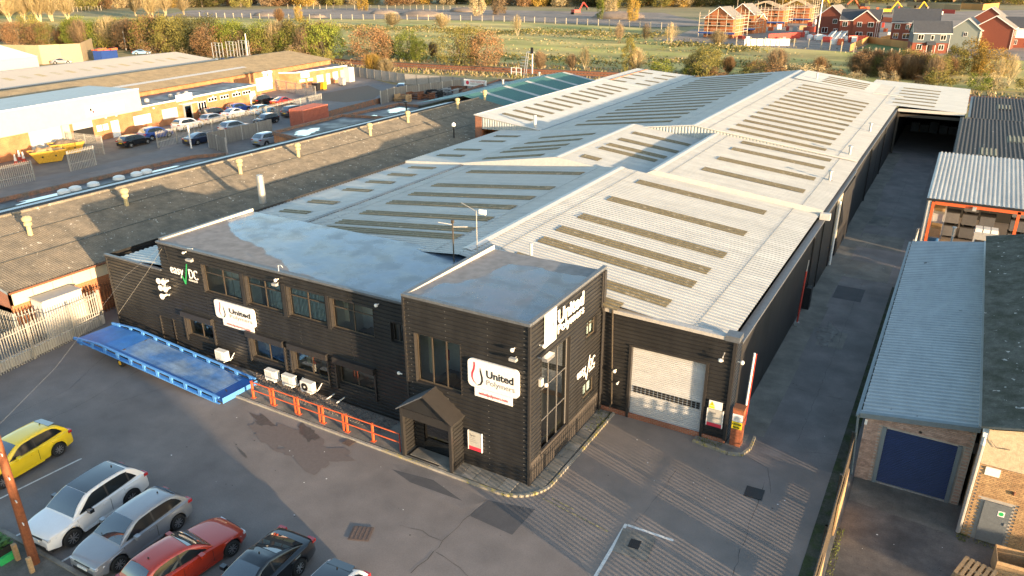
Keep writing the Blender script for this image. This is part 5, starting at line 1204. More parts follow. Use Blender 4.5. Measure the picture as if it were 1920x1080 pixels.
bx=thing('wooden_crate','open topped pale timber crate at the bottom right of the garage yard','crate',(4.75,27.75,.02),.05)
for (x0,x1,y0,y1) in ((-.6,.6,-.5,-.47),(-.6,.6,.47,.5),(-.6,-.57,-.47,.47),(.57,.6,-.47,.47)):
    for k in range(5): MB().box(x0,x1,y0,y1,.1+k*.17,.25+k*.17).build('board',M['wood'],parent=bx)
MB().box(-.57,.57,-.47,.47,.05,.1).build('base',M['wood'],parent=bx)
# open shed with the red steel frame
M['white_rib']=mat('aged_white_sheet',(0.56,0.53,0.47),.55,var=.1,scale=.5,streak=(.12,(2.5,.1,1)))
sh=thing('open_shed','open fronted shed with an orange red steel frame and a white ribbed roof','shed',(3,70,0))
SY0,SY1=64.2,77.0
MB().corr((-1.0,SY0,4.5),(9.5,SY0,4.5),(9.5,SY1,5.6),(-1.0,SY1,5.6),.30,.09).build('roof_sheet',M['white_rib'],parent=sh)
MB().box(-.85,-.65,SY0+.15,SY0+.4,0,4.4).build('corner_post',M['flash'],parent=sh)
for x in (-.6,4.95): MB().box(x,x+.2,SY0+.1,SY0+.3,0,4.3).build('red_post',M['orange'],parent=sh)
MB().box(-.4,9.4,SY0+.1,SY0+.25,4.12,4.42).build('red_beam',M['orange'],parent=sh)
MB().box(-1.0,9.5,SY0-.03,SY0+.03,4.40,4.56).build('eaves_trim',M['black'],parent=sh)
MB().box(2.1,2.35,SY0-.05,SY0+.1,4.0,4.3).build('floodlight',M['grey'],parent=sh)
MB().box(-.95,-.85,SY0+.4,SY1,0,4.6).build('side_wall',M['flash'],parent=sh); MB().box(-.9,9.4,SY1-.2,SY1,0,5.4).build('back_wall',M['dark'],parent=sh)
q=random.Random(14)
rk=thing('storage_rack','steel rack of cardboard boxes just inside the left post of the open shed','rack',(-.2,66,0))
for i in range(2):
    for z in (.1,1.3,2.5): MB().box(-.4,.45,65.0+i*2.2,67.1+i*2.2,z,z+.06).build('shelf',M['steel'],parent=rk)
for (x,yy) in ((.45,65),(.45,67.2),(.45,69.3),(-.4,65),(-.4,69.3)): MB().box(x-.04,x+.04,yy-.04,yy+.04,0,3.6).build('upright',M['steel'],parent=rk)
cols=['card','card','yellow','card','card','blue_lt','card']; i=0
for z in (.16,1.36,2.56):
    for yy in (65.1,66.1,67.4,68.4):
        h=q.uniform(.5,1.0); mm=['grey','blue_lt','card','yellow'][i%4] if i in (0,1,8) else 'card'
        MB().box(-.35,.38,yy,yy+.85,z,z+h).build('carton',M[mm],label={'grey':'grey box','blue_lt':'blue box','card':'cardboard carton','yellow':'yellow box'}[mm]+' on the '+['bottom','middle','top'][int(z>1)+int(z>2)]+' shelf of the shed rack, '+['nearest','second nearest','third nearest','farthest'][[65.1,66.1,67.4,68.4].index(yy)]+' along it',cat='box',group='cartons on the shed rack'); i+=1
n_=0
for i,x in enumerate((1.0,2.25,3.5,5.6,6.9,8.2)):
    for j,yy in enumerate((70.5,72.0)):
        if j==1: continue
        for k in range(3 if i%2 else 2):
            t=thing('stock_crate','dark lidded stock crate in the open shed, '+['bottom','middle','top'][k]+' of the '+['first','second','third','fourth','fifth','sixth'][i]+' stack from the left','crate',(x,yy,.02+k*1.12),0,'dark crates at the back of the shed')
            MB().box(-.52+x,.52+x,yy-.5,yy+.5,.14+.02+k*1.12,1.02+k*1.12).build('bin',M['crate'],parent=t); MB().box(x-.56,x+.56,yy-.54,yy+.54,1.025+k*1.12,1.10+k*1.12).build('lid',M['black'],parent=t)
            for s in (-.4,.3): MB().box(x+s,x+s+.1,yy-.5,yy+.5,.02+k*1.12,.135+.02+k*1.12).build('runner',M['black'],parent=t)
for (x,yy,z,m1,lab) in ((3.0,61.4,0,'blue_lt','blue rimmed grey bin of white sacks in the yard before the shed'),(4.9,61.0,0,'blue_lt','grey bin heaped with white tubs at the right of the shed yard'),(3.3,64.0,1.3,'grey','large grey bin standing high by the right part of the red frame')):
    t=thing('stock_bin',lab,'bin',(x,yy,z),0)
    if z: MB().box(x-.7,x+.7,yy-.55,yy+.55,0,z-.01).build('pallet_box',M['crate'],parent=t)
    MB().box(x-.75,x+.75,yy-.6,yy+.6,z+.25,z+1.25).build('tub',M['grey'],parent=t); MB().box(x-.8,x+.8,yy-.64,yy+.64,z+1.255,z+1.33).build('rim',M[m1],parent=t)
    MB().box(x-.6,x+.6,yy-.62,yy-.601,z+.35,z+.8).build('opening',M['black'],parent=t)
    for s in (-.5,0,.5): MB().box(x+s-.22,x+s+.22,yy-.45,yy+.4,z+1.335,z+1.6).build('sack',M['lamp'],parent=t)
    MB().box(x-.7,x+.7,yy-.5,yy+.5,z+.02,z+.24).build('base',M['black'],parent=t)
for i,(x,yy,h) in enumerate(((.6,60.8,.5),(1.6,60.2,.4),(2.0,62.4,.7))):
    t=thing('pallet_box',['low blue wrapped pallet load by the left end of the shed yard','low white wrapped pallet load in the middle of the shed yard','dusty brown pallet load behind the vent pipe in the shed yard'][i],'pallet load',(x,yy,0),0)
    MB().box(x-.6,x+.6,yy-.5,yy+.5,.14,.14+h).build('load',M[['blue_lt','lamp','card'][i]],parent=t); MB().box(x-.6,x+.6,yy-.5,yy+.5,.0,.13).build('pallet',M['wood'],parent=t)
# clutter and gate behind the garage's left side
palisade('palisade_fence','short grey palisade gate at the alley side of the shed yard',[(-1.25,52.0),(-1.1,63.8)],2.3,pitch=.17)
ct=thing('scrap_heap','heap of pale scrap fittings between the garage end and the shed fence','scrap',(-.7,58.5,0),0)
for k in range(9):
    x,yy=q.uniform(-1.0,-.3),q.uniform(57.3,60.5); MB().box(x-.2,x+.2,yy-.25,yy+.25,.0+k*.16,.14+k*.16).build('piece',M[['steel','lamp','crate'][k%3]],parent=ct)
# two dark ribbed roofs behind the shed
M['rib_dk']=mat('weathered_dark_sheet',(0.115,0.10,0.085),0.8,var=0.25,scale=1.0,spots=(0.4,0.38,0.34),spot_scale=1.8,spot_thr=(0.70,0.72))
M['rib_lt']=mat('translucent_sheet',(0.36,0.31,0.19),0.7,var=0.2)
for k,(xa,ya,yb_,za,zb,lab) in enumerate(((.1,77.3,99.5,5.0,5.25,'dark weathered ribbed roof shed next behind the white ribbed one'),(1.0,100.5,118.0,5.05,5.3,'dark weathered ribbed roof shed farthest along the alley, past the other dark one'))):
    t=thing('ribbed_shed',lab,'shed',(xa+4,(ya+yb_)/2,0))
    MB().corr((xa,ya,za),(xa+11,ya,za),(xa+11,yb_,zb),(xa,yb_,zb),.36,.13).build('roof_sheet',M['rib_dk'],parent=t)
    MB().box(xa+.05,xa+10.9,ya+.1,yb_-.1,0,za-.05).build('walls',M['clad_flat'],parent=t)
    if k==1: MB().box(xa-.25,xa,ya-.1,yb_,za-.1,za+.25).build('edge_trim',M['cap_blue'],parent=t)
    for (fx,fy) in ([(2.0,.12),(4.3,.45),(6.2,.1)] if k==0 else [(2.6,.45)]):
        xx=xa+fx; y0=ya+(yb_-ya)*fy; zz=za+(zb-za)*fy+.02
        MB().corr((xx,y0,zz),(xx+1.45,y0,zz),(xx+1.45,y0+3.2,zz+.04),(xx,y0+3.2,zz+.04),.36,.13,.01).build('translucent_sheet',M['rib_lt'],parent=t)
# ---------------------------------------------------------------- unseen blocks added out of frame to the right to shade the forecourt
def shade_block(label,x0,x1,y0,y1,h,ridge,m='brick_red_y',axis='y'):
    t=thing('brick_building',label,'building',((x0+x1)/2,(y0+y1)/2,0))
    MB().box(x0,x1,y0,y1,0,h).build('wall',M[m],parent=t)
    if axis=='y':
        xm=(x0+x1)/2
        MB().add([(x0-.3,y0-.2,h-.05),(xm,y0-.2,h+ridge),(xm,y1+.2,h+ridge),(x0-.3,y1+.2,h-.05),(x1+.3,y0-.2,h-.05),(x1+.3,y1+.2,h-.05)],[(0,1,2,3),(1,4,5,2),(0,4,1),(3,2,5)]).build('roof',M['asb_moss'],parent=t)
    else: MB().box(x0-.1,x1+.1,y0-.1,y1+.1,h+.002,h+ridge).build('roof',M['felt_dk'],parent=t)
    for k in range(4): MB().box(x0-.03,x0-.002,y0+(y1-y0)*(k+.3)/4,y0+(y1-y0)*(k+.7)/4,h*.35,h*.7).build('window',glass_dk,parent=t)
    return t
shade_block('tall brick works block beyond the right edge of the view, nearest the camera side',30,44,-34,-3.9,8.0,2.4)
shade_block('low flat roofed brick store beyond the right edge of the view',30,44,-3.0,17.0,2.65,.25,axis='f')
shade_block('slightly taller flat roofed store beyond the right edge of the view',30,44,17.3,31,3.2,.3,axis='f')

# ================================================================ left hand neighbours
ab=thing('asbestos_shed','long low shed with a lichen speckled asbestos roof and stubby roof vents','shed',(-52,50,0))
AE=(-46.05,3.36); AR=(-55.6,5.12); AY0,AY1=20.45,86.5
for k in range(6):
    ya=AY0+(AY1-AY0)*k/6; yb_=AY0+(AY1-AY0)*(k+1)/6
    MB().corr((AE[0],ya,AE[1]),(AE[0],yb_,AE[1]),(AR[0],yb_,AR[1]),(AR[0],ya,AR[1]),.146*1.1,.06,wave=True,rows=1).build('roof_sheet_bay',M['asb'],parent=ab)
MB().corr((AR[0],AY0,AR[1]),(AR[0],AY1,AR[1]),(-59.4,AY1,4.38),(-59.4,AY0,4.38),.16,.06,wave=True).build('roof_slope',mat('shaded_asbestos',(0.055,0.055,0.055),0.9,var=0.25),parent=ab)  # shadow on the back slope is put into this darker sheet colour
# horizontal lap lines of the sheets
lp=MB()
for f in (.36,.70):
    x=AE[0]+(AR[0]-AE[0])*f; z=AE[1]+(AR[1]-AE[1])*f; lp.add([(x-.03,AY0,z+.075),(x+.05,AY0,z+.062),(x+.05,AY1,z+.062),(x-.03,AY1,z+.075)],[(0,1,2,3)])
lp.build('sheet_lap',M['asb_moss'],parent=ab,kind='stuff')
MB().tube([(AR[0],AY0,AR[1]+.03),(AR[0],AY1,AR[1]+.03)],.13,8).build('ridge_roll',M['asb'],parent=ab)
MB().box(-59.95,-59.4,AY0,AY1,4.2,4.42).build('gutter',mat('lead_gutter',(0.30,0.36,0.42),0.35,var=0.15,scale=.5),parent=ab)
MB().box(-60.8,-59.95,AY0,AY1,0,4.3).build('parapet_wall',M['asb_moss'],parent=ab)
MB().box(-59.5,-46.5,AY0+.15,AY1,0,2.2).build('lower_walls',M['brick_red_y'],parent=ab)
MB().box(-46.55,-46.44,AY0+.2,AY1,0,2.35).build('side_brickwork',M['brick_red_y'],parent=ab)
MB().add([(-46.5,AY0+.15,0),(-59.5,AY0+.15,0),(-59.5,AY0+.15,4.2),(AR[0],AY0+.15,5.0),(-46.5,AY0+.15,3.35)],[(0,1,2,3,4)]).build('end_wall',M['brick_red_x'],parent=ab)
for k in range(8): MB().box(-46.43,-46.36,AY0+.3+k*1.22,AY0+1.5+k*1.22,2.36,3.28).build('fascia_panel',M['cream_wall'],parent=ab)
MB().tube([(-45.95,AY0,3.3),(-45.95,AY1,3.3)],.07,6).build('eaves_gutter',M['rust'],parent=ab)
MB().add([(AE[0]+.1,AY0-.08,AE[1]-.1),(AR[0],AY0-.08,AR[1]-.02),(AR[0],AY0-.08,AR[1]+.14),(AE[0]+.1,AY0-.08,AE[1]+.1)],[(0,3,2,1)]).build('bargeboard',M['sheet_blue'],parent=ab)
vents=((52,428,0),(235,375,0),(450,318,0),(558,288,0),(694,250,0),(765,228,0),(858,203,0),(909,188,0))
vp=[-52.06,25.43,-52.49,32.83,-52.67,43.76,-52.86,50.83,-53.3,61.69,-53.99,69.09,-54.21,79.45,-54.65,86.51]
M['vent']=mat('lichen_vent',(0.46,0.37,0.2),0.9,var=0.3,scale=5)
for i in range(8):
    x,yy=vp[2*i],vp[2*i+1]; f=(x-AE[0])/(AR[0]-AE[0]); z=AE[1]+(AR[1]-AE[1])*f
    MB().lathe((x,yy,z-.1),[(.17,0),(.15,.75),(.26,.8),(.26,1.0),(.19,1.03),(.19,1.08),(.30,1.12),(.33,1.3),(.2,1.42),(0,1.45)],10).build('roof_vent',M['vent'],parent=ab,smooth=40)
t=thing('roof_cowl','small dark roof cowl with a white cap low on the lichen speckled roof','vent',(-47.78,69.14,3.9),0)
cx,cy=-47.78,69.14
MB().lathe((cx,cy,3.6),[(.08,0),(.08,1.4),(0,1.4)],8).build('stem',M['black'],parent=t); MB().lathe((cx,cy,5.0),[(.22,0),(.22,.25),(.05,.4),(0,.4)],10).build('cap',M['lamp'],parent=t)
# brick gable end building in front at the far left, container, rusty fence in the gap
MB().box(-47.6,-45.6,20.0,22.4,0,2.75).build('site_container',mat('ribbed_cream_container',(0.52,0.47,0.37),0.6,var=0.15,streak=(0.2,(5,5,.2))),label='cream ribbed steel container in the gap beyond the left palisade fence',cat='container') if 0 else None
sc=thing('steel_container','cream ribbed container standing beyond the left palisade fence','container',(-45.6,22.4,0),0)
cx0,cx1,cy0,cy1=-46.1,-44.9,21.6,24.0
for k in range(12): x=cx0+(cx1-cx0)*k/12; MB().box(x,x+.06,cy0-.03,cy0,.1,2.5).build('rib',M['flash'],parent=sc)
MB().box(cx0,cx1,cy0,cy1,.05,2.55).build('body',M['flash'],parent=sc); MB().box(cx0-.04,cx1+.04,cy0-.04,cy1+.04,2.55,2.62).build('roof',M['grey'],parent=sc)
palisade('palisade_fence','rusty red palisade fence against the brick wall in the gap by the annex',[(-46.0,21.0),(-46.05,31.0)],2.1,pitch=.2,m='rust',posts=False)
palisade('palisade_fence','second grey palisade fence set back behind the first at the far left',[(-50.5,20.0),(-45.6,20.2),(-44.7,24.9)],2.3,pitch=.18)
t=thing('gate_post','leaning pale gate post with a diagonal stay in the gap beside the annex','post',(-45.3,23.2,0),0)
MB().tube([(-45.25,22.9,0),(-45.3,22.95,2.6)],.06,6).build('post',M['lamp'],parent=t); MB().tube([(-45.28,22.95,2.3),(-44.9,24.2,1.5)],.04,5).build('stay',M['lamp'],parent=t)
# flat felted roofs between the shed and the side road
def flatroof(label,poly,z,par=.35,m='felt_dk',pm='brick_red_y'):
    t=thing('flat_roof_building',label,'building',(poly[0][0],poly[0][1],0))
    MB().prism(poly,0,z).build('walls',M[pm],parent=t); MB().sheet(poly,z+.02).build('roof_deck',M[m],parent=t)
    n_=len(poly)
    for i in range(n_):
        a_,b_=Vector(poly[i]),Vector(poly[(i+1)%n_]); d=(b_-a_).normalized(); nn=Vector((-d.y,d.x))*.14
        MB().prism([(a_-nn)[:],(b_-nn)[:],(b_+nn)[:],(a_+nn)[:]],z-.05,z+par).build('parapet',M['brick_cop'],parent=t)
    return t
M['brick_cop']=mat('weathered_brick_coping',(0.24,0.12,0.075),0.9,var=0.35,scale=2,col2=(0.14,0.11,0.09))
f1=flatroof('long felted flat roof with pale rooflight domes and puddles beside the lichen shed',[(-61.0,22),(-61.0,49.90),(-65.39,52.94),(-67.51,50.32),(-68.21,31.71-8)],2.95)
for i,(u_,v_) in enumerate(((0,0),)): pass
dl=[(-66.11,35.87),(-66.27,36.99),(-66.25,38.68),(-66.35,41.26),(-66.19,42.97),(-66.28,44.11)]
for x,yy in dl: MB().lathe((x,yy,2.97),[(.55,0),(.5,.22),(.3,.32),(0,.36)],10).build('rooflight_dome',M['lamp'],parent=f1,smooth=50)
M['puddle']=mat('roof_puddle',(0.10,0.13,0.16),0.06,var=0.1,spec=1.0,coat=1.0)
for (c,rx,ry) in (((-66.17,34.28),1.6,2.6),((-66.55,45.18),1.3,2.4),((-66.54,43.72),.4,1.2)): blob('puddle',c,rx,ry,.1,M['puddle'],2.985,int(rx*10)).parent=None
f2=flatroof('smaller felted flat roof whose brick corner faces the grey yard fence',[(-60.9,60.53),(-60.9,78.67),(-70.84,76.54),(-69.90,63.65),(-64.47,62.34)],2.95)
blob('puddle',(-67.31,66.49),1.2,2.2,.2,M['puddle'],2.985,33)
f3=flatroof('third felted flat roof with white patches, next to the scrap compound',[(-60.8,79.15),(-60.8,87.67),(-70.27,88.07),(-70.53,76.71)],2.9)
for k,(c,rx,ry) in enumerate((((-67.87,84.62),1.3,2.2),((-67.47,78.99),.5,.9),((-66.78,77.08),.4,.8),((-67.06,74.29),.5,.9),((-66.92,75.67),.4,.8))): blob('puddle',c,rx,ry,.1,M['puddle'],2.945,40+k)
MB().lathe((-65.19,83.20,2.95),[(.1,0),(.1,1.3),(.35,1.35),(.35,1.5),(0,1.5)],8).build('cowl',M['black'],label='black mushroom cowl on the third flat roof by the scrap compound',cat='vent')
# green sheeted roof at the far end of the lichen shed
gs=thing('green_roof_shed','shed with a dark green sheeted roof and pale rooflight strips behind the lichen shed','shed',(-58,100,0))
M['green_roof']=mat('green_roof_sheet',(0.055,0.155,0.14),0.5,var=0.12,scale=.4); M['teal_roof']=mat('teal_roof_sheet',(0.14,0.27,0.29),0.45,var=0.1,scale=.5)
gy0,gy1=86.6,116.55
GR=(-58.2,5.25); GE=(-48.5,3.55); GL=(-66,3.7)
MB().corr((GE[0],gy0,GE[1]),(GE[0],gy1,GE[1]),(GR[0],gy1,GR[1]),(GR[0],gy0,GR[1]),.333,.04).build('roof_slope',M['green_roof'],parent=gs)
MB().corr((GR[0],gy0,GR[1]),(GR[0],gy1,GR[1]),(GL[0],gy1,GL[1]),(GL[0],gy0,GL[1]),.333,.04).build('roof_slope',M['teal_roof'],parent=gs)
for k in range(5):
    yy=gy0+4+k*6.3; MB().corr((GE[0]+0,yy,GE[1]),(GE[0],yy+.9,GE[1]),(GR[0]+.2,yy+.9,GR[1]),(GR[0]+.2,yy,GR[1]),.333,.04,.025).build('rooflight',M['roof'],parent=gs)
MB().box(GL[0]+.3,GE[0]-.3,gy0,gy1,0,3.4).build('walls',M['clad_flat'],parent=gs)
for (u_,v_) in ((0,0),): pass
for x,yy in ((-60.38,100.77),(-59.88,111.35)): MB().lathe((x,yy,4.3),[(.16,0),(.16,1.3),(.22,1.3),(.22,1.4),(0,1.4)],8).build('roof_flue',M['steel'],parent=gs)
f4=flatroof('dark flat roof beyond the green roofed shed with a pale coping',[(-66.5,105.25),(-70.58,105.14),(-72.79,120.02),(-65.43,121.48),(-66.5,119.12)],2.6,par=.3,pm='clad_flat')
t=thing('fence_sign','white company sign with a red disc on posts by the scrap compound','sign',(-76,113,2),0)
sx0,sx1,sy,sz0,sz1=-75.61,-71.01,113.0,2.39,3.51
MB().box(sx0,sx1,sy,sy+.08,sz0,sz1).build('board',M['white'],parent=t)
MB().lathe((sx0+.75,sy-.006,(sz0+sz1)/2),[(0,0),(.33,0),(.33,-.004),(0,-.004)],14,'y').build('red_disc',M['sign_r'],parent=t)
text('lettering','HARRY BURROWS',M['text_red'],t,(sx0+1.3,sy-.01,sz0+(sz1-sz0)*.56),(1,0,0),(0,0,1),.5,sx1-sx0-1.6); text('lettering','FABRICATIONS LTD',M['text_grey'],t,(sx0+1.3,sy-.01,sz0+(sz1-sz0)*.22),(1,0,0),(0,0,1),.45,sx1-sx0-1.6)
for k in range(4): x=sx0+.4+k*(sx1-sx0-.8)/3; MB().box(x-.07,x+.07,sy+.1,sy+.24,0,sz1).build('post',M['black'],parent=t)
# ---------------------------------------------------------------- side road, yards, fences
sheet('side_road',[(-85.16,39.84),(-83.34,46.81),(-82.89,57.29),(-82.39,64.20),(-82.78,76.16),(-83.26,87.52),(-82.95,97.23),(-93.23,124.20),(-102.65,120.87),(-93.31,101.09),(-91.75,95.46),(-88.90,77.87),(-86.32,59.84),(-85.44,48.74),(-86.76,40.68)],.012,mat('side_road_tarmac',(0.15,0.145,0.145),0.85,var=0.12,scale=.3))
sheet('fabricator_yard',[(-96.17,42.16),(-85.16,39.84),(-85.44,48.74),(-86.32,59.84),(-99.52,69.64),(-96.57,60.53),(-97.10,46.15),(-98.98,43.55)],.008,mat('yard_concrete',(0.17,0.15,0.13),0.9,var=0.15,scale=.3,col2=(0.13,0.115,0.105)))
sheet('rough_ground',[(-102.08,99.75),(-102.84,105.93),(-102.57,119.15),(-94.15,113.74),(-89.97,105.66),(-91.69,100.64)],.014,M['soil'])
def bfence(name,label,pts,h,m,cat='fence',board=None,post=None,group=None,z0=0):
    # close boarded / concrete / sheet fence: boards are parts where they can be told apart
    t=thing(name,label,cat,(pts[0][0],pts[0][1],0),0,group)
    for i in range(len(pts)-1):
        a_,b_=Vector(pts[i]),Vector(pts[i+1]); d=b_-a_; L=d.length; d.normalize(); nn=Vector((-d.y,d.x)); n_=max(1,round(L/(board or L)))
        for k in range(n_):
            p,q_=a_+d*(L*k/n_+.01),a_+d*(L*(k+1)/n_-.01)
            MB().prism([p[:],q_[:],(q_+nn*.05)[:],(p+nn*.05)[:]],z0+.02,h+random.uniform(-.03,.03)).build('panel',M[m],parent=t)
            if post: MB().prism([(p-d*.06-nn*.05)[:],(p+d*.06-nn*.05)[:],(p+d*.06+nn*.1)[:],(p-d*.06+nn*.1)[:]],z0,h+.08).build('post',M[post],parent=t)
    return t
M['fence_grey']=mat('grey_mesh_panel',(0.17,0.165,0.155),0.8,var=0.15,scale=2,streak=(0.25,(6,6,.3)))
palisade('palisade_fence','long grey palisade fence dividing the office car park from the side road',[(-87.55,60.59),(-88.85,70.17),(-90.23,79.09),(-91.49,87.34),(-92.54,95.66)],2.2,pitch=.24)
palisade('palisade_fence','grey palisade fence along the far end of the office car park',[(-117.23,106.08),(-112.94,105.13),(-99.84,101.68)],2.2,pitch=.3)
bfence('mesh_fence','grey sheeted fence on the near side of the side road',[(-77.33,62.75),(-82.12,63.98),(-82.43,75.03)],1.9,'fence_grey',board=2.6,post='steel')
MB().box(-83.90-.07,-83.90+.07,62.63-.07,62.63+.07,0,2.9).build('post',M['white'],label='tall white post at the bend of the brick parapet by the side road',cat='post')
palisade('palisade_gate','grey palisade gate leaf standing open in front of the yellow skip',[(-85.32,47.66),(-85.70,50.98)],2.4,pitch=.2,cat='gate')
palisade('palisade_gate','grey palisade gate at the far left edge of the fabricator yard',[(-84.84,38.10),(-84.71,39.60),(-84.77,43.33)],2.3,pitch=.2,cat='gate')
palisade('palisade_gate','grey palisade gate standing open by the workshop doorway',[(-96.31,54.28),(-90.27,54.85)],2.4,pitch=.2,cat='gate')
M['conc_fence']=mat('concrete_panel_fence',(0.30,0.285,0.26),0.85,var=0.12,scale=.6)
bfence('concrete_fence','pale concrete panel fence along the railway beyond the turning area',[(-114.84,128.76),(-96.99,123.93),(-83.03,124.61),(-77.87,122.58)],2.0,'conc_fence',board=2.7,post='conc')
bfence('mesh_fence','grey sheeted fence round the scrap compound',[(-84.95,101.71),(-85.89,106.50),(-82.89,116.77),(-81.29,120.72)],2.2,'fence_grey',board=2.8,post='steel')
bfence('brick_wall','low brick parapet wall with a pale coping along the side road edge',[(-83.08,80.60),(-84.77,91.60),(-86.30,106.28),(-85.00,108.37)],.9,'brick_cop',cat='wall',board=6)
# scrap and stillages in the compound
q=random.Random(33)
for i,(u,lab,m_) in enumerate((((-83.84,106.26),'pale heap of strapped timber in the scrap compound','wood'),((-83.51,109.18),'rusty red stillage of offcuts beside the timber heap','rust'),((-81.69,110.17),'low rusty stillage in the middle of the scrap compound','rust'),((-81.90,112.88),'dark machine parts on the scrap compound floor','black'),((-80.84,116.39),'grey metal offcuts near the sign end of the scrap compound','steel'),((-80.13,118.28),'tall rusty rack of bars by the company sign','rust'))):
    t=thing('scrap_stack',lab,'scrap',(u[0],u[1],0),0)
    for k in range(10):
        x,yy=u[0]+q.uniform(-1.3,1.3),u[1]+q.uniform(-.9,.9); z=q.uniform(0,.9 if i!=5 else 1.6); L=q.uniform(.5,1.2)
        MB().tube([(x-L,yy+q.uniform(-.3,.3),z+.1),(x+L,yy+q.uniform(-.3,.3),z+q.uniform(.1,.5))],.09,5).build('bar',M[m_],parent=t)
    for s in (-1.2,1.2): MB().box(u[0]+s-.06,u[0]+s+.06,u[1]-.8,u[1]+.8,0,1.2).build('frame',M[m_],parent=t)
# ---------------------------------------------------------------- brick works building beyond the side road (slightly skewed)
FO=Vector((-96.5,44.0)); FA=Vector((-.139,.990)); FN=Vector((.990,.139))
def fp(s,d,z): p=FO+FA*s+FN*d; return (p.x,p.y,z)
fw=thing('works_building','orange brick works building with a cream clad left end and a flat roof','building',(FO.x,FO.y,0))
def fb(name,m,s0,s1,d0,d1,z0,z1,parent=fw): return MB().fbox((FO.x,FO.y),FA[:],FN[:],s0,s1,d0,d1,z0,z1).build(name,M[m],parent=parent)
SE=49.0
M['brick_low']=M['brick_far']
fb('brick_wall','brick_far',-22,SE,-8,0,0,3.2)
fb('cream_cladding','cream_wall',-22,23.5,-6,.35,2.9,5.75); fb('cream_roof','sheet_blue',-22,23.4,-9,-.1,5.76,5.82); fb('coping','white',-22,23.5,.1,.45,5.75,5.9)
fb('coping','white',23.6,SE,-.1,.18,3.2,3.4); fb('flat_roof','felt_dk',23.6,SE,-8,-.1,3.22,3.26)
fb('pilaster','cream_wall',-.5,.5,0,.5,0,3); fb('pilaster','cream_wall',10.6,11.6,0,.5,0,3); fb('pilaster','cream_wall',-12,-11,0,.5,0,3)
fb('roller_door','shutter',6.3,10.6,.02,.12,0,2.9); fb('roller_door','shutter',-10,-4,.02,.12,0,2.9)
dw=fb('doorway','dark',12.4,15.3,.02,.1,0,2.0); fb('door_head','shutter',12.4,15.3,.03,.14,2.0,2.9)
fb('personnel_door','white',18.2,19.4,.02,.1,.0,2.2)
sg=thing('works_sign','wide white sign with a small dark and red roundel on the cream cladding','sign',fp(17,.4,4),0)
MB().fbox((FO.x,FO.y),FA[:],FN[:],14.5,20.5,.36,.44,3.4,4.7).build('board',M['white'],parent=sg)
c=fp(15.4,.45,4.05)
MB().fbox((FO.x,FO.y),FA[:],FN[:],15.1,15.4,.441,.46,4.05,4.4).build('emblem',M['black'],parent=sg); MB().fbox((FO.x,FO.y),FA[:],FN[:],15.42,15.7,.441,.46,3.75,4.04).build('emblem',M['sign_r'],parent=sg)
def fwin(s0,s1,z0,z1,n_=3,blind=True):
    f_=fb('window','white',s0,s1,.02,.1,z0,z1)
    w=(s1-s0)/n_
    for k in range(n_): MB().fbox((FO.x,FO.y),FA[:],FN[:],s0+w*k+.08,s0+w*(k+1)-.06,.101,.115,z0+.1,z1-.1).build('pane',M['lamp'] if blind else glass_dk,parent=f_)
fwin(22.0,25.0,.9,2.2); fwin(27.2,30.0,.9,2.3); fwin(34.3,36.0,1.0,2.4,3,False)
for s in (36.5,39.2,42,44.4): fwin(s,s+1.9,2.1,2.7,3,False)
fb('entrance','steel',31.2,33.0,.02,.15,0,2.4); MB().fbox((FO.x,FO.y),FA[:],FN[:],31.5,32.7,.16,.17,.2,2.2).build('door_glass',glass_dk,parent=fw)
fb('canopy','flash',30.6,33.6,.0,.9,2.55,2.7)
fb('white_sign','white',30.2,33.4,.0,.1,3.0,4.0); fb('white_sign','white',48.0,52.0,.0,.12,2.2,4.3)
fb('white_door','white',46.0,47.4,.02,.1,0,2.4)
for k,s in enumerate((2,9.5,17.5,19.2,25.7,37.6,43)): MB().lathe(fp(s,.15,2.7),[(0,0),(.14,.04),(.14,.22),(0,.26)],8).build('wall_lamp',M['lamp'],parent=fw)
for s in (15.9,16.9): fb('notice','white',s,s+.8,.02,.06,1.2,2.0)
for k in range(5): MB().lathe(fp(26+k*1.6+(3 if k>1 else 0),-3,3.26),[(.35,0),(.35,.35),(.2,.5),(0,.5)],8).build('roof_cowl',M['grey'],parent=fw)
for s in (52.3,53.6): MB().lathe(fp(s,-1.5,3.0),[(.35,0),(.35,1.6),(.5,1.6),(.5,1.9),(0,2.0)],10).build('white_flue',M['lamp'],parent=fw)
# lichen roof behind it
lr=thing('lichen_roof_works','long low works with a tan lichen covered roof behind the brick building','building',fp(30,-15,0))
def fquad(name,m,pts,parent,pitch=None):
    P=[fp(*p) for p in pts]
    if pitch: return MB().corr(P[0],P[1],P[2],P[3],pitch,.06,wave=True).build(name,M[m],parent=parent)
    return MB().quad(*P).build(name,M[m],parent=parent)
M['lichen']=mat('lichen_roof',(0.30,0.235,0.14),0.95,var=0.18,scale=.6,col2=(0.24,0.19,0.115),spots=(0.45,0.38,0.26),spot_scale=2.5,spot_thr=(0.68,0.74))
fquad('roof_slope','lichen',[(-25,-8,3.9),(82,-8,3.9),(82,-19,5.3),(-25,-19,5.3)],lr,.4)
fquad('roof_slope','lichen',[(-25,-19,5.3),(82,-19,5.3),(82,-30,3.9),(-25,-30,3.9)],lr,.4)
fquad('rooflight_band','flash',[(28,-12.8,4.56),(60,-12.8,4.56),(60,-11.8,4.44),(28,-11.8,4.44)],lr)
fb('walls','brick_far',-25,81.5,-29.5,-8.3,0,3.8,lr)
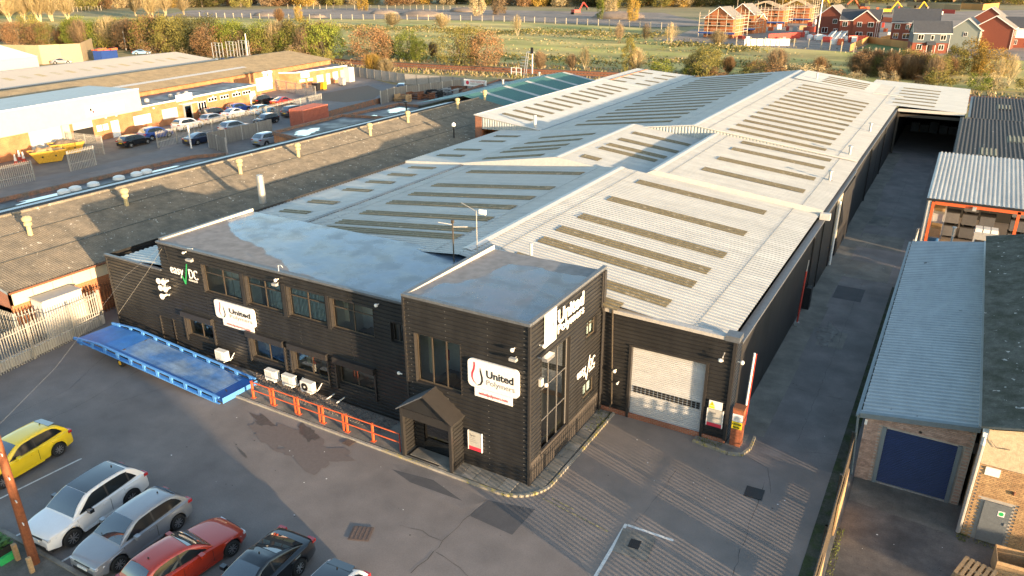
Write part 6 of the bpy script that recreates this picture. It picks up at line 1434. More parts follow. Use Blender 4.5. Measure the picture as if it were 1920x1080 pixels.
# second brick range on the right, facing us, with a doorway
f5=thing('brick_range','orange brick range with a flat roof at the end of the side road','building',(-108,112,0))
c0,c1,c2=(-116.20,104.99),(-111.11,108.57),(-110.50,122.16)
hB=2.95
c0,c1,c2=Vector(c0),Vector(c1),Vector(c2)
back=Vector((-18,6))
MB().prism([c1[:],c2[:],(c2+back)[:],(c0+back*.6)[:],c0[:]],0,hB).build('wall',M['brick_r2'] if 'brick_r2' in M else M['brick_far'],parent=f5)
for a_,b_ in ((c0,c1),(c1,c2)):
    d=(b_-a_).normalized(); nn=Vector((d.y,-d.x))*.12; MB().prism([(a_-nn)[:],(b_-nn)[:],(b_+nn)[:],(a_+nn)[:]],hB+.002,hB+.22).build('coping',M['white'],parent=f5)
MB().sheet([(c1+back*.01)[:],c2[:],(c2+back)[:],(c0+back*.6)[:],c0[:]],hB+.05).build('roof_deck',M['felt_dk'],parent=f5)
d=(c2-c1).normalized(); nn=Vector((d.y,-d.x)); L=(c2-c1).length
def rb(name,m,s0,s1,z0,z1,dp=.1,par=None):
    return MB().fbox(c1[:],d[:],nn[:],L*s0,L*s1,.02,dp,z0,z1).build(name,M[m],parent=par or f5)
rb('white_sign','white',.08,.24,1.9,2.8); 
w=rb('window','white',.38,.5,.6,2.0); rb('pane','lamp',.395,.485,.75,1.85,.11,w); rb('door','flash',.56,.64,0,2.1); w=rb('window','white',.7,.8,.7,2.2); rb('pane','lamp',.715,.785,.85,2.05,.11,w); rb('roller_door','steel',.85,.97,0,2.4)
for s in (.05,.2): w=rb('window','white',s,s+.1,1.2,1.65); rb('pane','lamp',s+.01,s+.09,1.28,1.58,.11,w)
dd=(c1-c0).normalized(); n2=Vector((dd.y,-dd.x)); L2=(c1-c0).length
MB().fbox(c0[:],dd[:],n2[:],L2*.28,L2*.34,.02,.12,0,2.5).build('drainpipe',M['flash'],parent=f5)
MB().box(c2.x-.6,c2.x+1.4,c2.y-1.0,c2.y+.6,0,2.8).build('tank',M['flash'],label='tall cream tank at the right end of the orange brick range',cat='tank')
for i,(u,m_,lab) in enumerate((((-106.23,110.39),'yellow','yellow wheelie bin against the orange brick range'),((-106.30,108.74),'black','black wheelie bin beside the yellow one at the brick range'),((-107.07,116.72),'grey','grey wheeled container near the right end of the brick range'))):
    t=thing('wheelie_bin',lab,'bin',(u[0],u[1],0),0); MB().add([(u[0]-.5,u[1]-.4,.1),(u[0]+.5,u[1]-.4,.1),(u[0]+.5,u[1]+.4,.1),(u[0]-.5,u[1]+.4,.1),(u[0]-.65,u[1]-.5,1.3),(u[0]+.65,u[1]-.5,1.3),(u[0]+.65,u[1]+.5,1.3),(u[0]-.65,u[1]+.5,1.3)],[(3,2,1,0),(4,5,6,7),(0,1,5,4),(1,2,6,5),(2,3,7,6),(3,0,4,7)]).build('tub',M[m_],parent=t)
    MB().box(u[0]-.68,u[0]+.68,u[1]-.55,u[1]+.55,1.31,1.4).build('lid',M[m_],parent=t); 
    for s in (-.4,.4): MB().lathe((u[0]+s,u[1]-.45,.12),[(0,0),(.12,0),(.12,.06),(0,.06)],8,'x').build('wheel',M['black'],parent=t)
# far white roofed shed, rough compound, tall tan fence
M['white_roof']=mat('warm_white_roof',(0.42,0.385,0.33),.6,var=.06)
ws=thing('white_roof_shed','long shed with a white sheet roof and small rooflights at the far left','shed',(-146,95,0))
WA=Vector((-.1,.995)); WN=Vector((.995,.1)); WO=Vector((-134.5,36))
def wp(s,d,z): p=WO+WA*s+WN*d; return (p.x,p.y,z)
MB().corr(wp(0,0,3.0),wp(82,0,3.0),wp(82,-13,4.3),wp(0,-13,4.3),.4,.05).build('roof_slope',M['white_roof'] if 'white_roof' in M else M['roof2'],parent=ws)
MB().corr(wp(0,-13,4.3),wp(82,-13,4.3),wp(82,-26,3.0),wp(0,-26,3.0),.4,.05).build('roof_slope',M['white_roof'],parent=ws)
MB().fbox(WO[:],WA[:],WN[:],.3,81.7,-25.6,-.4,0,2.85).build('wall',M['brick_far'],parent=ws)
for k in range(20):
    s=20+k*3.0; MB().corr(wp(s,-5.2,3.52),wp(s+1.1,-5.2,3.52),wp(s+1.1,-7.8,3.78),wp(s,-7.8,3.78),.4,.05,.02).build('rooflight',M['rib_lt'],parent=ws)
for k in range(9): MB().lathe(wp(24+k*6.5,.3,0),[(.09,0),(.09,2.9),(0,2.9)],6).build('downpipe',M['flash'] if k%3==1 else M['rust'],parent=ws)
wb=thing('white_shed','large white gabled shed at the extreme left edge','shed',(-185,92,0))
MB().fbox((-172,70),(-.1,.995),(.995,.1),0,26,-24,0,0,4.4).build('wall',M['white_roof'],parent=wb)
MB().add([(-171.7,70,4.3),(-174.4,96,4.3),(-186,94.5,6.3),(-183.5,68.5,6.3),(-198,93,4.3),(-195.6,67,4.3)],[(0,1,2,3),(3,2,4,5)]).build('roof',M['white'],parent=wb)
M['tan_sheet']=mat('tan_sheet_fence',(0.33,0.26,0.16),.7,var=.1,objvar=.08)
bfence('sheet_fence','tall tan sheet fence at the back of the container yard on the far left',[(-219.45,103.02),(-209.50,105.55),(-198.64,109.96),(-194.17,117.81),(-208.40,130.02)],4.6,'tan_sheet',board=4)
def container(label,x,y,rot,L,m,h=2.5,w=2.4):
    t=thing('shipping_container',label,'container',(x,y,0),rot)
    MB().box(-L/2+.06,L/2-.06,-w/2+.05,w/2-.05,.12,h-.03).build('shell',M[m],parent=t)
    rb_=MB(); n_=int(L/.3)
    for k in range(n_):
        xx=-L/2+.1+k*(L-.2)/n_; rb_.box(xx,xx+.14,-w/2,-w/2+.049,.16,h-.08); rb_.box(xx,xx+.14,w/2-.049,w/2,.16,h-.08)
    n_=int(w/.3)
    for k in range(n_):
        yy=-w/2+.1+k*(w-.2)/n_; rb_.box(-L/2,-L/2+.059,yy,yy+.14,.16,h-.08)
    rb_.build('corrugation',M[m],parent=t,kind='stuff')
    for sx in (-1,1):
        for sy in (-1,1): MB().box(sx*L/2-(.12 if sx>0 else 0),sx*L/2+(.12 if sx<0 else 0),sy*w/2-(.12 if sy>0 else 0),sy*w/2+(.12 if sy<0 else 0),0,h).build('corner_post',M[m],parent=t)
    for sy in (-1,1): MB().box(-L/2+.13,L/2-.13,sy*(w/2+.005)-.05,sy*(w/2+.005)+.05,h-.1,h+.01).build('top_rail',M[m],parent=t)
    r_=MB(); 
    for k in range(int(L/.4)): xx=-L/2+.2+k*.4; r_.box(xx,xx+.2,-w/2+.1,w/2-.1,h-.029,h)
    r_.build('roof_ribs',M[m],parent=t,kind='stuff')
    return t
M['cont_red']=mat('faded_red_container',(0.36,0.115,0.075),0.65,var=0.15,scale=1.5); M['cont_blue']=mat('blue_container',(0.02,0.06,0.24),0.6,var=0.15)
container('faded red shipping container standing by the side road',-82.79,82.7,1.70,6.1,'cont_red')
container('blue shipping container beside the white shed at the far left',-195.35,102.7,1.6,6.1,'cont_blue')
container('blue shipping container loaded with orange barriers behind the white roofed shed',-194.98,124.59,1.9,6.1,'cont_blue',2.4)
t=thing('barrier_stack','orange plastic road barriers piled on the blue container','barriers',(-194.98,124.59,2.42),0)
for k in range(6): 
    x,yy=-194.98-1.6+k*.6,124.59+((k%3)-1)*1.5; MB().box(x-.5,x+.5,yy-.9,yy+.9,2.42+.0,2.6+.25*(k%2)).build('barrier',M['orange'],parent=t)
# skip wagons bins: yellow skips, cones
def skip(label,x,y,rot,m):
    t=thing('skip',label,'skip',(x,y,0),rot)
    a_=[(-1.2,-.85),(1.2,-.85),(1.2,.85),(-1.2,.85)]; b_=[(-1.9,-.9),(1.9,-.9),(1.9,.9),(-1.9,.9)]
    mb=MB(); mb.add([(p[0],p[1],.08) for p in a_]+[(p[0],p[1],1.35) for p in b_],[(3,2,1,0),(0,1,5,4),(1,2,6,5),(2,3,7,6),(3,0,4,7)]); mb.build('body',M['skip_y'],parent=t)
    for s in (-1,1): MB().box(-1.95,1.95,s*.9-.05,s*.9+.05,1.3,1.4).build('rim',M['skip_y'],parent=t)
    for s in (-1,1): MB().box(s*1.9-.05,s*1.9+.05,-.84,.84,1.3,1.4).build('rim',M['skip_y'],parent=t)
    for s in (-1,1):
        for sx in (-.7,.7): MB().box(sx-.08,sx+.08,s*.93-.05,s*.93+.05,.7,.86).build('lifting_lug',M['black'],parent=t)
    g_=MB(); q=random.Random(int(abs(x)*7)); rows=[[(-1.7+i*.425,-.8+j*.4,1.15+q.uniform(0,.35)+(.35 if 1<i<6 and 0<j<4 else 0)) for j in range(5)] for i in range(9)]; g_.grid(rows); g_.build('rubble',M[m],parent=t,kind='stuff')
M['skip_y']=mat('yellow_skip',(0.52,0.29,0.02),0.6,var=0.25,scale=1.5); 
skip('yellow skip heaped with tan rubble in the fabricator yard',-92.52,49.33,1.25,'card'); skip('second yellow skip with dark rubble just behind the first',-94.75,53.04,1.25,'soil')
for i,(u,lab) in enumerate((((-94.53,46.65),'traffic cone nearest the pilaster'),((-96.41,48.12),'traffic cone in the middle of the three'),((-95.10,47.89),'traffic cone nearest the yellow skip'))):
    t=thing('traffic_cone','red and white '+lab,'cone',(u[0],u[1],0),0,'traffic cones by the skip')
    MB().box(u[0]-.3,u[0]+.3,u[1]-.3,u[1]+.3,0,.06).build('base',M['red'],parent=t); MB().lathe((u[0],u[1],.06),[(.22,0),(.17,.35),(0,.35)],10).build('lower',M['red'],parent=t); MB().lathe((u[0],u[1],.41),[(.17,0),(.1,.4),(.06,.75),(0,.75)],10).build('sleeve',M['white'],parent=t)
bs=thing('builders_bag','white rubble sack leaning behind the yellow skip','bag',(-99.29,52.62,0),0)
u=(-98.98,52.44); MB().lathe((u[0],u[1],0),[(.4,0),(.5,.3),(.45,.8),(.3,1.1),(0,1.15)],9).build('sack',M['white'],parent=bs,smooth=60)
# goalpost racks and tyres beyond the white roofed shed
for i,(u,lab) in enumerate((((-158.36,130.02),'left'),((-158.18,134.12),'middle'),((-158.36,138.16),'right'))):
    t=thing('steel_rack','tall pale steel trestle, '+lab+' one of the three beyond the white roofed shed','rack',(u[0],u[1],0),0)
    for dx in (-1.2,1.2):
        for dy in (-.5,.5): MB().box(u[0]+dx-.08,u[0]+dx+.08,u[1]+dy-.08,u[1]+dy+.08,0,5.2).build('leg',M['steel'],parent=t)
    for z in (1.5,3,4.5,5.1): MB().box(u[0]-1.2,u[0]+1.2,u[1]-.06,u[1]+.06,z,z+.1).build('bar',M['steel'],parent=t)
q=random.Random(21)
tw_=thing('tyre_heap','dark heap of wrapped bundles and tyres in front of the pale trestles','heap',(-155.1,131.75,0),0)
a_,b_=Vector((-155.09,126.63)),Vector((-155.34,138.37))
for k in range(26):
    p=a_.lerp(b_,k/25); r_=q.uniform(.5,.9); MB().lathe((p.x+q.uniform(-1,1),p.y+q.uniform(-1,1),0),[(r_,0),(r_*1.1,.5),(r_*.6,1.1+q.uniform(0,.8)),(0,1.3+q.uniform(0,.8))],7).build('bundle',M[['black','cont_blue','black','lamp','black','cont_blue'][k%6]],parent=tw_)
for (u,h,lab) in (((-160.76,141.19),6.5,'tall pale lamp post beyond the trestles'),((-213.48,143.04),5.5,'pale camera post behind the white roofed shed'),((-262.17,153.47),5.0,'thin pale post by the hedge beyond the tan fence'),((-153.66,118.95),3.4,'thin pale pipe standing on the lichen roof edge')):
    MB().tube([(u[0],u[1],0),(u[0],u[1],h)],.12,6).build('lamp_post',M['lamp'],label=lab,cat='post')

# ================================================================ cars
def paint(name,col,rough=.3,metal=0.0): return mat(name,col,rough,metal,var=.03,scale=1.0,coat=1.0,obj=True,spec=.5)
M['car_glass']=mat('car_glass',(0.012,0.016,0.020),0.05,var=0,spec=0.5)
M['screen_glass']=mat('windscreen_glass',(0.02,0.03,0.04),0.04,var=0,spec=1.0,coat=1.0)
M['screen_glass'].node_tree.nodes['Principled BSDF'].inputs['Coat IOR'].default_value=2.0
M['tyre']=mat('tyre_rubber',(0.018,0.018,0.018),0.85,var=.1,obj=True)
M['rim_dk']=mat('dark_alloy',(0.30,0.30,0.31),0.4,metal=.6,var=.05,obj=True); M['rim_lt']=mat('silver_alloy',(0.62,0.62,0.62),0.35,metal=.8,var=.05,obj=True)
M['trim']=mat('black_trim_plastic',(0.018,0.018,0.019),0.55,var=.05,obj=True)
M['head']=mat('headlamp_lens',(0.55,0.57,0.6),0.08,var=0,spec=1.0,coat=1.0,obj=True); M['tail']=mat('tail_lamp_lens',(0.38,0.015,0.015),0.12,var=0,coat=1.0,obj=True)
M['plate_w']=mat('white_number_plate',(0.75,0.75,0.72),0.4,var=0,obj=True); M['plate_y']=mat('yellow_number_plate',(0.8,0.52,0.02),0.4,var=0,obj=True)
def lerp_tab(tab,x):
    # monotone-ish cubic through the table points
    n=len(tab)
    if x<=tab[0][0]: return tab[0][1]
    if x>=tab[-1][0]: return tab[-1][1]
    sl=[(tab[i+1][1]-tab[i][1])/(tab[i+1][0]-tab[i][0]) for i in range(n-1)]
    m=[sl[0]]+[0 if sl[i-1]*sl[i]<=0 else 2*sl[i-1]*sl[i]/(sl[i-1]+sl[i]) for i in range(1,n-1)]+[sl[-1]]
    for i in range(n-1):
        if x<=tab[i+1][0]:
            h=tab[i+1][0]-tab[i][0]; t=(x-tab[i][0])/h; t2,t3=t*t,t*t*t
            return (2*t3-3*t2+1)*tab[i][1]+(t3-2*t2+t)*h*m[i]+(-2*t3+3*t2)*tab[i+1][1]+(t3-t2)*h*m[i+1]
# kind: half width, length, wheel radius, front/rear overhang, top profile of lower body, cabin key points
KINDS=dict(
 hatch=dict(L=4.3,W=.895,wr=.325,fo=.86,wb=2.62,top=[(0,.58),(.06,.68),(.20,.765),(.6,.86),(1.15,.945),(1.5,.97),(3.6,1.0),(4.12,.99),(4.22,.92),(4.28,.78),(4.3,.62)],
   cab=dict(ws0=1.05,ws1=1.92,r1=3.72,rb=4.2,zb=.95,zr=1.47,wb=.815,wt=.60),belt=.93,sill=.24),
 suv=dict(L=4.52,W=.93,wr=.37,fo=.88,wb=2.68,top=[(0,.70),(.06,.84),(.2,.93),(.6,1.0),(1.2,1.06),(1.5,1.08),(3.8,1.13),(4.34,1.10),(4.45,1.0),(4.5,.86),(4.52,.70)],
   cab=dict(ws0=1.08,ws1=1.95,r1=3.86,rb=4.42,zb=1.06,zr=1.65,wb=.855,wt=.645),belt=1.04,sill=.32),
 saloon=dict(L=4.68,W=.92,wr=.34,fo=.80,wb=2.84,top=[(0,.56),(.10,.66),(.4,.76),(1.4,.93),(1.7,.95),(3.8,1.0),(4.3,.97),(4.58,.92),(4.64,.8),(4.68,.58)],
   cab=dict(ws0=1.32,ws1=2.22,r1=3.0,rb=4.24,zb=.94,zr=1.405,wb=.80,wt=.56),belt=.90,sill=.22),
 hatch_long=dict(L=4.33,W=.885,wr=.33,fo=.78,wb=2.69,top=[(0,.54),(.06,.64),(.2,.73),(.6,.83),(1.5,.935),(1.8,.955),(3.7,1.0),(4.14,.99),(4.25,.92),(4.31,.78),(4.33,.60)],
   cab=dict(ws0=1.45,ws1=2.28,r1=3.74,rb=4.22,zb=.94,zr=1.425,wb=.80,wt=.58),belt=.91,sill=.23),
 small=dict(L=3.85,W=.865,wr=.31,fo=.68,wb=2.49,top=[(0,.60),(.08,.72),(.35,.84),(1.0,.93),(1.3,.95),(3.3,.98),(3.68,.97),(3.78,.82),(3.85,.6)],
   cab=dict(ws0=.98,ws1=1.60,r1=3.34,rb=3.74,zb=.93,zr=1.42,wb=.80,wt=.62),belt=.90,sill=.24))
def car(label,kind,pos,heading,col,roof=None,rims='rim_dk',detail=True,group=None,plate=True,spoiler=None,cladding=False,bonnet2=None,name='parked_car',brake=None):
    K=KINDS[kind]; L,W,wr=K['L'],K['W'],K['wr']; c=K['cab']
    t=thing(name,label,'car',(pos[0],pos[1],0.012),heading,group)
    fx,rx=K['fo'],K['fo']+K['wb']; Ra=wr+.07
    # local x runs from the middle towards the FRONT: X = L/2 - x
    X=lambda x:L/2-x
    xs=sorted(set([0,.04,.10,.2,.35,.5]+[fx+Ra*math.cos(R(a)) for a in range(0,181,20)]+[rx+Ra*math.cos(R(a)) for a in range(0,181,20)]+[fx+Ra+.01,fx-Ra-.01,rx-Ra-.01,rx+Ra+.01]+[fx+Ra+(rx-fx-2*Ra)*k/6 for k in range(1,6)]+[.75,.95,1.15,L-.6,L-.4,L-.25,L-.15,L-.08,L-.03,L]))
    xs=[x for x in xs if 0<=x<=L]
    rows=[]
    for x in xs:
        e=1.0
        if x<.75: u=(.75-x)/.75; e=1-.20*u**2.4-.04*u
        if x>L-.6: u=(x-L+.6)/.6; e=1-.13*u**2.2-.02*u
        w=W*e; zt=lerp_tab(K['top'],x); zl=K['sill']
        if x<.3: zl+=.02
        for wx in (fx,rx):
            if abs(x-wx)<Ra+.005: zl=max(zl,wr+math.sqrt(max(0,Ra*Ra-(x-wx)**2)))
        belt=min(K['belt']+.03*(x/L),zt-.045); 
        mid=max(zl+.01,min(zl+(belt-zl)*.55,belt-.03)); 
        flare=.022 if min(abs(x-fx),abs(x-rx))<Ra+.12 else 0
        rows.append([(X(x),0,zt+.012),(X(x),w*.45,zt+.006),(X(x),w*.78,zt-.012),(X(x),w*.935,(zt+belt)/2-.004),(X(x),w*.985,belt-.01),(X(x),w*.972,belt-.05 if belt-.05>mid else (belt+mid)/2),(X(x),w+flare,mid),(X(x),w*.985+flare,zl+(mid-zl)*.35),(X(x),w*.955+flare,zl)])
    full=[[(p[0],-p[1],p[2]) for p in r_[::-1]]+r_[1:] for r_ in rows]
    mb=MB(); mb.grid(full,flip=True)
    n_=len(full[0])
    mb.add(full[0],[tuple(range(n_))]); mb.add(full[-1],[tuple(range(n_-1,-1,-1))])
    body=mb.build('body',col,parent=t,smooth=50)
    if detail: sm_=body.modifiers.new('smooth','SUBSURF'); sm_.levels=1; sm_.render_levels=1
    MB().box(X(L-.12),X(.12),-W+.2,W-.2,.2,.62).build('underbody',M['trim'],parent=t)
    # cabin
    def cabpt(x,z_):   # half width of cabin at a height
        u=(z_-c['zb'])/(c['zr']-c['zb']); return c['wb']+(c['wt']-c['wb'])*max(0,min(1,u))
    ws0,ws1,r1,rb_=c['ws0'],c['ws1'],c['r1'],c['rb']
    zb=c['zb']; zr=c['zr']
    kp=[(ws0-.02,zb-.045),(ws0+(ws1-ws0)*.5,zb+(zr-zb)*.565),(ws1,zr-.05),(ws1+.30,zr-.008),((ws1+r1)/2,zr+.012),(r1-.30,zr-.012),(r1,zr-.065),((r1+rb_)/2+.03,zb+(zr-zb)*.50),(rb_,zb-.02)]
    zt_=lambda x:lerp_tab(kp,x)
    cxs=[kp[0][0]+(kp[-1][0]-kp[0][0])*k/22 for k in range(23)]
    prof=[(x,zt_(x)) for x in cxs]
    zl=zb-.06
    rows=[]
    for (x,z) in prof:
        hb=c['wb']*(1-.03*((x-ws0)/(rb_-ws0))**3); f=max(0.0,min(1,(z-zl)/(zr-zl)))
        half=[]
        for k,(ff,dz) in enumerate(((0,0),(.35,0),(.68,0),(.88,0))):
            zz=zl+(z-zl)*ff; y=hb+(c['wt']-c['wb'])*((zz-zl)/(zr-zl)); half.append((y,zz))
        ye=hb+(c['wt']-c['wb'])*f
        half+=[(ye*.985,zl+(z-zl)*.965),(ye*.90,z+.0),(ye*.5,z+.014),(0,z+.019)]
        rows.append([(X(x),-y,zz) for y,zz in half]+[(X(x),y,zz) for y,zz in half[-2::-1]])
    MB().grid(rows).build('cabin',col,parent=t,smooth=75)
    if roof is not None:
        rr=[[(X(x),y*cabpt(x,zt_(x))*.90,zt_(x)+.026-.012*abs(y)) for y in (-1,-.5,0,.5,1)] for x in [ws1+.02+(r1-.12-ws1)*k/8 for k in range(9)]]
        MB().grid(rr).build('roof_panel',roof,parent=t,smooth=60)
    # glass: panels lying just proud of the cabin skin
    def surf(x,f,side):  # point on cabin side: f 0 belt .. 1 roof edge
        pass
    g=.012
    def top_grid(x0,x1,nm,w0,w1,fl):
        rr=[]
        for k in range(8):
            x=x0+(x1-x0)*k/7; ww=w0+(w1-w0)*k/7; z=zt_(x); dz=(zt_(x+.02)-zt_(x-.02))/.04; nl=math.hypot(1,dz)
            rr.append([(X(x)+dz/nl*.012,y*cabpt(x,z)*ww,z+.018*(1-y*y)+.014/nl) for y in (-1,-.6,-.2,.2,.6,1)])
        MB().grid(rr).build(nm,M['screen_glass'],parent=t,smooth=70)
    top_grid(ws0+.06,ws1+.0,'windscreen',.93,.87,False)
    top_grid(r1+.02,rb_-.07,'rear_window',.84,.88,True)
    def side_poly(x0,x1,xt0,xt1,s,nm='side_window'):
        zlo=zb+.03; zhi=zr-.085
        def pt(x,z): 
            y=c['wb']+(c['wt']-c['wb'])*((z-(zb-.06))/(zr-(zb-.06)))
            return (X(x),s*(y+.012),z)
        P=[pt(x0,zlo),pt(x1,zlo),pt((x1+xt1)/2,(zlo+zhi)/2),pt(xt1,zhi),pt(xt0,zhi),pt((x0+xt0)/2,(zlo+zhi)/2)]
        mb=MB(); mb.add(P,[(0,1,2,5),(5,2,3,4)] if s>0 else [(5,2,1,0),(4,3,2,5)]); mb.build(nm,M['car_glass'],parent=t)
    b1=ws0+(r1-ws0)*.56 if kind!='saloon' else ws0+1.25
    def side_y(z): return c['wb']+(c['wt']-c['wb'])*((z-(zb-.06))/(zr-(zb-.06)))
    for s in (-1,1):
        # one dark glasshouse band: belt line kicks up to the rear, quarter tapers to a point
        xa=ws0+.30; xe=r1+(.16 if kind!='saloon' else .55)
        bel=lambda x: zb+.03+.085*max(0,(x-xa)/(xe-xa))**2
        topz=lambda x: zt_(x)-.075-(.05 if x>r1-.35 else 0)*((x-r1+.35)/.5)
        xs_=[xa+(xe-xa)*k/14 for k in range(15)]
        lowr=[];upr=[]
        for x in xs_:
            lo_=bel(x); hi_=max(lo_+.004,min(topz(x),lo_+(x-xa+.02)*(zr-zb)/(ws1-ws0)*.98)); hi_=max(lo_+.004,min(hi_,lo_+(xe-x)*1.15+.0))
            lowr.append((X(x),s*(side_y(lo_)+.011),lo_)); upr.append((X(x),s*(side_y(hi_)+.011),hi_))
        MB().grid([lowr,upr],flip=(s<0)).build('side_window',M['car_glass'],parent=t)
        for xp in ((b1+.03,b1+.03+1.0) if kind in('hatch','suv') else (b1+.03,)):
            if xp<xe-.35:
                z1_=topz(xp); lo_=bel(xp); w_=.035
                MB().add([(X(xp-w_),s*(side_y(lo_)+.016),lo_),(X(xp+w_),s*(side_y(lo_)+.016),lo_),(X(xp+w_),s*(side_y(z1_)+.016),z1_),(X(xp-w_),s*(side_y(z1_)+.016),z1_)],[(0,1,2,3)]).build('door_pillar',M['trim'],parent=t)
        # bright or dark trim line under the glass
        if detail:
            MB().grid([[(p[0],p[1]+s*.004,p[2]-.022) for p in lowr],[(p[0],p[1]+s*.004,p[2]-.002) for p in lowr]],flip=(s<0)).build('window_trim',M['trim'],parent=t)
        # door shut lines, handle, mirror
        if detail:
            for xd in (ws0+.12,b1+.03,rx-Ra*.55):
                MB().box(X(xd)-.006,X(xd)+.006,s*(W+.001)-.004,s*(W+.001)+.004,K['sill']+.12,K['belt']-.06).build('door_seam',M['trim'],parent=t)
            for xd in (b1-.22,b1+.82): MB().box(X(xd)-.10,X(xd)+.10,s*(W+.012)-.016,s*(W+.012)+.016,K['belt']-.12,K['belt']-.085).build('door_handle',col,parent=t)
            MB().box(X(ws0+.62)-.09,X(ws0+.62)+.09,s*(c['wb']+.20)-.11,s*(c['wb']+.20)+.11,zb+.0,zb+.15).build('mirror',col if roof is None else (roof if not isinstance(roof,str) else col),parent=t)
            MB().box(X(L-Ra-fx-.3),X(fx+Ra+.05),s*(W*.975)-.02,s*(W*.975)+.02,K['sill']-.03,K['sill']+.06).build('side_skirt',M['trim'] if cladding else col,parent=t)
    # wheels
    for wx in (fx,rx):
        for s in (-1,1):
            y0=s*(W-.215); 
            prof_w=[(wr*.62,0),(wr*.93,.0),(wr,.03),(wr,.18),(wr*.93,.21),(wr*.62,.21)]
            tw=MB().lathe((X(wx),(W-.205) if s>0 else -(W+.005),wr),prof_w,20 if detail else 12,'y',False).build('tyre',M['tyre'],parent=t,smooth=40)
            face=s*(W-.004); rm=MB()
            rm.lathe((X(wx),face-.02 if s>0 else face+.0,wr),[(0,0),(wr*.16,0),(wr*.16,.02),(0,.02)],10,'y')
            for k in range(5 if detail else 4):
                a=2*math.pi*k/(5 if detail else 4)+.3; ca,sa=math.cos(a),math.sin(a)
                for off in ((-.07,.07) if detail else (0,)):
                    p0=(wr*.10*ca-off*.4*sa*wr*3,wr*.10*sa+off*.4*ca*wr*3); p1=(wr*.66*ca-off*sa*wr*3,wr*.66*sa+off*ca*wr*3); wd=.022 if detail else .05
                    nx,nz=-sa*wd,ca*wd
                    rm.add([(X(wx)+p0[0]+nx,face-s*.012,wr+p0[1]+nz),(X(wx)+p0[0]-nx,face-s*.012,wr+p0[1]-nz),(X(wx)+p1[0]-nx,face-s*.012,wr+p1[1]-nz),(X(wx)+p1[0]+nx,face-s*.012,wr+p1[1]+nz)],[(0,1,2,3)])
            n2=20
            for k in range(n2):
                a,b=2*math.pi*k/n2,2*math.pi*(k+1)/n2; r0,r1_=wr*.63,wr*.70
                rm.add([(X(wx)+r0*math.cos(a),face-s*.012,wr+r0*math.sin(a)),(X(wx)+r1_*math.cos(a),face,wr+r1_*math.sin(a)),(X(wx)+r1_*math.cos(b),face,wr+r1_*math.sin(b)),(X(wx)+r0*math.cos(b),face-s*.012,wr+r0*math.sin(b))],[(0,1,2,3)])
            rm.build('rim',M[rims],parent=tw)
            MB().lathe((X(wx),s*(W-.09)-.01,wr),[(0,0),(wr*.62,0),(wr*.62,.02),(0,.02)],14,'y').build('brake',M[brake] if brake else M['trim'],parent=tw)
    # lamps, grille, plates: small solids let into the ends
    zt0=lerp_tab(K['top'],.08)
    for s in (-1,1):
        if True:
            hl=MB(); y0,y1=W*.50,W*.83
            hl.add([(X(.10),s*y0,zt0-.14),(X(.30),s*(y1+.09),zt0-.10),(X(.55),s*(y1+.105),zt0+.00),(X(.36),s*(y1*.99),zt0+.075),(X(.12),s*y0,zt0-.03),(X(.015),s*y0,zt0-.10)],[(0,1,2,3,4)])
            hl.box(min(X(.035),X(.2)),max(X(.035),X(.2)),min(s*y0,s*(y1)),max(s*y0,s*(y1)),zt0-.15,zt0-.045); hl.build('headlight',M['head'],parent=t)
            zt1=K['belt']
            MB().box(X(L-.055)-.05,X(L-.055)+.03+.10,min(s*W*.58,s*W*.925),max(s*W*.58,s*W*.925),zt1-.13,zt1+.0).build('tail_light',M['tail'],parent=t)
    MB().box(X(.02)-.1,X(.02)+.012,-W*.48,W*.48,zt0-.20,zt0-.06).build('grille',M['trim'],parent=t)
    MB().box(X(.0)-.1,X(.0)+.012,-W*.62,W*.62,K['sill']+.02,K['sill']+.15).build('lower_grille',M['trim'],parent=t)
    if plate:
        MB().box(X(0)+.0,X(0)+.022,-.26,.26,zt0-.27,zt0-.16).build('front_plate',M['plate_w'],parent=t); MB().box(X(L)-.022,X(L)-.0,-.26,.26,.60,.71).build('rear_plate',M['plate_y'],parent=t)
    MB().box(X(L)-.01,X(L)+.1,-W*.75,W*.75,K['sill']-.01,K['sill']+.12).build('rear_valance',M['trim'],parent=t)
    if spoiler is not None:
        MB().add([(X(r1-.22),-c['wt']*.82,zr+.008),(X(r1-.22),c['wt']*.82,zr+.008),(X(r1+.12),c['wt']*.74,zr-.035),(X(r1+.12),-c['wt']*.74,zr-.035),(X(r1-.22),-c['wt']*.82,zr-.03),(X(r1-.22),c['wt']*.82,zr-.03),(X(r1+.10),c['wt']*.74,zr-.075),(X(r1+.10),-c['wt']*.74,zr-.075)],[(0,1,2,3),(7,6,5,4),(0,4,5,1),(1,5,6,2),(2,6,7,3),(3,7,4,0)]).build('spoiler',spoiler,parent=t)
    if detail:
        MB().lathe((X(r1-.28),0,zr+.01),[(.03,0),(.025,.04),(.012,.07),(0,.075)],8).build('roof_aerial',M['trim'],parent=t)
        for s in (-1,1): MB().tube([(X(ws0+.05),s*.1-.25,zb+.0),(X(ws0+.16),s*.1+.28,zb+.035)],.011,4).build('wiper',M['trim'],parent=t)
    return t
P_=dict(white=paint('paint_white',(0.70,0.71,0.72)),grey=paint('paint_grey',(0.27,0.28,0.30),.35,.3),red=paint('paint_red',(0.42,0.035,0.012),.3,.2),black=paint('paint_black',(0.006,0.007,0.009),.2),yellow=paint('paint_yellow',(0.85,0.60,0.012)),
 blue=paint('paint_blue',(0.02,0.06,0.28)),navy=paint('paint_navy',(0.012,0.018,0.045)),silver=paint('paint_silver',(0.42,0.44,0.47),.3,.6),cyan=paint('paint_cyan',(0.04,0.30,0.55)),slate=paint('paint_slate',(0.03,0.04,0.055)),sky=paint('paint_sky',(0.16,0.27,0.42)))
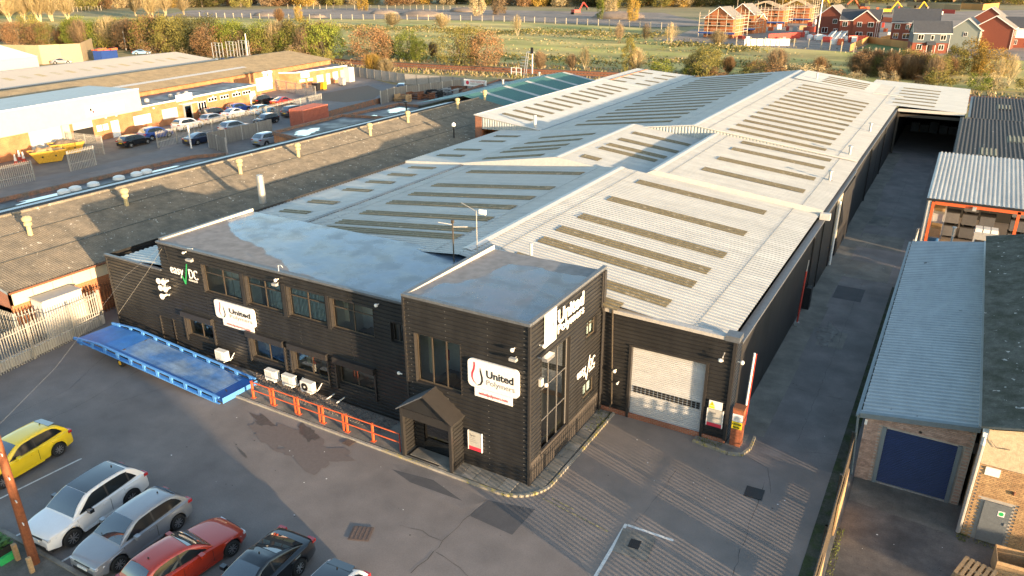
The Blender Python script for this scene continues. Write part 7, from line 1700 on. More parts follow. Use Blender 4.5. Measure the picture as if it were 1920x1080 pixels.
H=lambda a:R(a)
M['roof_blk']=mat('gloss_black_roof',(0.008,0.009,0.011),0.08,var=0,coat=1.0,spec=.8,obj=True)
car('white SUV with a black glass roof parked nose out, second car from the pole','suv',(-27.55,12.98),R(-85.5),P_['white'],roof=M['roof_blk'],cladding=False,group=None)
car('pearl grey hatchback parked between the white SUV and the red car','hatch',(-24.66,12.98),R(-88),P_['grey'],rims='rim_dk')
car('metallic red hatchback parked bonnet towards the office','hatch_long',(-21.72,13.05),R(86),P_['red'],rims='rim_dk')
car('glossy black coupe saloon parked tail towards the office','saloon',(-18.62,13.55),R(-86),P_['black'],rims='rim_lt')
car('white hatchback with a black roof cut by the bottom edge of the picture','small',(-15.62,13.6),R(-86),P_['white'],roof=M['roof_blk'],spoiler=M['roof_blk'],rims='rim_dk')
car('bright yellow hatchback with a black spoiler parked by the timber pole','hatch',(-33.62,13.5),R(-84),P_['yellow'],spoiler=M['roof_blk'],rims='rim_dk')
# cars in the yard beyond the flat roofs (seen from about a hundred metres)
far_=[('black hatchback parked alone on the fabricator yard','hatch',(252,264),75,'black'),('deep blue estate car beside the black hatchback behind the palisade','suv',(292,252),70,'blue'),('white crossover behind the palisade fence near the doorway','suv',(352,235),72,'white'),
 ('pale grey hatchback close behind the palisade fence, roof only showing','hatch',(400,223),75,'silver'),('black crossover in front of the four narrow windows','suv',(402,214),75,'black'),('white saloon among the cars behind the palisade fence','saloon',(440,212),75,'white'),
 ('bright blue hatchback by the brick wall corner','hatch',(447,203),75,'blue'),('light blue hatchback with a white roof behind the palisade','hatch',(492,206),75,'cyan'),('black SUV near the yellow stack at the yard end','suv',(492,189),75,'black'),('red topped dark car at the far end of the office car park','saloon',(530,190),75,'red'),
 ('navy fastback parked outside the palisade, nearest of the roadside cars','saloon',(377,259),68,'navy'),('silver SUV parked outside the palisade, second of the roadside cars','suv',(440,240),68,'silver'),('black hatchback with a white roof, third of the roadside cars','small',(499,224),-112,'black'),('dark slate SUV parked by the red container','suv',(553,210),68,'slate'),
 ('silver van parked low behind the near grey fence','suv',(505,262),68,'silver'),('white pickup in the container yard below the tan fence','suv',(52,112),40,'white'),('silver car behind the white roofed shed','saloon',(115,115),30,'silver'),('pale blue car beside the blue container with barriers','saloon',(265,98),30,'sky'),('dark car beside the pale blue one under the hedge','saloon',(292,94),30,'black')]
FP=dict(a0=(-91.79,60.22), a1=(-93.09,64.33), a2=(-94.89,70.85), a3=(-95.89,76.16), a4=(-99.17,79.09), a5=(-97.19,81.28), a6=(-100.28,84.73), a7=(-95.68,85.50), a8=(-102.81,92.12), a9=(-99.33,93.36), a10=(-85.61,65.61), a11=(-87.37,72.70), a12=(-88.62,79.66), a13=(-89.66,86.53), a14=(-76.93,69.25), a15=(-207.41,111.37), a16=(-195.90,113.19), a17=(-199.13,137.81), a18=(-201.14,143.83))
for i,(lab,kd,_,hd,cl) in enumerate(far_):
    car(lab,kd,FP['a%d'%i],R(hd+22),P_[cl],roof=P_['white'] if i in (7,12) else (M['tail'] if False else None),rims='rim_lt',detail=False,group='cars parked beyond the flat roofs')
car('blue saloon driving towards us on the turning area beyond the side road','hatch',(-91.22,115.21),R(-60),P_['sky'],roof=None,rims='rim_lt',detail=False)
t=thing('yellow_stack','tall yellow stack of plastic bins behind the black SUV','bins',(-107.26,93.48,0),0)
u=(-108.20,94.33)
for k in range(3): MB().box(u[0]-1.6+k*1.1,u[0]-.6+k*1.1,u[1]-.5,u[1]+.5,0,2.0+.1*k).build('bin',M['yellow'],parent=t)

# ================================================================ railway, field, trees, estate
MB().sheet([(-420,139),(-170,147.5),(-131,143.5),(-107,144.5),(-86,147.5),(-65,150.5),(60,146),(60,128),(-60,126),(-72,131),(-84,125.5),(-99,124),(-118,133),(-150,127),(-420,100)],.02).build('verge',M['verge'],kind='structure')
sheet('trackbed',[(-420,137),(-167,146.5),(-131,143),(-107,144),(-86,147),(-65,150.3),(100,147),(100,158.5),(-62,162.8),(-92,158.5),(-114,156),(-139,153.8),(-173,156.5),(-420,150)],.06,M['ballast'])
def rail(pts,off,i):
    mb=MB()
    P=[Vector(p) for p in pts]
    for k in range(len(P)-1):
        d=(P[k+1]-P[k]).normalized(); n=Vector((-d.y,d.x)); a,b=P[k]+n*off,P[k+1]+n*off
        mb.prism([(a-n*.06)[:],(b-n*.06)[:],(b+n*.06)[:],(a+n*.06)[:]],.12,.34)
    return mb
base=[(-420,141),(-170,149.5),(-132,146.5),(-107,148),(-86,150.5),(-65,154),(100,150)]
tk=thing('railway_track','double railway track on rusty ballast crossing behind the works','railway',(-90,150,.06))
for j,o_ in enumerate((0,4.2)):
    for g_ in (-.72,.72): rail(base,o_+g_,j).build('rail',M['rust'],parent=tk)
sl_=MB()
for i in range(len(base)-1):
    a,b=Vector(base[i]),Vector(base[i+1]); d=(b-a); L=d.length; d.normalize(); n=Vector((-d.y,d.x))
    if b.x<-200: continue
    for k in range(int(L/.75)):
        p=a+d*(k*.75)
        if p.x<-190 or p.x>20: continue
        for o_ in (0,4.2):
            q_=p+n*o_; sl_.prism([(q_-n*1.25-d*.12)[:],(q_-n*1.25+d*.12)[:],(q_+n*1.25+d*.12)[:],(q_+n*1.25-d*.12)[:]],.07,.13)
sl_.build('sleepers',M['conc_dk'],parent=tk,kind='stuff')
sheet('far_verge',[(-420,150),(-173,156.5),(-139,153.8),(-114,156),(-92,158.5),(-62,162.8),(100,158.5),(100,166),(-60,171),(-100,167),(-155,162),(-420,160)],.05,M['verge'])
sheet('field',[(-520,150),(-155,161),(-100,166),(-60,169),(120,160),(120,236),(-36,242),(-90,245),(-112,300),(-190,314),(-245,306),(-310,280),(-380,262),(-520,240)],.03,M['field'])
sheet('building_site_ground',[(-70,243),(-30,234),(60,226),(120,420),(40,560),(-80,420),(-95,300),(-88,247)],.05,M['site_mud'])
sheet('stripped_earth',[(-380,275),(-300,292),(-190,322),(-110,306),(-95,330),(-150,420),(-340,400),(-420,330)],.06,M['site_mud'])
sheet('garden_lawn',[(-28.56,239.44),(-27.91,269.26),(-14.10,252.38),(-9.69,234.33),(-17.71,231.70)],.08,mat('lawn',(0.10,0.15,0.03),.95,var=.2))
# earth mounds
for i,(u,rx,ry,h) in enumerate((((-250.78,336.97),14,7,2.6),((-256.46,385.40),10,6,2.2),((-325.39,301.71),9,5,2),((-282.91,346.24),9,5,2),((-149.77,358.04),14,6,3.2),((-290.83,301.13),8,4,1.6))):
    mb=MB(); q=random.Random(i); rows=[]
    for k in range(7):
        f=k/6; rr_=math.cos(f*math.pi/2)**.8; rows.append([(u[0]+rx*rr_*math.cos(a)*q.uniform(.9,1.1),u[1]+ry*rr_*math.sin(a)*q.uniform(.9,1.1),h*math.sin(f*math.pi/2)*q.uniform(.9,1.1)+.05) for a in [2*math.pi*j/14 for j in range(15)]]); rows[-1][-1]=rows[-1][0]
    mb.grid(rows).build('earth_mound',M['site_mud'],kind='structure',smooth=80)
# ---------------------------------------------------------------- trees: a few kinds, each with its own trunk, limbs and leafy clumps
def leafmat(name,c1,c2,scale=.45):
    m=mat(name,c1,.85,var=.35,scale=scale,col2=c2,fac=(.4,.62),objvar=.28,spec=.15); return m
LM={'green':leafmat('ivy_green_leaf',(0.13,0.165,0.03),(0.19,0.21,0.035)),'olive':leafmat('olive_leaf',(0.21,0.185,0.05),(0.14,0.135,0.04)),'rust':leafmat('rust_leaf',(0.23,0.13,0.065),(0.17,0.115,0.06)),
 'gold':leafmat('gold_leaf',(0.40,0.25,0.05),(0.30,0.22,0.06)),'twig':leafmat('twig_brown',(0.27,0.19,0.11),(0.21,0.155,0.095)),'straw':leafmat('pale_twig',(0.40,0.32,0.18),(0.31,0.25,0.14)),'dark':leafmat('dark_leaf',(0.06,0.065,0.022),(0.10,0.095,0.035))}
BARK=mat('bark',(0.17,0.135,0.09),.9,var=.3,scale=3); BARKP=mat('pale_bark',(0.42,0.35,0.22),.85,var=.2,scale=3)
def limb(mb,a,b,r0,r1,q,n=4,seg=3):
    P=[a.lerp(b,k/seg)+Vector((q.uniform(-1,1),q.uniform(-1,1),q.uniform(-.5,.5)))*(b-a).length*.05*(0<k<seg) for k in range(seg+1)]
    mb.tube([p[:] for p in P],r0,n,r1,cap=False); return P
def tree_mesh(seed,h,w,kind,leaves,leaf,base=.12,clumps=26,dens=1.0):
    # unit sized in metres; returns (trunk mesh, crown mesh)
    q=random.Random(seed); tb=MB(); cb=MB()
    nst=1 if kind=='tree' else q.randint(3,5)
    cl=[]
    for s_ in range(nst):
        a=Vector((q.uniform(-.08,.08)*w*(nst>1),q.uniform(-.08,.08)*w*(nst>1),0)); top=Vector((q.uniform(-.25,.25)*w*(1 if nst>1 else .3),q.uniform(-.25,.25)*w*(1 if nst>1 else .3),h*q.uniform(.72,.9)))
        P=limb(tb,a,top,h*.022/(1 if nst==1 else 1.5),h*.006,q,5,5)
        for k in range(int(9/nst)+3):
            f=q.uniform(.25,.95); p=P[0].lerp(P[-1],f) if True else None
            i_=min(4,int(f*5)); p=P[i_].lerp(P[i_+1],f*5-i_)
            an=q.uniform(0,6.28); rr=w*.5*q.uniform(.55,1.0)*math.sin(math.pi*min(1,max(.12,(f*.8+.15))))
            e=p+Vector((math.cos(an)*rr,math.sin(an)*rr,h*q.uniform(.04,.2)))
            limb(tb,p,e,h*.008,h*.003,q,3,2)
    # clump centres on an uneven ellipsoid
    lob=[(q.uniform(0,6.28),q.uniform(.7,1.25)) for _ in range(5)]
    for k in range(clumps):
        an=q.uniform(0,6.28); zf=q.uniform(base,1.0); rr=math.sqrt(max(0,1-((zf-.48)/.56)**2))*q.uniform(.45,1.0)**.6
        g_=1.0
        for (la,lg) in lob:
            dd=math.cos(an-la); 
            if dd>.8: g_*=lg
        cl.append((Vector((math.cos(an)*rr*w*.5*g_,math.sin(an)*rr*w*.5*g_,h*zf*q.uniform(.93,1.03))),q.uniform(.10,.20)*w))
    per=max(1,int(leaves/clumps))
    for (c,r_) in cl:
        for j in range(per):
            v=Vector((q.gauss(0,1),q.gauss(0,1),q.gauss(0,.8)))
            v=v.normalized()*r_*(q.random()**.4); p=c+v
            if p.z<.05: continue
            s=leaf*q.uniform(.6,1.4); a=Vector((q.gauss(0,1),q.gauss(0,1),q.gauss(0,.7))).normalized(); b=a.cross(Vector((q.gauss(0,1),q.gauss(0,1),q.gauss(0,1)))).normalized()
            cb.quad((p-a*s)[:],(p+b*s*.6)[:],(p+a*s)[:],(p-b*s*.6)[:])
    return tb,cb
def twig_mesh(seed,h,w,n_tw,r=.022,u0=-.85):
    # bare winter shrub or tree: stems fan out, fine twigs fill an uneven rounded crown
    q=random.Random(seed); tb=MB(); cb=MB(); st=[]
    for s_ in range(q.randint(6,9)):
        an=q.uniform(0,6.28); sp=q.uniform(.2,.85)*w*.5
        st.append(limb(tb,Vector((q.uniform(-.05,.05)*w,q.uniform(-.05,.05)*w,0)),Vector((math.cos(an)*sp,math.sin(an)*sp,h*q.uniform(.5,.9)*(1-.25*(sp/(w*.5))**2))),h*.011,h*.004,q,4,4))
    lob=[(q.uniform(0,6.28),q.uniform(.7,1.2)) for _ in range(6)]
    for k in range(n_tw):
        an=q.uniform(0,6.28); u=q.uniform(u0,1); rr=math.sqrt(1-u*u)*q.random()**.45; g_=1.0
        for la,lg in lob:
            if math.cos(an-la)>.75: g_*=lg
        e=Vector((math.cos(an)*rr*w*.5*g_,math.sin(an)*rr*w*.5*g_,h*(.5+.5*u*q.uniform(.8,1.0))))
        P=min(st,key=lambda S_:(S_[-1].xy-e.xy).length) if q.random()<.7 else q.choice(st)
        f=max(.12,min(.95,e.z/h*q.uniform(.5,.95))); i_=min(3,int(f*4)); p=P[i_].lerp(P[i_+1],f*4-i_)
        d=e-p; L=d.length
        if L<.05: continue
        p=e-d*min(1,h*.3/L); d=e-p; s=Vector((-d.y,d.x,.01)).normalized()*r
        cb.add([(p-s)[:],(p+s)[:],(e+s*.3)[:],(e-s*.3)[:]],[(0,1,2,3)])
        for j in range(3):
            m_=p.lerp(e,q.uniform(.3,1)); dd=(d.normalized()+Vector((q.uniform(-1,1),q.uniform(-1,1),q.uniform(-.4,.8)))*.9).normalized()*h*q.uniform(.05,.11); e2=m_+dd; s2=Vector((-dd.y,dd.x,dd.x*.2)).normalized()*r*.7
            cb.add([(m_-s2)[:],(m_+s2)[:],e2[:]],[(0,1,2)])
    return tb,cb
PROTO={}
def proto(key,fn):
    tb,cb=fn(); out=[]
    for nm,b in (('trunk',tb),('crown',cb)):
        me=bpy.data.meshes.new(key+'_'+nm); me.from_pydata(b.v,[],b.f); out.append(me)
    PROTO[key]=out
for i in range(3):
    proto('tree%d'%i,lambda i=i:tree_mesh(40+i,9,7.5,'tree',5000,.17,.15,60)); proto('bush%d'%i,lambda i=i:tree_mesh(60+i,5.5,7,'bush',6500,.105,.04,80))
    proto('twig%d'%i,lambda i=i:twig_mesh(80+i,6.5,8.2,1700,.026)); proto('shrub%d'%i,lambda i=i:tree_mesh(90+i,2.4,3.6,'bush',2200,.075,.03,36))
for i in range(3):
    proto('bare%d'%i,lambda i=i:twig_mesh(100+i,9,8.6,520,.03,-.25)); proto('far%d'%i,lambda i=i:tree_mesh(110+i,14,13,'tree',6000,.26,.05,80))
    proto('tall%d'%i,lambda i=i:twig_mesh(120+i,16,11,1100,.045,-.4)); proto('ivy%d'%i,lambda i=i:tree_mesh(130+i,9,5.5,'tree',5200,.13,.02,64))
_mc={}
def tmesh(key,i,m):
    k=(key,i,m.name)
    if k not in _mc:
        c=PROTO[key][i].copy(); c.materials.clear(); c.materials.append(m); _mc[k]=c
    return _mc[k]
def tree(name,label,u,key,lm,h,group=None,wid=1.0,bark=BARK,rot=None,cat='tree',gh={'tree':9,'bush':5.5,'twig':6.5,'shrub':2.4,'bare':9,'far':14,'tall':16,'ivy':9}):
    s=h/gh[key[:-1]]; t=thing(name,label,cat,(u[0],u[1],0),0,group)
    rz_=random.uniform(0,6.28) if rot is None else rot
    for nm,i,m in (('trunk',0,bark),('crown',1,LM[lm])):
        o_=bpy.data.objects.new(nm,tmesh(key,i,m)); COL.objects.link(o_); o_.parent=t; o_.rotation_euler=(0,0,rz_); o_.scale=(s*wid,s*wid,s)
    return t
# named individuals along the railway and in the field: (pixel-measured ground point, kind, colour, height, label)
TL=[
 ((-129.69,153.33),'bush0','rust',8.1,1.0,'round bush of rust and olive leaves, left end of the line beyond the track'),
 ((-130.31,158.72),'bush2','dark',6.0,.8,'dark purple brown bush wedged between the rust bush and the bright green one'),
 ((-125.07,161.48),'bush1','green',6.6,.85,'bright green rounded ivy bush beyond the railway track'),
 ((-119.23,158.87),'bush0','green',5.2,.7,'lower green bush leaning out to the right of the bright green one'),
 ((-122.48,168.84),'twig0','rust',4.2,.8,'small brown bare bush right of the green bushes'),
 ((-106.45,158.89),'bush2','olive',8.4,.95,'left half of the large brown and olive bush clump beyond the track'),
 ((-101.03,160.46),'bush1','rust',7.0,1.0,'right half of the large brown and olive bush clump beyond the track'),
 ((-122.91,181.50),'ivy0','olive',6.7,.6,'pointed ivy clad tree rising behind the large brown bush clump'),
 ((-85.35,158.92),'twig1','twig',4.3,.8,'tan twiggy bush behind the railway signal'),
 ((-78.89,162.37),'twig2','twig',3.6,.9,'low thin tan bush left of the pale bare tree by the track'),
 ((-76.31,163.75),'bare0','straw',5.2,.8,'pale bare multi stemmed tree by the track above the green roof'),
 ((-64.86,161.93),'ivy1','olive',7.3,.75,'tall dark ivy clad tree standing alone by the track'),
 ((-63.42,162.70),'twig0','straw',5.6,.75,'pale straw coloured bush leaning on the lone ivy tree'),
 ((-96.56,231.75),'bare1','twig',6.5,.85,'pinkish bare tree in the field, left of the three'),
 ((-88.50,233.73),'bare0','twig',6.4,.7,'slim bare tree in the field, middle of the three'),
 ((-79.33,230.12),'bare1','straw',7.0,.85,'bare forked tree at the site edge, right of the three'),
 ((-49.81,168.91),'bush0','olive',5.3,1.0,'dark olive green bush behind the middle of the long roofs'),
 ((-51.26,166.00),'bush2','dark',4.4,.9,'dark green bush at the left of the olive one behind the roofs'),
 ((-45.44,171.25),'twig1','rust',3.9,.9,'reddish brown bush right of the olive bush behind the roofs'),
 ((-36.33,176.12),'twig2','twig',5.5,1.1,'broad rounded brown bush behind the long roof ridge'),
 ((-38.91,172.62),'shrub0','rust',3.0,1.2,'low reddish scrub left of the broad brown bush'),
 ((-27.93,178.51),'twig0','rust',3.9,1.0,'round brown bush right of the ridge end'),
 ((-67.32,238.36),'twig1','straw',4.8,1.2,'straw yellow bush in front of the scaffolded houses'),
 ((0.42,195.80),'far1','gold',7.0,.95,'golden orange tree in front of the brick houses'),
 ((-3.18,191.77),'far0','olive',5.6,.9,'olive green tree to the left of the golden one'),
 ((3.99,193.56),'bush1','gold',5.0,1.1,'lower golden bush under the orange tree'),
 ((6.86,178.30),'bare0','straw',6.0,.6,'pale bare birch by the track at the far right'),
 ((4.90,177.24),'bare1','straw',5.6,.5,'second pale bare birch just left of the far right one'),
 ((-140.02,243.84),'bare1','straw',7.5,.7,'thin pale tree in the field below the post line'),
 ((-211.03,262.92),'twig0','straw',6.0,1.3,'pale feathery bush astride the post line, left of the two'),
 ((-186.70,264.03),'twig2','straw',6.0,1.2,'tan feathery bush astride the post line, right of the two'),
 ((-224.38,349.45),'far0','straw',14,.6,'pale yellow willow behind the post line'),
 ((-219.94,363.31),'far1','twig',12,.7,'tan leafy tree behind the post line beside the willow'),
 ((-136.03,340.81),'far1','gold',12,.55,'small golden tree by the far earth bank'),
 ((-155.92,350.10),'ivy1','green',10,.6,'dark green ivy tree on the far bank left of the golden one'),
 ((-155.02,360.63),'far0','straw',13,.5,'pale yellow tree between the ivy tree and the golden one'),
 ((-276.33,263.70),'twig1','rust',6.5,.9,'dark reddish bush on the post line by the brown track'),
 ((-274.60,273.67),'far1','gold',6.5,.7,'small golden bush on the post line by the brown track'),
 ((-319.28,371.12),'far1','gold',13,.6,'orange birch standing in front of the far tree belt'),
 ((-114.02,134.52),'twig1','gold',4.5,1.1,'orange scrub on the near side of the railway by the concrete fence'),
 ((-110.29,134.36),'twig0','straw',3.6,1.2,'straw scrub on the near railway bank beside the orange scrub'),
]
for (u,k,lm,h,wd,lab) in TL: tree('bush' if k[:-1] in('bush','shrub','twig') else 'tree',lab,u,k,lm,h,wid=wd,bark=BARKP if lm=='straw' else BARK,cat='bush' if k[:-1] in('bush','shrub','twig') else 'tree',group='trees and bushes round the field')
# hedgerow on the left, behind the container yard, running to the track
q=random.Random(55)
hp=[(-284.75,141.89),(-259.00,141.47),(-240.68,142.51),(-230.21,147.94),(-213.39,148.75),(-193.49,144.56),(-179.10,145.40),(-165.50,146.19),(-152.64,146.94),(-142.79,152.13)]
kinds=[('bush0','olive'),('bush1','green'),('twig0','rust'),('bush2','rust'),('bush0','green'),('twig1','straw'),('bush1','olive'),('twig2','twig'),('bush2','dark'),('twig0','twig')]
hl=['mixed hedgerow bush of the belt behind the container yard']
nk=0
for i in range(len(hp)-1):
    a,b=Vector(hp[i]),Vector(hp[i+1]); n_=5
    for k in range(n_):
        p=a.lerp(b,(k+q.uniform(.2,.8))/n_); d=(b-a).normalized(); nn=Vector((-d.y,d.x))
        kk,lm=kinds[q.randrange(10)]; h=q.uniform(6.5,10.5)*(1.0 if i>1 else .8)
        tree('hedge_tree',{'green':'ivy green','olive':'olive green','rust':'rusty brown leaved','straw':'pale straw twiggy','twig':'tan twiggy','dark':'dark leaved'}[lm]+' bush in the hedgerow belt behind the container yard',(p+nn*q.uniform(-3,6))[:],kk,lm,h,group='hedgerow behind the container yard',wid=q.uniform(.75,1.05),cat='bush'); nk+=1
# second, lower row of scrub against the track on the left
for i in range(20):
    p=Vector(hp[4]).lerp(Vector(hp[9]),i/19)+Vector((q.uniform(-2,2),-q.uniform(3,7))); lm=q.choice(('straw','twig','olive','rust'))
    tree('scrub',{'olive':'olive green','rust':'rusty brown','straw':'pale straw','twig':'tan'}[lm]+' low scrub on the railway bank below the hedgerow',p[:],'shrub%d'%(i%3),lm,q.uniform(2.5,4.5),group='low scrub along the railway bank',wid=1.1,cat='bush')
# scrub between track and far right bushes
ax,bx_=Vector((-22.32,180.47)),Vector((-1.21,175.67))
for i in range(26):
    f=q.random(); p=ax.lerp(bx_,f)+Vector((q.uniform(-2,2),q.uniform(-1,9))); kk,lm=q.choice((('twig0','rust'),('twig1','twig'),('twig2','rust'),('bush0','rust'),('bush1','olive'),('twig0','twig')))
    tree('bush',{'rust':'rusty red brown','twig':'tan twiggy','olive':'olive green'}[lm]+' bush in the thicket behind the alley canopy',p[:],kk,lm,q.uniform(3.8,5.4),group='thicket behind the alley canopy',wid=q.uniform(.8,1.05),cat='bush')
for i in range(16):
    p=Vector((-57.20,161.77)).lerp(Vector((9.24,169.87)),i/15)+Vector((q.uniform(-2,2),q.uniform(-1,2))); lm=q.choice(('olive','straw','rust','green'))
    tree('scrub',{'olive':'olive green','rust':'rusty brown','straw':'pale straw','green':'green'}[lm]+' low scrub along the track behind the long roofs',p[:],'shrub%d'%(i%3),lm,q.uniform(2.0,3.6),group='low scrub behind the long roofs',wid=1.2,cat='bush')
# pale bare willows far left
for i,(u,v,h) in enumerate(((20,50,19),(48,46,20),(75,46,19),(100,44,18),(128,40,15),(0,44,17),(285,38,16),(310,30,17),(255,30,13),(345,28,12))):
    c=[(-383.89,202.40),(-390.45,212.81),(-384.02,215.94),(-382.46,221.41),(-389.27,232.92),(-406.61,209.71),(-354.76,254.64),(-375.66,277.95),(-390.42,270.97),(-376.02,289.95)][i]
    tree('willow_tree',('tall pale bare willow in the clump at the top left' if i<6 else 'tall thin bare tree rising behind the hedgerow'),c,'tall%d'%(i%2),'straw',h,group='bare willows at the top left' if i<6 else 'bare trees behind the hedgerow',wid=1.15,bark=BARKP)
# tree belt along the top of the picture: individuals, mixed autumn colours
TB=[(-468.50,234.06),(-496.50,260.23),(-510.37,283.64),(-509.64,300.12),(-512.26,315.99),(-483.38,312.05),(-502.82,338.24),(-498.08,349.75),(-492.86,361.72),(-463.81,355.67),(-467.30,373.04),(-449.95,371.15),(-453.76,388.89),(-434.36,387.62),(-430.38,399.19),(-426.27,411.10),(-406.88,409.55),(-408.33,429.35),(-396.84,434.36),(-380.29,431.26),(-379.11,452.72),(-366.51,458.19),(-347.94,455.68),(-347.54,477.31),(-329.83,474.09),(-324.15,487.40),(-306.29,484.30),(-284.33,473.32),(-273.62,478.01),(-255.82,466.65),(-249.56,478.85),(-236.63,475.15),(-225.51,480.07),(-211.70,477.11),(-198.68,474.12),(-191.01,486.31),(-180.28,491.08),(-173.22,503.21),(-163.04,507.72),(-152.29,512.48),(-146.22,533.85),(-137.47,547.45),(-115.20,511.42),(-103.40,508.34),(-91.19,497.87),(-86.16,524.39),(-83.86,580.76),(-76.76,615.59),(-64.76,631.96),(-52.43,648.80),(-38.98,654.45),(-25.61,660.08),(-12.05,654.28),(0.97,648.71),(13.49,643.35),(23.71,627.41)]
cyc=['twig','olive','gold','straw','twig','rust','olive','straw','dark','twig','gold','olive']
for i,u in enumerate(TB):
    lm=cyc[(i*5+i//7)%12]
    if 1085<i*36-30<1500 and lm in('twig','rust'): lm='dark' if i%2 else 'olive'
    for j in range(3):
        p=(u[0]+q.uniform(-8,8)-j*9,u[1]+q.uniform(-6,6)+j*17-8); l2=lm if j==0 else q.choice(('twig','olive','dark','straw','rust'))
        tree('belt_tree',{'green':'green','olive':'olive green','rust':'rusty','straw':'pale straw','twig':'tan','dark':'dark green','gold':'golden'}[l2]+' tree in the far tree belt along the top of the view',p,'far%d'%((i+j)%3),l2,q.uniform(11,17),group='far tree belt',wid=q.uniform(1.0,1.4))
# far woods that read as one mass
fw_=MB(); 
for i in range(16000):
    x=q.uniform(-1000,420); y0=470+.30*(x+300 if x>-300 else (-300-x)*.35)
    if x<-450: y0=420+(-450-x)*-.15
    yy=y0+q.uniform(25,330); zc=q.uniform(0,17); s=q.uniform(.6,1.6); a=Vector((q.gauss(0,1),q.gauss(0,1),q.gauss(0,.7))).normalized()*s; b=a.cross(Vector((q.gauss(0,1),q.gauss(0,1),q.gauss(0,1)))).normalized()*s*.7
    p=Vector((x,yy,zc)); fw_.mi=i%4; fw_.quad((p-a)[:],(p+b)[:],(p+a)[:],(p-b)[:])
fw_.build('far_woods',[LM['olive'],LM['twig'],LM['dark'],LM['rust']],kind='stuff')
# rough grass tufts on the railway verges and field edge
gt=MB()
for i in range(7000):
    x=q.uniform(-190,10); band=q.random()
    yb=(148+(-131-x)*.1 if x<-131 else 144+(x+131)*.1 if x<-65 else 150.5-(x+65)*.04)
    yy=yb-q.uniform(.5,7.5) if band<.6 else yb+q.uniform(11,17)
    h=q.uniform(.25,.8); a=q.uniform(0,6.28); w=q.uniform(.06,.2); dx,dy=math.cos(a)*w,math.sin(a)*w; lx,ly=q.uniform(-.3,.3),q.uniform(-.3,.3)
    gt.mi=i%3; gt.add([(x-dx,yy-dy,.04),(x+dx,yy+dy,.04),(x+lx,yy+ly,h)],[(0,1,2)])
gt.build('rough_grass',[LM['straw'],LM['twig'],LM['olive']],kind='stuff')
# rough scrub band under the post line, and tussocks over the field
rs=MB()
for (A,B,n_,wd,hh) in (((-246.53,245.38),(-92.77,265.09),9000,16,1.3),((-151.93,166.32),(-27.40,192.19),4500,9,1.0),((-82.68,236.73),(-52.27,225.32),1600,8,1.4)):
    A,B=Vector(A),Vector(B); d=(B-A).normalized(); nn=Vector((-d.y,d.x))
    for i in range(n_):
        f=q.random(); p=A.lerp(B,f)+nn*(q.gauss(0,wd*.5)+4*math.sin(f*19)); hz=hh*q.random()*(.6+.4*math.sin(f*40))**2; s_=q.uniform(.12,.42)
        a=Vector((q.gauss(0,1),q.gauss(0,1),q.gauss(0,.7))).normalized()*s_; b=a.cross(Vector((q.gauss(0,1),q.gauss(0,1),q.gauss(0,1)))).normalized()*s_*.6
        c=Vector((p.x,p.y,max(.1,hz))); rs.mi=q.choice((0,0,1,2)); rs.quad((c-a)[:],(c+b)[:],(c+a)[:],(c-b)[:])
for i in range(9000):
    x=q.uniform(-230,20); yy=q.uniform(165,250); h=q.uniform(.15,.5); a=q.uniform(0,6.28); w=q.uniform(.1,.35); dx,dy=math.cos(a)*w,math.sin(a)*w
    if mnoise.noise(Vector((x*.05,yy*.12,0)))<.05: continue
    rs.mi=q.choice((1,1,0)); rs.add([(x-dx,yy-dy,.04),(x+dx,yy+dy,.04),(x+q.uniform(-.2,.2),yy+q.uniform(-.2,.2),h)],[(0,1,2)])
rs.build('rough_scrub',[LM['olive'],LM['straw'],LM['dark']],kind='stuff')
# ---------------------------------------------------------------- post and rail fences in the field
def postline(name,label,pts,n_,h=1.7,m='white',wires=True):
    t=thing(name,label,'fence',(pts[0][0],pts[0][1],0))
    P=[Vector(p) for p in pts]; L=[0]
    for i in range(len(P)-1): L.append(L[-1]+(P[i+1]-P[i]).length)
    me=bpy.data.meshes.new('post'); b=MB().box(-.11,.11,-.11,.11,0,h); me.from_pydata(b.v,[],b.f); me.materials.append(M[m])
    for k in range(n_):
        s=L[-1]*k/(n_-1); i=0
        while i<len(P)-2 and s>L[i+1]: i+=1
        p=P[i].lerp(P[i+1],(s-L[i])/max(1e-6,L[i+1]-L[i])); o_=bpy.data.objects.new('post',me); COL.objects.link(o_); o_.parent=t; o_.location=(p.x-pts[0][0],p.y-pts[0][1],0)
    if wires:
        for z in (.5,.9,1.3): MB().tube([(p.x,p.y,z*h/1.7) for p in P],.02,3).build('wire',M['steel'],parent=t)
    return t
M['post_pale']=mat('pale_timber_post',(0.42,0.36,0.26),.8,var=.1,objvar=.2)
postline('post_fence','long line of pale timber posts crossing the field below the brown earth',[(-344.98,275.33),(-299.72,281.06),(-265.38,292.54),(-238.26,303.14),(-211.59,308.84),(-185.03,312.55),(-148.70,309.12),(-131.38,305.99),(-106.33,297.12)],46,2.5,'post_pale')
postline('post_fence','second farther line of pale posts behind the earth mounds',[(-383.44,374.04),(-337.98,378.11),(-304.55,393.29),(-260.09,390.88)],26,2.7,'post_pale')
postline('post_fence','pale post fence between the field and the building site',[(-61.91,239.13),(-54.50,240.96),(-46.19,241.36),(-39.07,241.25),(-34.40,236.40),(-28.34,232.67)],10,2.6,'post_pale')
postline('post_fence','short pale posts round the small green lawn by the blue house',[(-28.04,234.51),(-22.95,232.17),(-16.48,232.34),(-9.51,231.32)],11,1.6,'post_pale',False)
postline('post_fence','pale rail fence at the far left of the field',[(-473.78,285.20),(-464.55,289.46),(-468.96,302.60)],10,3,'post_pale')
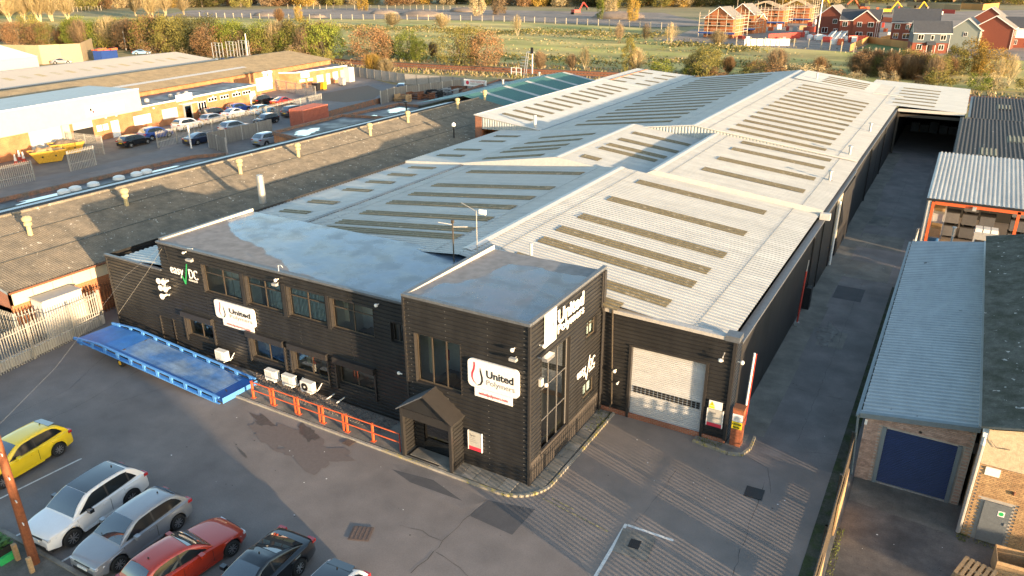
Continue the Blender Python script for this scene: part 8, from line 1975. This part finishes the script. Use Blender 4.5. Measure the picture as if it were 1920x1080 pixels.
# railway signal
sg=thing('railway_signal','white railway signal post with ladder and head by the track','signal',(-82.55,150.29,0))
u=(-82.55,150.29); u2=(-82.83,146.98)
MB().tube([(u[0],u[1],0),(u[0],u[1],4.7)],.13,6).build('post',M['lamp'],parent=sg)
MB().box(u[0]-1.2,u[0]+.4,u[1]-.15,u[1]+.15,4.4,4.7).build('gantry',M['steel'],parent=sg); MB().box(u[0]-.3,u[0]+.3,u[1]-.3,u[1]-.1,4.3,5.6).build('signal_head',M['black'],parent=sg)
for s in (0,.5): MB().tube([(u2[0]+s,u2[1],0),(u[0]-1.4+s,u[1],4.6)],.07,5).build('ladder_rail',M['steel'],parent=sg)
for k in range(4): MB().box(u2[0]-.9+k*.1,u2[0]+.9+k*.1,u2[1]-.1,u2[1]+.1,2.0+k*.6,2.1+k*.6).build('rung',M['steel'],parent=sg)
t=thing('signal_cabinet','small pale trackside handrail frame by the signal foot','railing',(u2[0]-1,u2[1]-2,0))
for s in (0,1.2,2.4): MB().box(u2[0]-2+s,u2[0]-1.88+s,u2[1]-2,u2[1]-1.9,0,1.8).build('post',M['lamp'],parent=t)
for z in (.9,1.75): MB().box(u2[0]-2,u2[0]+.5,u2[1]-2.1,u2[1]-2.01,z,z+.1).build('rail',M['lamp'],parent=t)
# ---------------------------------------------------------------- houses
M['tile_dk']=mat('dark_roof_tile',(0.055,0.06,0.07),.8,var=.15,scale=.5); M['tile_gr']=mat('grey_roof_tile',(0.20,0.19,0.175),.8,var=.1,scale=.5)
M['wall_blue']=mat('slate_blue_board',(0.07,0.095,0.115),.7,var=.06); M['wall_green']=mat('pale_green_render',(0.24,0.27,0.24),.8,var=.06)
def house(label,c,rot,w,d,e,r,wall,roof,wins=(),ridge='x',upper=None,gable=None,porch=False,side=None,wallside=None):
    # local frame: front at -y (towards us), width along x
    t=thing('brick_house',label,'house',(c[0],c[1],0),rot)
    MB().box(-w/2,w/2,-d/2,d/2,0,e).build('wall',M[wall],parent=t)
    o_=.3
    if ridge=='x':
        R_=MB()
        for dz,fl in ((0,False),):
            R_.add([(-w/2-o_,-d/2-o_,e-.05),(w/2+o_,-d/2-o_,e-.05),(w/2+o_,0,r),(-w/2-o_,0,r),(-w/2-o_,d/2+o_,e-.05),(w/2+o_,d/2+o_,e-.05),(-w/2-o_,-d/2-o_,e-.25),(w/2+o_,-d/2-o_,e-.25),(-w/2-o_,d/2+o_,e-.25),(w/2+o_,d/2+o_,e-.25),(w/2+o_,0,r-.2),(-w/2-o_,0,r-.2)],[(0,1,2,3),(3,2,5,4),(0,6,7,1),(5,9,8,4),(1,7,10,2),(2,10,9,5),(3,11,6,0),(4,8,11,3)])
        R_.build('roof',M[roof],parent=t)
        for s in (-1,1): MB().add([(s*w/2,-d/2,e),(s*w/2,d/2,e),(s*w/2,0,r-.22)],[(0,1,2)]).build('gable',M[gable or wall],parent=t)
        for s in (-1,1):
            x=s*(w/2+o_+.02)
            for a,b in (((-d/2-o_,e),(0,r)),((0,r),(d/2+o_,e))): MB().add([(x,a[0],a[1]-.2),(x,b[0],b[1]-.2),(x,b[0],b[1]+.05),(x,a[0],a[1]+.05)],[(0,1,2,3)]).build('bargeboard',M['white'],parent=t)
        MB().box(-w/2-o_,w/2+o_,-d/2-o_-.04,-d/2-o_-.001,e-.22,e-.05).build('gutter',M['white'],parent=t)
    else:
        R_=MB().add([(-w/2-o_,-d/2-o_,e-.05),(0,-d/2-o_,r),(0,d/2+o_,r),(-w/2-o_,d/2+o_,e-.05),(w/2+o_,-d/2-o_,e-.05),(w/2+o_,d/2+o_,e-.05)],[(0,1,2,3),(1,4,5,2)]); R_.build('roof',M[roof],parent=t)
        MB().add([(-w/2,-d/2,e),(w/2,-d/2,e),(0,-d/2,r-.1)],[(0,1,2)]).build('gable',M[gable or wall],parent=t)
        for s in (-1,1): MB().add([(s*(w/2+o_),-d/2-o_-.03,e-.25),(0,-d/2-o_-.03,r-.2),(0,-d/2-o_-.03,r+.06),(s*(w/2+o_),-d/2-o_-.03,e+.02)],[(0,1,2,3)]).build('bargeboard',M['white'],parent=t)
        MB().box(w/2+o_+.001,w/2+o_+.1,-d/2,d/2,e-.2,e-.02).build('gutter',M['white'],parent=t)
    if upper: MB().box(-w/2-.05,w/2+.05,-d/2-.05,d/2+.05,2.7,e-.06).build('upper_wall',M[upper],parent=t)
    for (x,z,ww,hh) in wins:
        f_=MB().box(x-ww/2,x+ww/2,-d/2-.11,-d/2-.055,z,z+hh).build('window',M['white'],parent=t); k=2 if ww>.8 else 1
        for i in range(k): MB().box(x-ww/2+.1+i*(ww-.1)/k,x-ww/2+(i+1)*(ww-.1)/k,-d/2-.125,-d/2-.111,z+.1,z+hh-.1).build('pane',glass_dk,parent=f_)
    for (y_,z,ww,hh) in (side or ()):
        f_=MB().box(w/2+.055,w/2+.11,y_-ww/2,y_+ww/2,z,z+hh).build('window',M['white'],parent=t); MB().box(w/2+.111,w/2+.125,y_-ww/2+.08,y_+ww/2-.08,z+.08,z+hh-.08).build('pane',glass_dk,parent=f_)
    if porch:
        MB().box(-.5,.5,-d/2-.13,-d/2-.02,.05,2.1).build('door',M['black'],parent=t)
        MB().add([(-1.1,-d/2-1.1,2.3),(1.1,-d/2-1.1,2.3),(1.1,-d/2-.06,3.1),(-1.1,-d/2-.06,3.1),(-1.1,-d/2-1.1,2.2),(1.1,-d/2-1.1,2.2),(1.1,-d/2-.06,2.2),(-1.1,-d/2-.06,2.2)],[(0,1,2,3),(7,6,5,4),(0,4,5,1),(1,5,6,2),(3,7,4,0)]).build('porch_roof',M['tile_dk'],parent=t)
        for s in (-1,1): MB().box(s*1.0-.05,s*1.0+.05,-d/2-1.05,-d/2-.95,0,2.2).build('porch_post',M['white'],parent=t)
    MB().tube([(w/2-.15,-d/2-.1,.1),(w/2-.15,-d/2-.1,e-.2)],.06,5).build('downpipe',M['white'],parent=t)
    return t
def mid(a,b): return ((a[0]+b[0])/2,(a[1]+b[1])/2)
hD=mid((-15.07,237.94),(-6.75,240.66)); 
house('brick house with a slate blue upper storey, pale green gable and small porch',(hD[0]-.3,hD[1]+4.2),R(13),8.9,7.0,5.2,8.1,'brick_house','tile_gr' if False else 'tile_dk',[(-2.7,3.4,1.4,1.4),(0.1,3.4,.8,1.3),(2.7,3.4,1.4,1.4),(-2.7,.9,1.3,1.4),(2.6,.9,1.3,1.4)],upper='wall_blue',gable='wall_green',porch=True,side=[(0,3.3,.5,1.2)])
hE=(-2.07,258.63)
house('house with a broad tan grey roof behind the slate blue one',(hE[0]-.6,hE[1]+7),R(-4),7.5,12,5.0,8.2,'wall_green','tile_gr',[(0,3.3,1,1.2)],ridge='y',side=[(-3,3.0,1,1.2),(0,3,1,1.2),(3,3,1,1.2)])
hA=mid((-48.27,301.43),(-39.84,286.76))
house('red brick gabled house with a white corner panel, left of the finished houses',(hA[0],hA[1]+4.5),R(-8),9.2,9.5,6.0,9.8,'brick_house','tile_gr',[(1.6,3.9,1.5,1.5),(-1.5,.8,2.0,1.8),(2.1,.9,1.4,1.4)],ridge='y')
hB_=mid((-37.73,280.36),(-28.50,275.65))
hB1=house('wide red brick house with a gabled front bay, second of the finished houses',(hB_[0]-.5,hB_[1]+4.2),R(2),11.5,8.0,6.0,9.2,'brick_house','tile_dk',[(-4.2,4.0,1.5,1.5),(-.8,4.0,1.4,1.5),(3,4.0,1.9,1.6),(-4.0,.5,2,2.1),(.2,.4,2.2,2.1),(3.6,1,1.8,1.5)],side=[(0,3.6,.4,1.4),(-1,.9,.4,1.4)])
hB2=house('gabled front bay of the wide red brick house',(hB_[0]+1.3,hB_[1]+1.6),R(2),7.0,3.4,6.05,9.0,'brick_house','tile_gr',[(-1.6,4.0,1.4,1.5),(1.7,4.0,1.7,1.5),(-1.3,.4,2,2.1),(1.9,1,1.7,1.5)],ridge='y')
_dl=Matrix.Rotation(-R(2),3,'Z')@(hB2.location-hB1.location)
for ch in list(hB2.children): ch.parent=hB1; ch.location=ch.location+_dl
bpy.data.objects.remove(hB2)
hC=mid((-23.42,280.55),(-13.16,276.84))
house('red brick house with a large dark roof and orange gable behind the slate blue house',(hC[0]+.5,hC[1]+5),R(4),13,8.5,5.6,9.6,'brick_house','tile_dk',[(-4.9,3.6,1.5,1.5),(-2,3.6,1,1.4),(-5,.8,1.5,1.6),(-2,.8,2,1.6)],gable='cream_wall')
hF=(4.44,260.20)
house('red brick gabled house with a blue grey roof behind the golden tree',(hF[0]-.4,hF[1]+6),R(-6),9.8,9.0,5.6,8.9,'brick_house','tile_gr',[],ridge='y',side=[(-2,3.6,1,1.3)])
hG=(9.63,264.72)
house('house with a white upper storey and brick base at the right edge',(hG[0]+.6,hG[1]+9),R(4),8.0,9,5.3,8.2,'brick_house','tile_dk',[(-1,.9,1,1.3),(2,.9,1,1.3)],upper='white',gable='white')
hH=(2.65,308.37)
house('farther red brick house whose gable shows above the golden tree',(hH[0],hH[1]+5),R(-6),9.5,9.5,5.8,9.4,'brick_house','tile_gr',[],ridge='y')
# garden fences of orange timber
M['fence_or']=mat('orange_timber_fence',(0.42,0.22,0.07),.8,var=.15,objvar=.12)
bfence('timber_fence','new orange timber fence round the garden beside the slate blue house',[(-29.66,235.37),(-28.81,266.62),(-16.72,251.01),(-14.89,238.03)],2.0,'fence_or',board=1.9)
bfence('timber_fence','short piece of new orange timber fence between the brick houses',[(-25.53,268.31),(-23.59,275.91)],1.9,'fence_or',board=1.9)
bfence('timber_fence','bright new timber fence far off at the top right',[(-11.79,533.80),(-0.48,524.15),(7.38,550.15)],3.2,'fence_or',board=6)
bfence('timber_fence','grey brown timber fence at the left of the bright new one',[(-41.86,561.36),(-23.83,528.35),(-11.15,512.17)],3.0,'wood',board=6)
# scaffolded shells
M['scaf']=mat('scaffold_pale',(0.55,0.45,0.33),.7,var=.1); M['brick_or']=mat('new_orange_brick',(0.42,0.15,0.06),.85,var=.2,scale=2)
def shell(label,c,rot,w,d,h,roofed=True,lift=3,m='brick_or',gab=True):
    t=thing('scaffolded_house',label,'house',(c[0],c[1],0),rot)
    MB().box(-w/2,w/2,-d/2,d/2,0,h).build('wall',M[m],parent=t)
    q=random.Random(int(abs(c[0]*10)))
    for k in range(3):
        x=-w/2+w*(k+.5)/3
        for z in (.9,3.6): MB().box(x-.6,x+.6,-d/2-.06,-d/2-.01,z,z+1.3).build('window_opening',M['dark'],parent=t)
    if roofed:
        MB().add([(-w/2-.3,-d/2-.3,h),(0,-d/2-.3,h+3.6),(0,d/2+.3,h+3.6),(-w/2-.3,d/2+.3,h),(w/2+.3,-d/2-.3,h),(w/2+.3,d/2+.3,h)],[(0,1,2,3),(1,4,5,2)]).build('roof',M['tile_gr'],parent=t)
        MB().add([(-w/2,-d/2-.02,h),(w/2,-d/2-.02,h),(0,-d/2-.02,h+3.4)],[(0,1,2)]).build('gable',M[m],parent=t)
        for s in (-1,1): MB().tube([(s*(w/2+.3),-d/2-.4,h),(0,-d/2-.4,h+3.7)],.12,4).build('bargeboard',M['white'],parent=t)
    else:
        for k in range(6):
            y_=-d/2+d*k/5; 
            for s in (-1,1): MB().tube([(s*w/2,y_,h),(0,y_,h+3.0)],.08,4).build('rafter',M['scaf'],parent=t)
    # scaffold: standards, ledgers, board lifts
    X0,X1,Y0,Y1=-w/2-1.3,w/2+1.3,-d/2-1.3,d/2+1.3
    n_=max(3,int(w/2.2)); hh=h+2.6
    for k in range(n_+1):
        x=X0+(X1-X0)*k/n_
        MB().tube([(x,Y0,0),(x,Y0,hh*q.uniform(.85,1.1))],.07,4).build('standard',M['scaf'],parent=t)
    for k in range(4):
        y_=Y0+(Y1-Y0)*k/3; MB().tube([(X1,y_,0),(X1,y_,hh*q.uniform(.85,1.1))],.07,4).build('standard',M['scaf'],parent=t)
    for k in range(lift):
        z=h*(k+1)/lift-.2
        MB().tube([(X0,Y0,z),(X1,Y0,z)],.07,4).build('ledger',M['scaf'],parent=t); MB().tube([(X0,Y0,z+1),(X1,Y0,z+1)],.06,4).build('ledger',M['scaf'],parent=t); MB().tube([(X1,Y0,z+1),(X1,Y1,z+1)],.06,4).build('ledger',M['scaf'],parent=t)
        MB().box(X0,X1,Y0,Y0+1.0,z+.08,z+.2).build('board_lift',M['scaf'],parent=t); MB().box(X1-1,X1,Y0+1.01,Y1,z+.08,z+.2).build('board_lift',M['scaf'],parent=t)
        if k==0: MB().box(X0,X1,Y0-.06,Y0-.01,z-.5,z+.1).build('debris_net',M['cont_blue'],parent=t)
    return t
def at_(u,dy=4): return (u[0],u[1]+dy)
shell('long low brick shell in blue netted scaffold, left front of the site',at_((-74.26,236.85)),R(0),10.5,7,5.4,False,2)
shell('scaffolded brick house with a grey roof, behind the netted shell',at_((-74.76,263.93),6),R(-6),10,9,6.2)
shell('second grey roofed scaffolded house just right of the first',at_((-73.49,285.85),8),R(-6),9,9,6.4)
shell('orange brick shell with open rafters, far middle of the site',at_((-76.46,329.40),6),R(-3),17,9,6.5,False)
shell('orange brick shell wrapped in pale scaffold at the right of the rafters',at_((-69.42,356.03),6),R(-3),13,9,6.5,False)
house('small orange brick outbuilding with a dark lean roof amid the scaffold',at_((-69.59,293.59),2),R(-30),3.6,5,4.2,6.6,'brick_or','tile_dk')
# site clutter: palletised bricks, bags, pipes, machines, cabins
q=random.Random(77)
SC=[(-66.62,263.18),(-62.68,255.85),(-59.26,248.80),(-57.39,249.76),(-56.13,254.75),(-52.25,248.21),(-53.49,265.15),(-49.44,258.19),(-51.58,280.79),(-52.44,296.48),(-46.99,278.09),(-43.62,270.21),(-40.16,262.95),(-37.19,255.98),(-68.49,300.11),(-67.17,306.95),(-65.80,314.03),(-61.75,309.66),(-58.20,305.28),(-57.81,318.01),(-58.96,338.04),(-59.16,353.04),(-35.09,255.02),(-39.37,267.81),(-43.29,279.97),(-32.95,266.67),(-31.46,271.86),(-29.31,319.78),(-26.35,304.13),(-32.73,343.92),(-49.38,443.48),(-43.51,434.95),(-35.28,450.10),(-32.66,463.14),(-29.49,470.75),(-25.12,460.70),(-22.56,480.23),(-17.78,458.33),(-15.75,496.39),(-51.23,493.83),(-44.70,483.04),(-42.05,512.55),(-36.92,500.38)]
cl=['red','lamp','card','orange','lamp','red','grey','card','red','lamp','orange','white']
for i,u in enumerate(SC):
    m_=cl[i%12]; w_,d_,h_=q.uniform(1.0,2.6),q.uniform(.8,1.5),q.uniform(.8,1.9); nm={'red':'red barrier','lamp':'white wrapped','card':'tan brick','orange':'orange barrier','grey':'grey block','white':'white bagged'}[m_]
    t=thing('pallet_load',nm+' stack among the materials on the building site','pallet load',(u[0],u[1],0),q.uniform(0,3.1),'materials stacked on the building site')
    MB().box(-w_/2,w_/2,-d_/2,d_/2,.15,.15+h_).build('load',M[m_],parent=t); MB().box(-w_/2,w_/2,-d_/2,d_/2,0,.14).build('pallet',M['wood'],parent=t)
u=(-39.96,267.51)
pp=thing('pipe_stack','slanting stack of pale drainage pipes beside the field fence','pipes',(u[0],u[1],0))
for k in range(9): MB().tube([(u[0]-1.5+k*.55,u[1]-3,.3),(u[0]-.2+k*.55,u[1]+3.5,2.6+.2*(k%3))],.25,6).build('pipe',M['flash'],parent=pp)
bags=thing('bulk_bags','row of pale blue white bulk bags behind the pipes','bags',(u[0]-4,u[1]+5,0))
for k in range(6): MB().lathe((u[0]-7+k*2.1,u[1]+5,0),[(.8,0),(1,.6),(.95,1.4),(.4,1.6),(0,1.6)],7).build('bag',M['white'],parent=bags,smooth=60)
def digger(label,u,m,s=1.0,rot=0):
    t=thing('excavator',label,'excavator',(u[0],u[1],0),rot)
    for y_ in (-1.0,1.0): MB().box(-1.8*s,1.8*s,(y_-.3)*s,(y_+.3)*s,0,.8*s).build('track',M['black'],parent=t)
    MB().box(-1.6*s,1.3*s,-1.2*s,1.2*s,.82*s,1.9*s).build('house_body',M[m],parent=t); MB().box(.0,1.25*s,-.2*s,1.1*s,1.91*s,3.0*s).build('cab',glass_dk,parent=t)
    def bm(a,b,w): MB().tube([(a[0]*s,-.5*s,a[1]*s),(b[0]*s,-.5*s,b[1]*s)],w*s,5).build('boom',M[m],parent=t)
    bm((1.2,1.6),(3.2,4.6),.28); bm((3.2,4.6),(5.2,2.6),.22); MB().box(4.9*s,5.8*s,-1.0*s,0,1.6*s,2.6*s).build('bucket',M['black'],parent=t)
    return t
digger('orange excavator with its boom raised, left of the blue framed cabin',(-55.10,465.13),'orange',1.6,R(200)); digger('yellow excavator right of the blue framed cabin',(-42.99,458.32),'yellow',1.3,R(20)); digger('yellow excavator at the top of the site near the hedge',(-73.01,483.86),'yellow',1.4,R(180)); digger('yellow dumper arm beside the dark roofed house',(-31.14,476.25),'yellow',1.2,R(40)); digger('small red excavator by white cabins in the far field',(-185.60,385.50),'red',1.3,R(60))
def cabin(label,u,m,L,h=3.0,rot=0):
    t=thing('site_cabin',label,'cabin',(u[0],u[1],0),rot); MB().box(-L/2,L/2,-1.5,1.5,.2,h).build('shell',M[m],parent=t); MB().box(-L/2-.1,L/2+.1,-1.6,1.6,h+.001,h+.2).build('roof',M['grey'],parent=t)
    for k in range(int(L/3)): MB().box(-L/2+1+k*3,-L/2+2.4+k*3,-1.56,-1.51,1.2,2.2).build('window',glass_dk,parent=t)
    for s in (-1,1): MB().box(s*(L/2-.5)-.2,s*(L/2-.5)+.2,-1.3,1.3,0,.19).build('skid',M['black'],parent=t)
for lab,u,m_,L in (('white site cabin left of the orange excavator',(-68.64,532.22),'white',10),('blue framed white site cabin between the excavators',(-50.08,473.92),'cont_blue',9),('long white site cabin at the very top of the site',(-29.38,604.39),'white',22),('white cabin left of the red excavator in the far field',(-200.97,384.51),'white',14),('white cabin right of the red excavator in the far field',(-184.18,392.36),'white',7),('grey lorry trailer at the far top right',(13.28,537.68),'grey',22)): cabin(lab,u,m_,L,3.2)
MB().tube([(-45.75,278.72,0),(-45.75,278.72,14)],.2,6).build('lighting_mast',M['lamp'],label='tall pale lighting mast on the building site left of the brick houses',cat='mast')
def mesh_barrier(lab,a,b,m):
    bfence('site_barrier',lab,[a,b],2.0,m,cat='barrier',board=3.4)
for lab,a,b,m_ in (('red netting barrier in the middle of the building site',(-57.99,262.85),(-50.69,276.20),'red'),('red netting barrier beside the lighting mast',(-54.60,301.14),(-50.51,309.14),'red'),('red and white barrier row in front of the wide brick house',(-34.39,265.92),(-29.60,270.59),'red'),('pale hoarding panels by the field fence',(-59.81,240.22),(-47.97,246.34),'white'),('orange barrier row behind the dark roofed house',(-39.48,387.59),(-28.87,375.84),'orange'),('pink red barrier row at the back of the site',(-25.01,479.10),(-12.39,472.61),'red')): mesh_barrier(lab,a,b,m_)

# ---------------------------------------------------------------- labels that single out each of a row of look-alikes
ORD='first second third fourth fifth sixth seventh eighth ninth tenth eleventh twelfth thirteenth fourteenth fifteenth sixteenth seventeenth eighteenth nineteenth twentieth'.split()
TENS={2:'twenty',3:'thirty',4:'forty',5:'fifty',6:'sixty',7:'seventy',8:'eighty',9:'ninety'}
def ordw(i):
    if i<20: return ORD[i]
    n_=i+1
    if n_>100: return 'hundred and '+ordw(n_-101)
    if n_%10==0: return (TENS[n_//10][:-1]+'ieth') if n_<100 else 'hundredth'
    return TENS[n_//10]+' '+ORD[n_%10-1]
for g_,fmt in (('hedgerow behind the container yard','%s, %s from the left in the hedgerow behind the container yard'),('thicket behind the alley canopy','%s, %s from the left in the thicket behind the alley canopy'),('low scrub along the railway bank','%s, %s from the left along the railway bank'),('low scrub behind the long roofs','%s, %s from the left in the strip behind the long roofs'),('bare willows at the top left','%s, %s from the left'),('bare trees behind the hedgerow','%s, %s from the left'),('far tree belt','%s, %s from the left in the far tree belt'),('materials stacked on the building site','%s, %s from the left on the building site')):
    L_=[o for o in S.objects if o.get('group')==g_ and o.get('category')]
    right=Vector(_r)
    def key(o):
        d=o.location-cam.matrix_world.translation; return d.dot(right)/d.dot(Vector(_f))
    L_.sort(key=key)
    for i,o in enumerate(L_):
        b_=o['label'].split(' in the ')[0].split(' on the ')[0].split(' along ')[0].split(' behind ')[0].split(' among ')[0]
        o['label']=fmt%(b_,ordw(i))
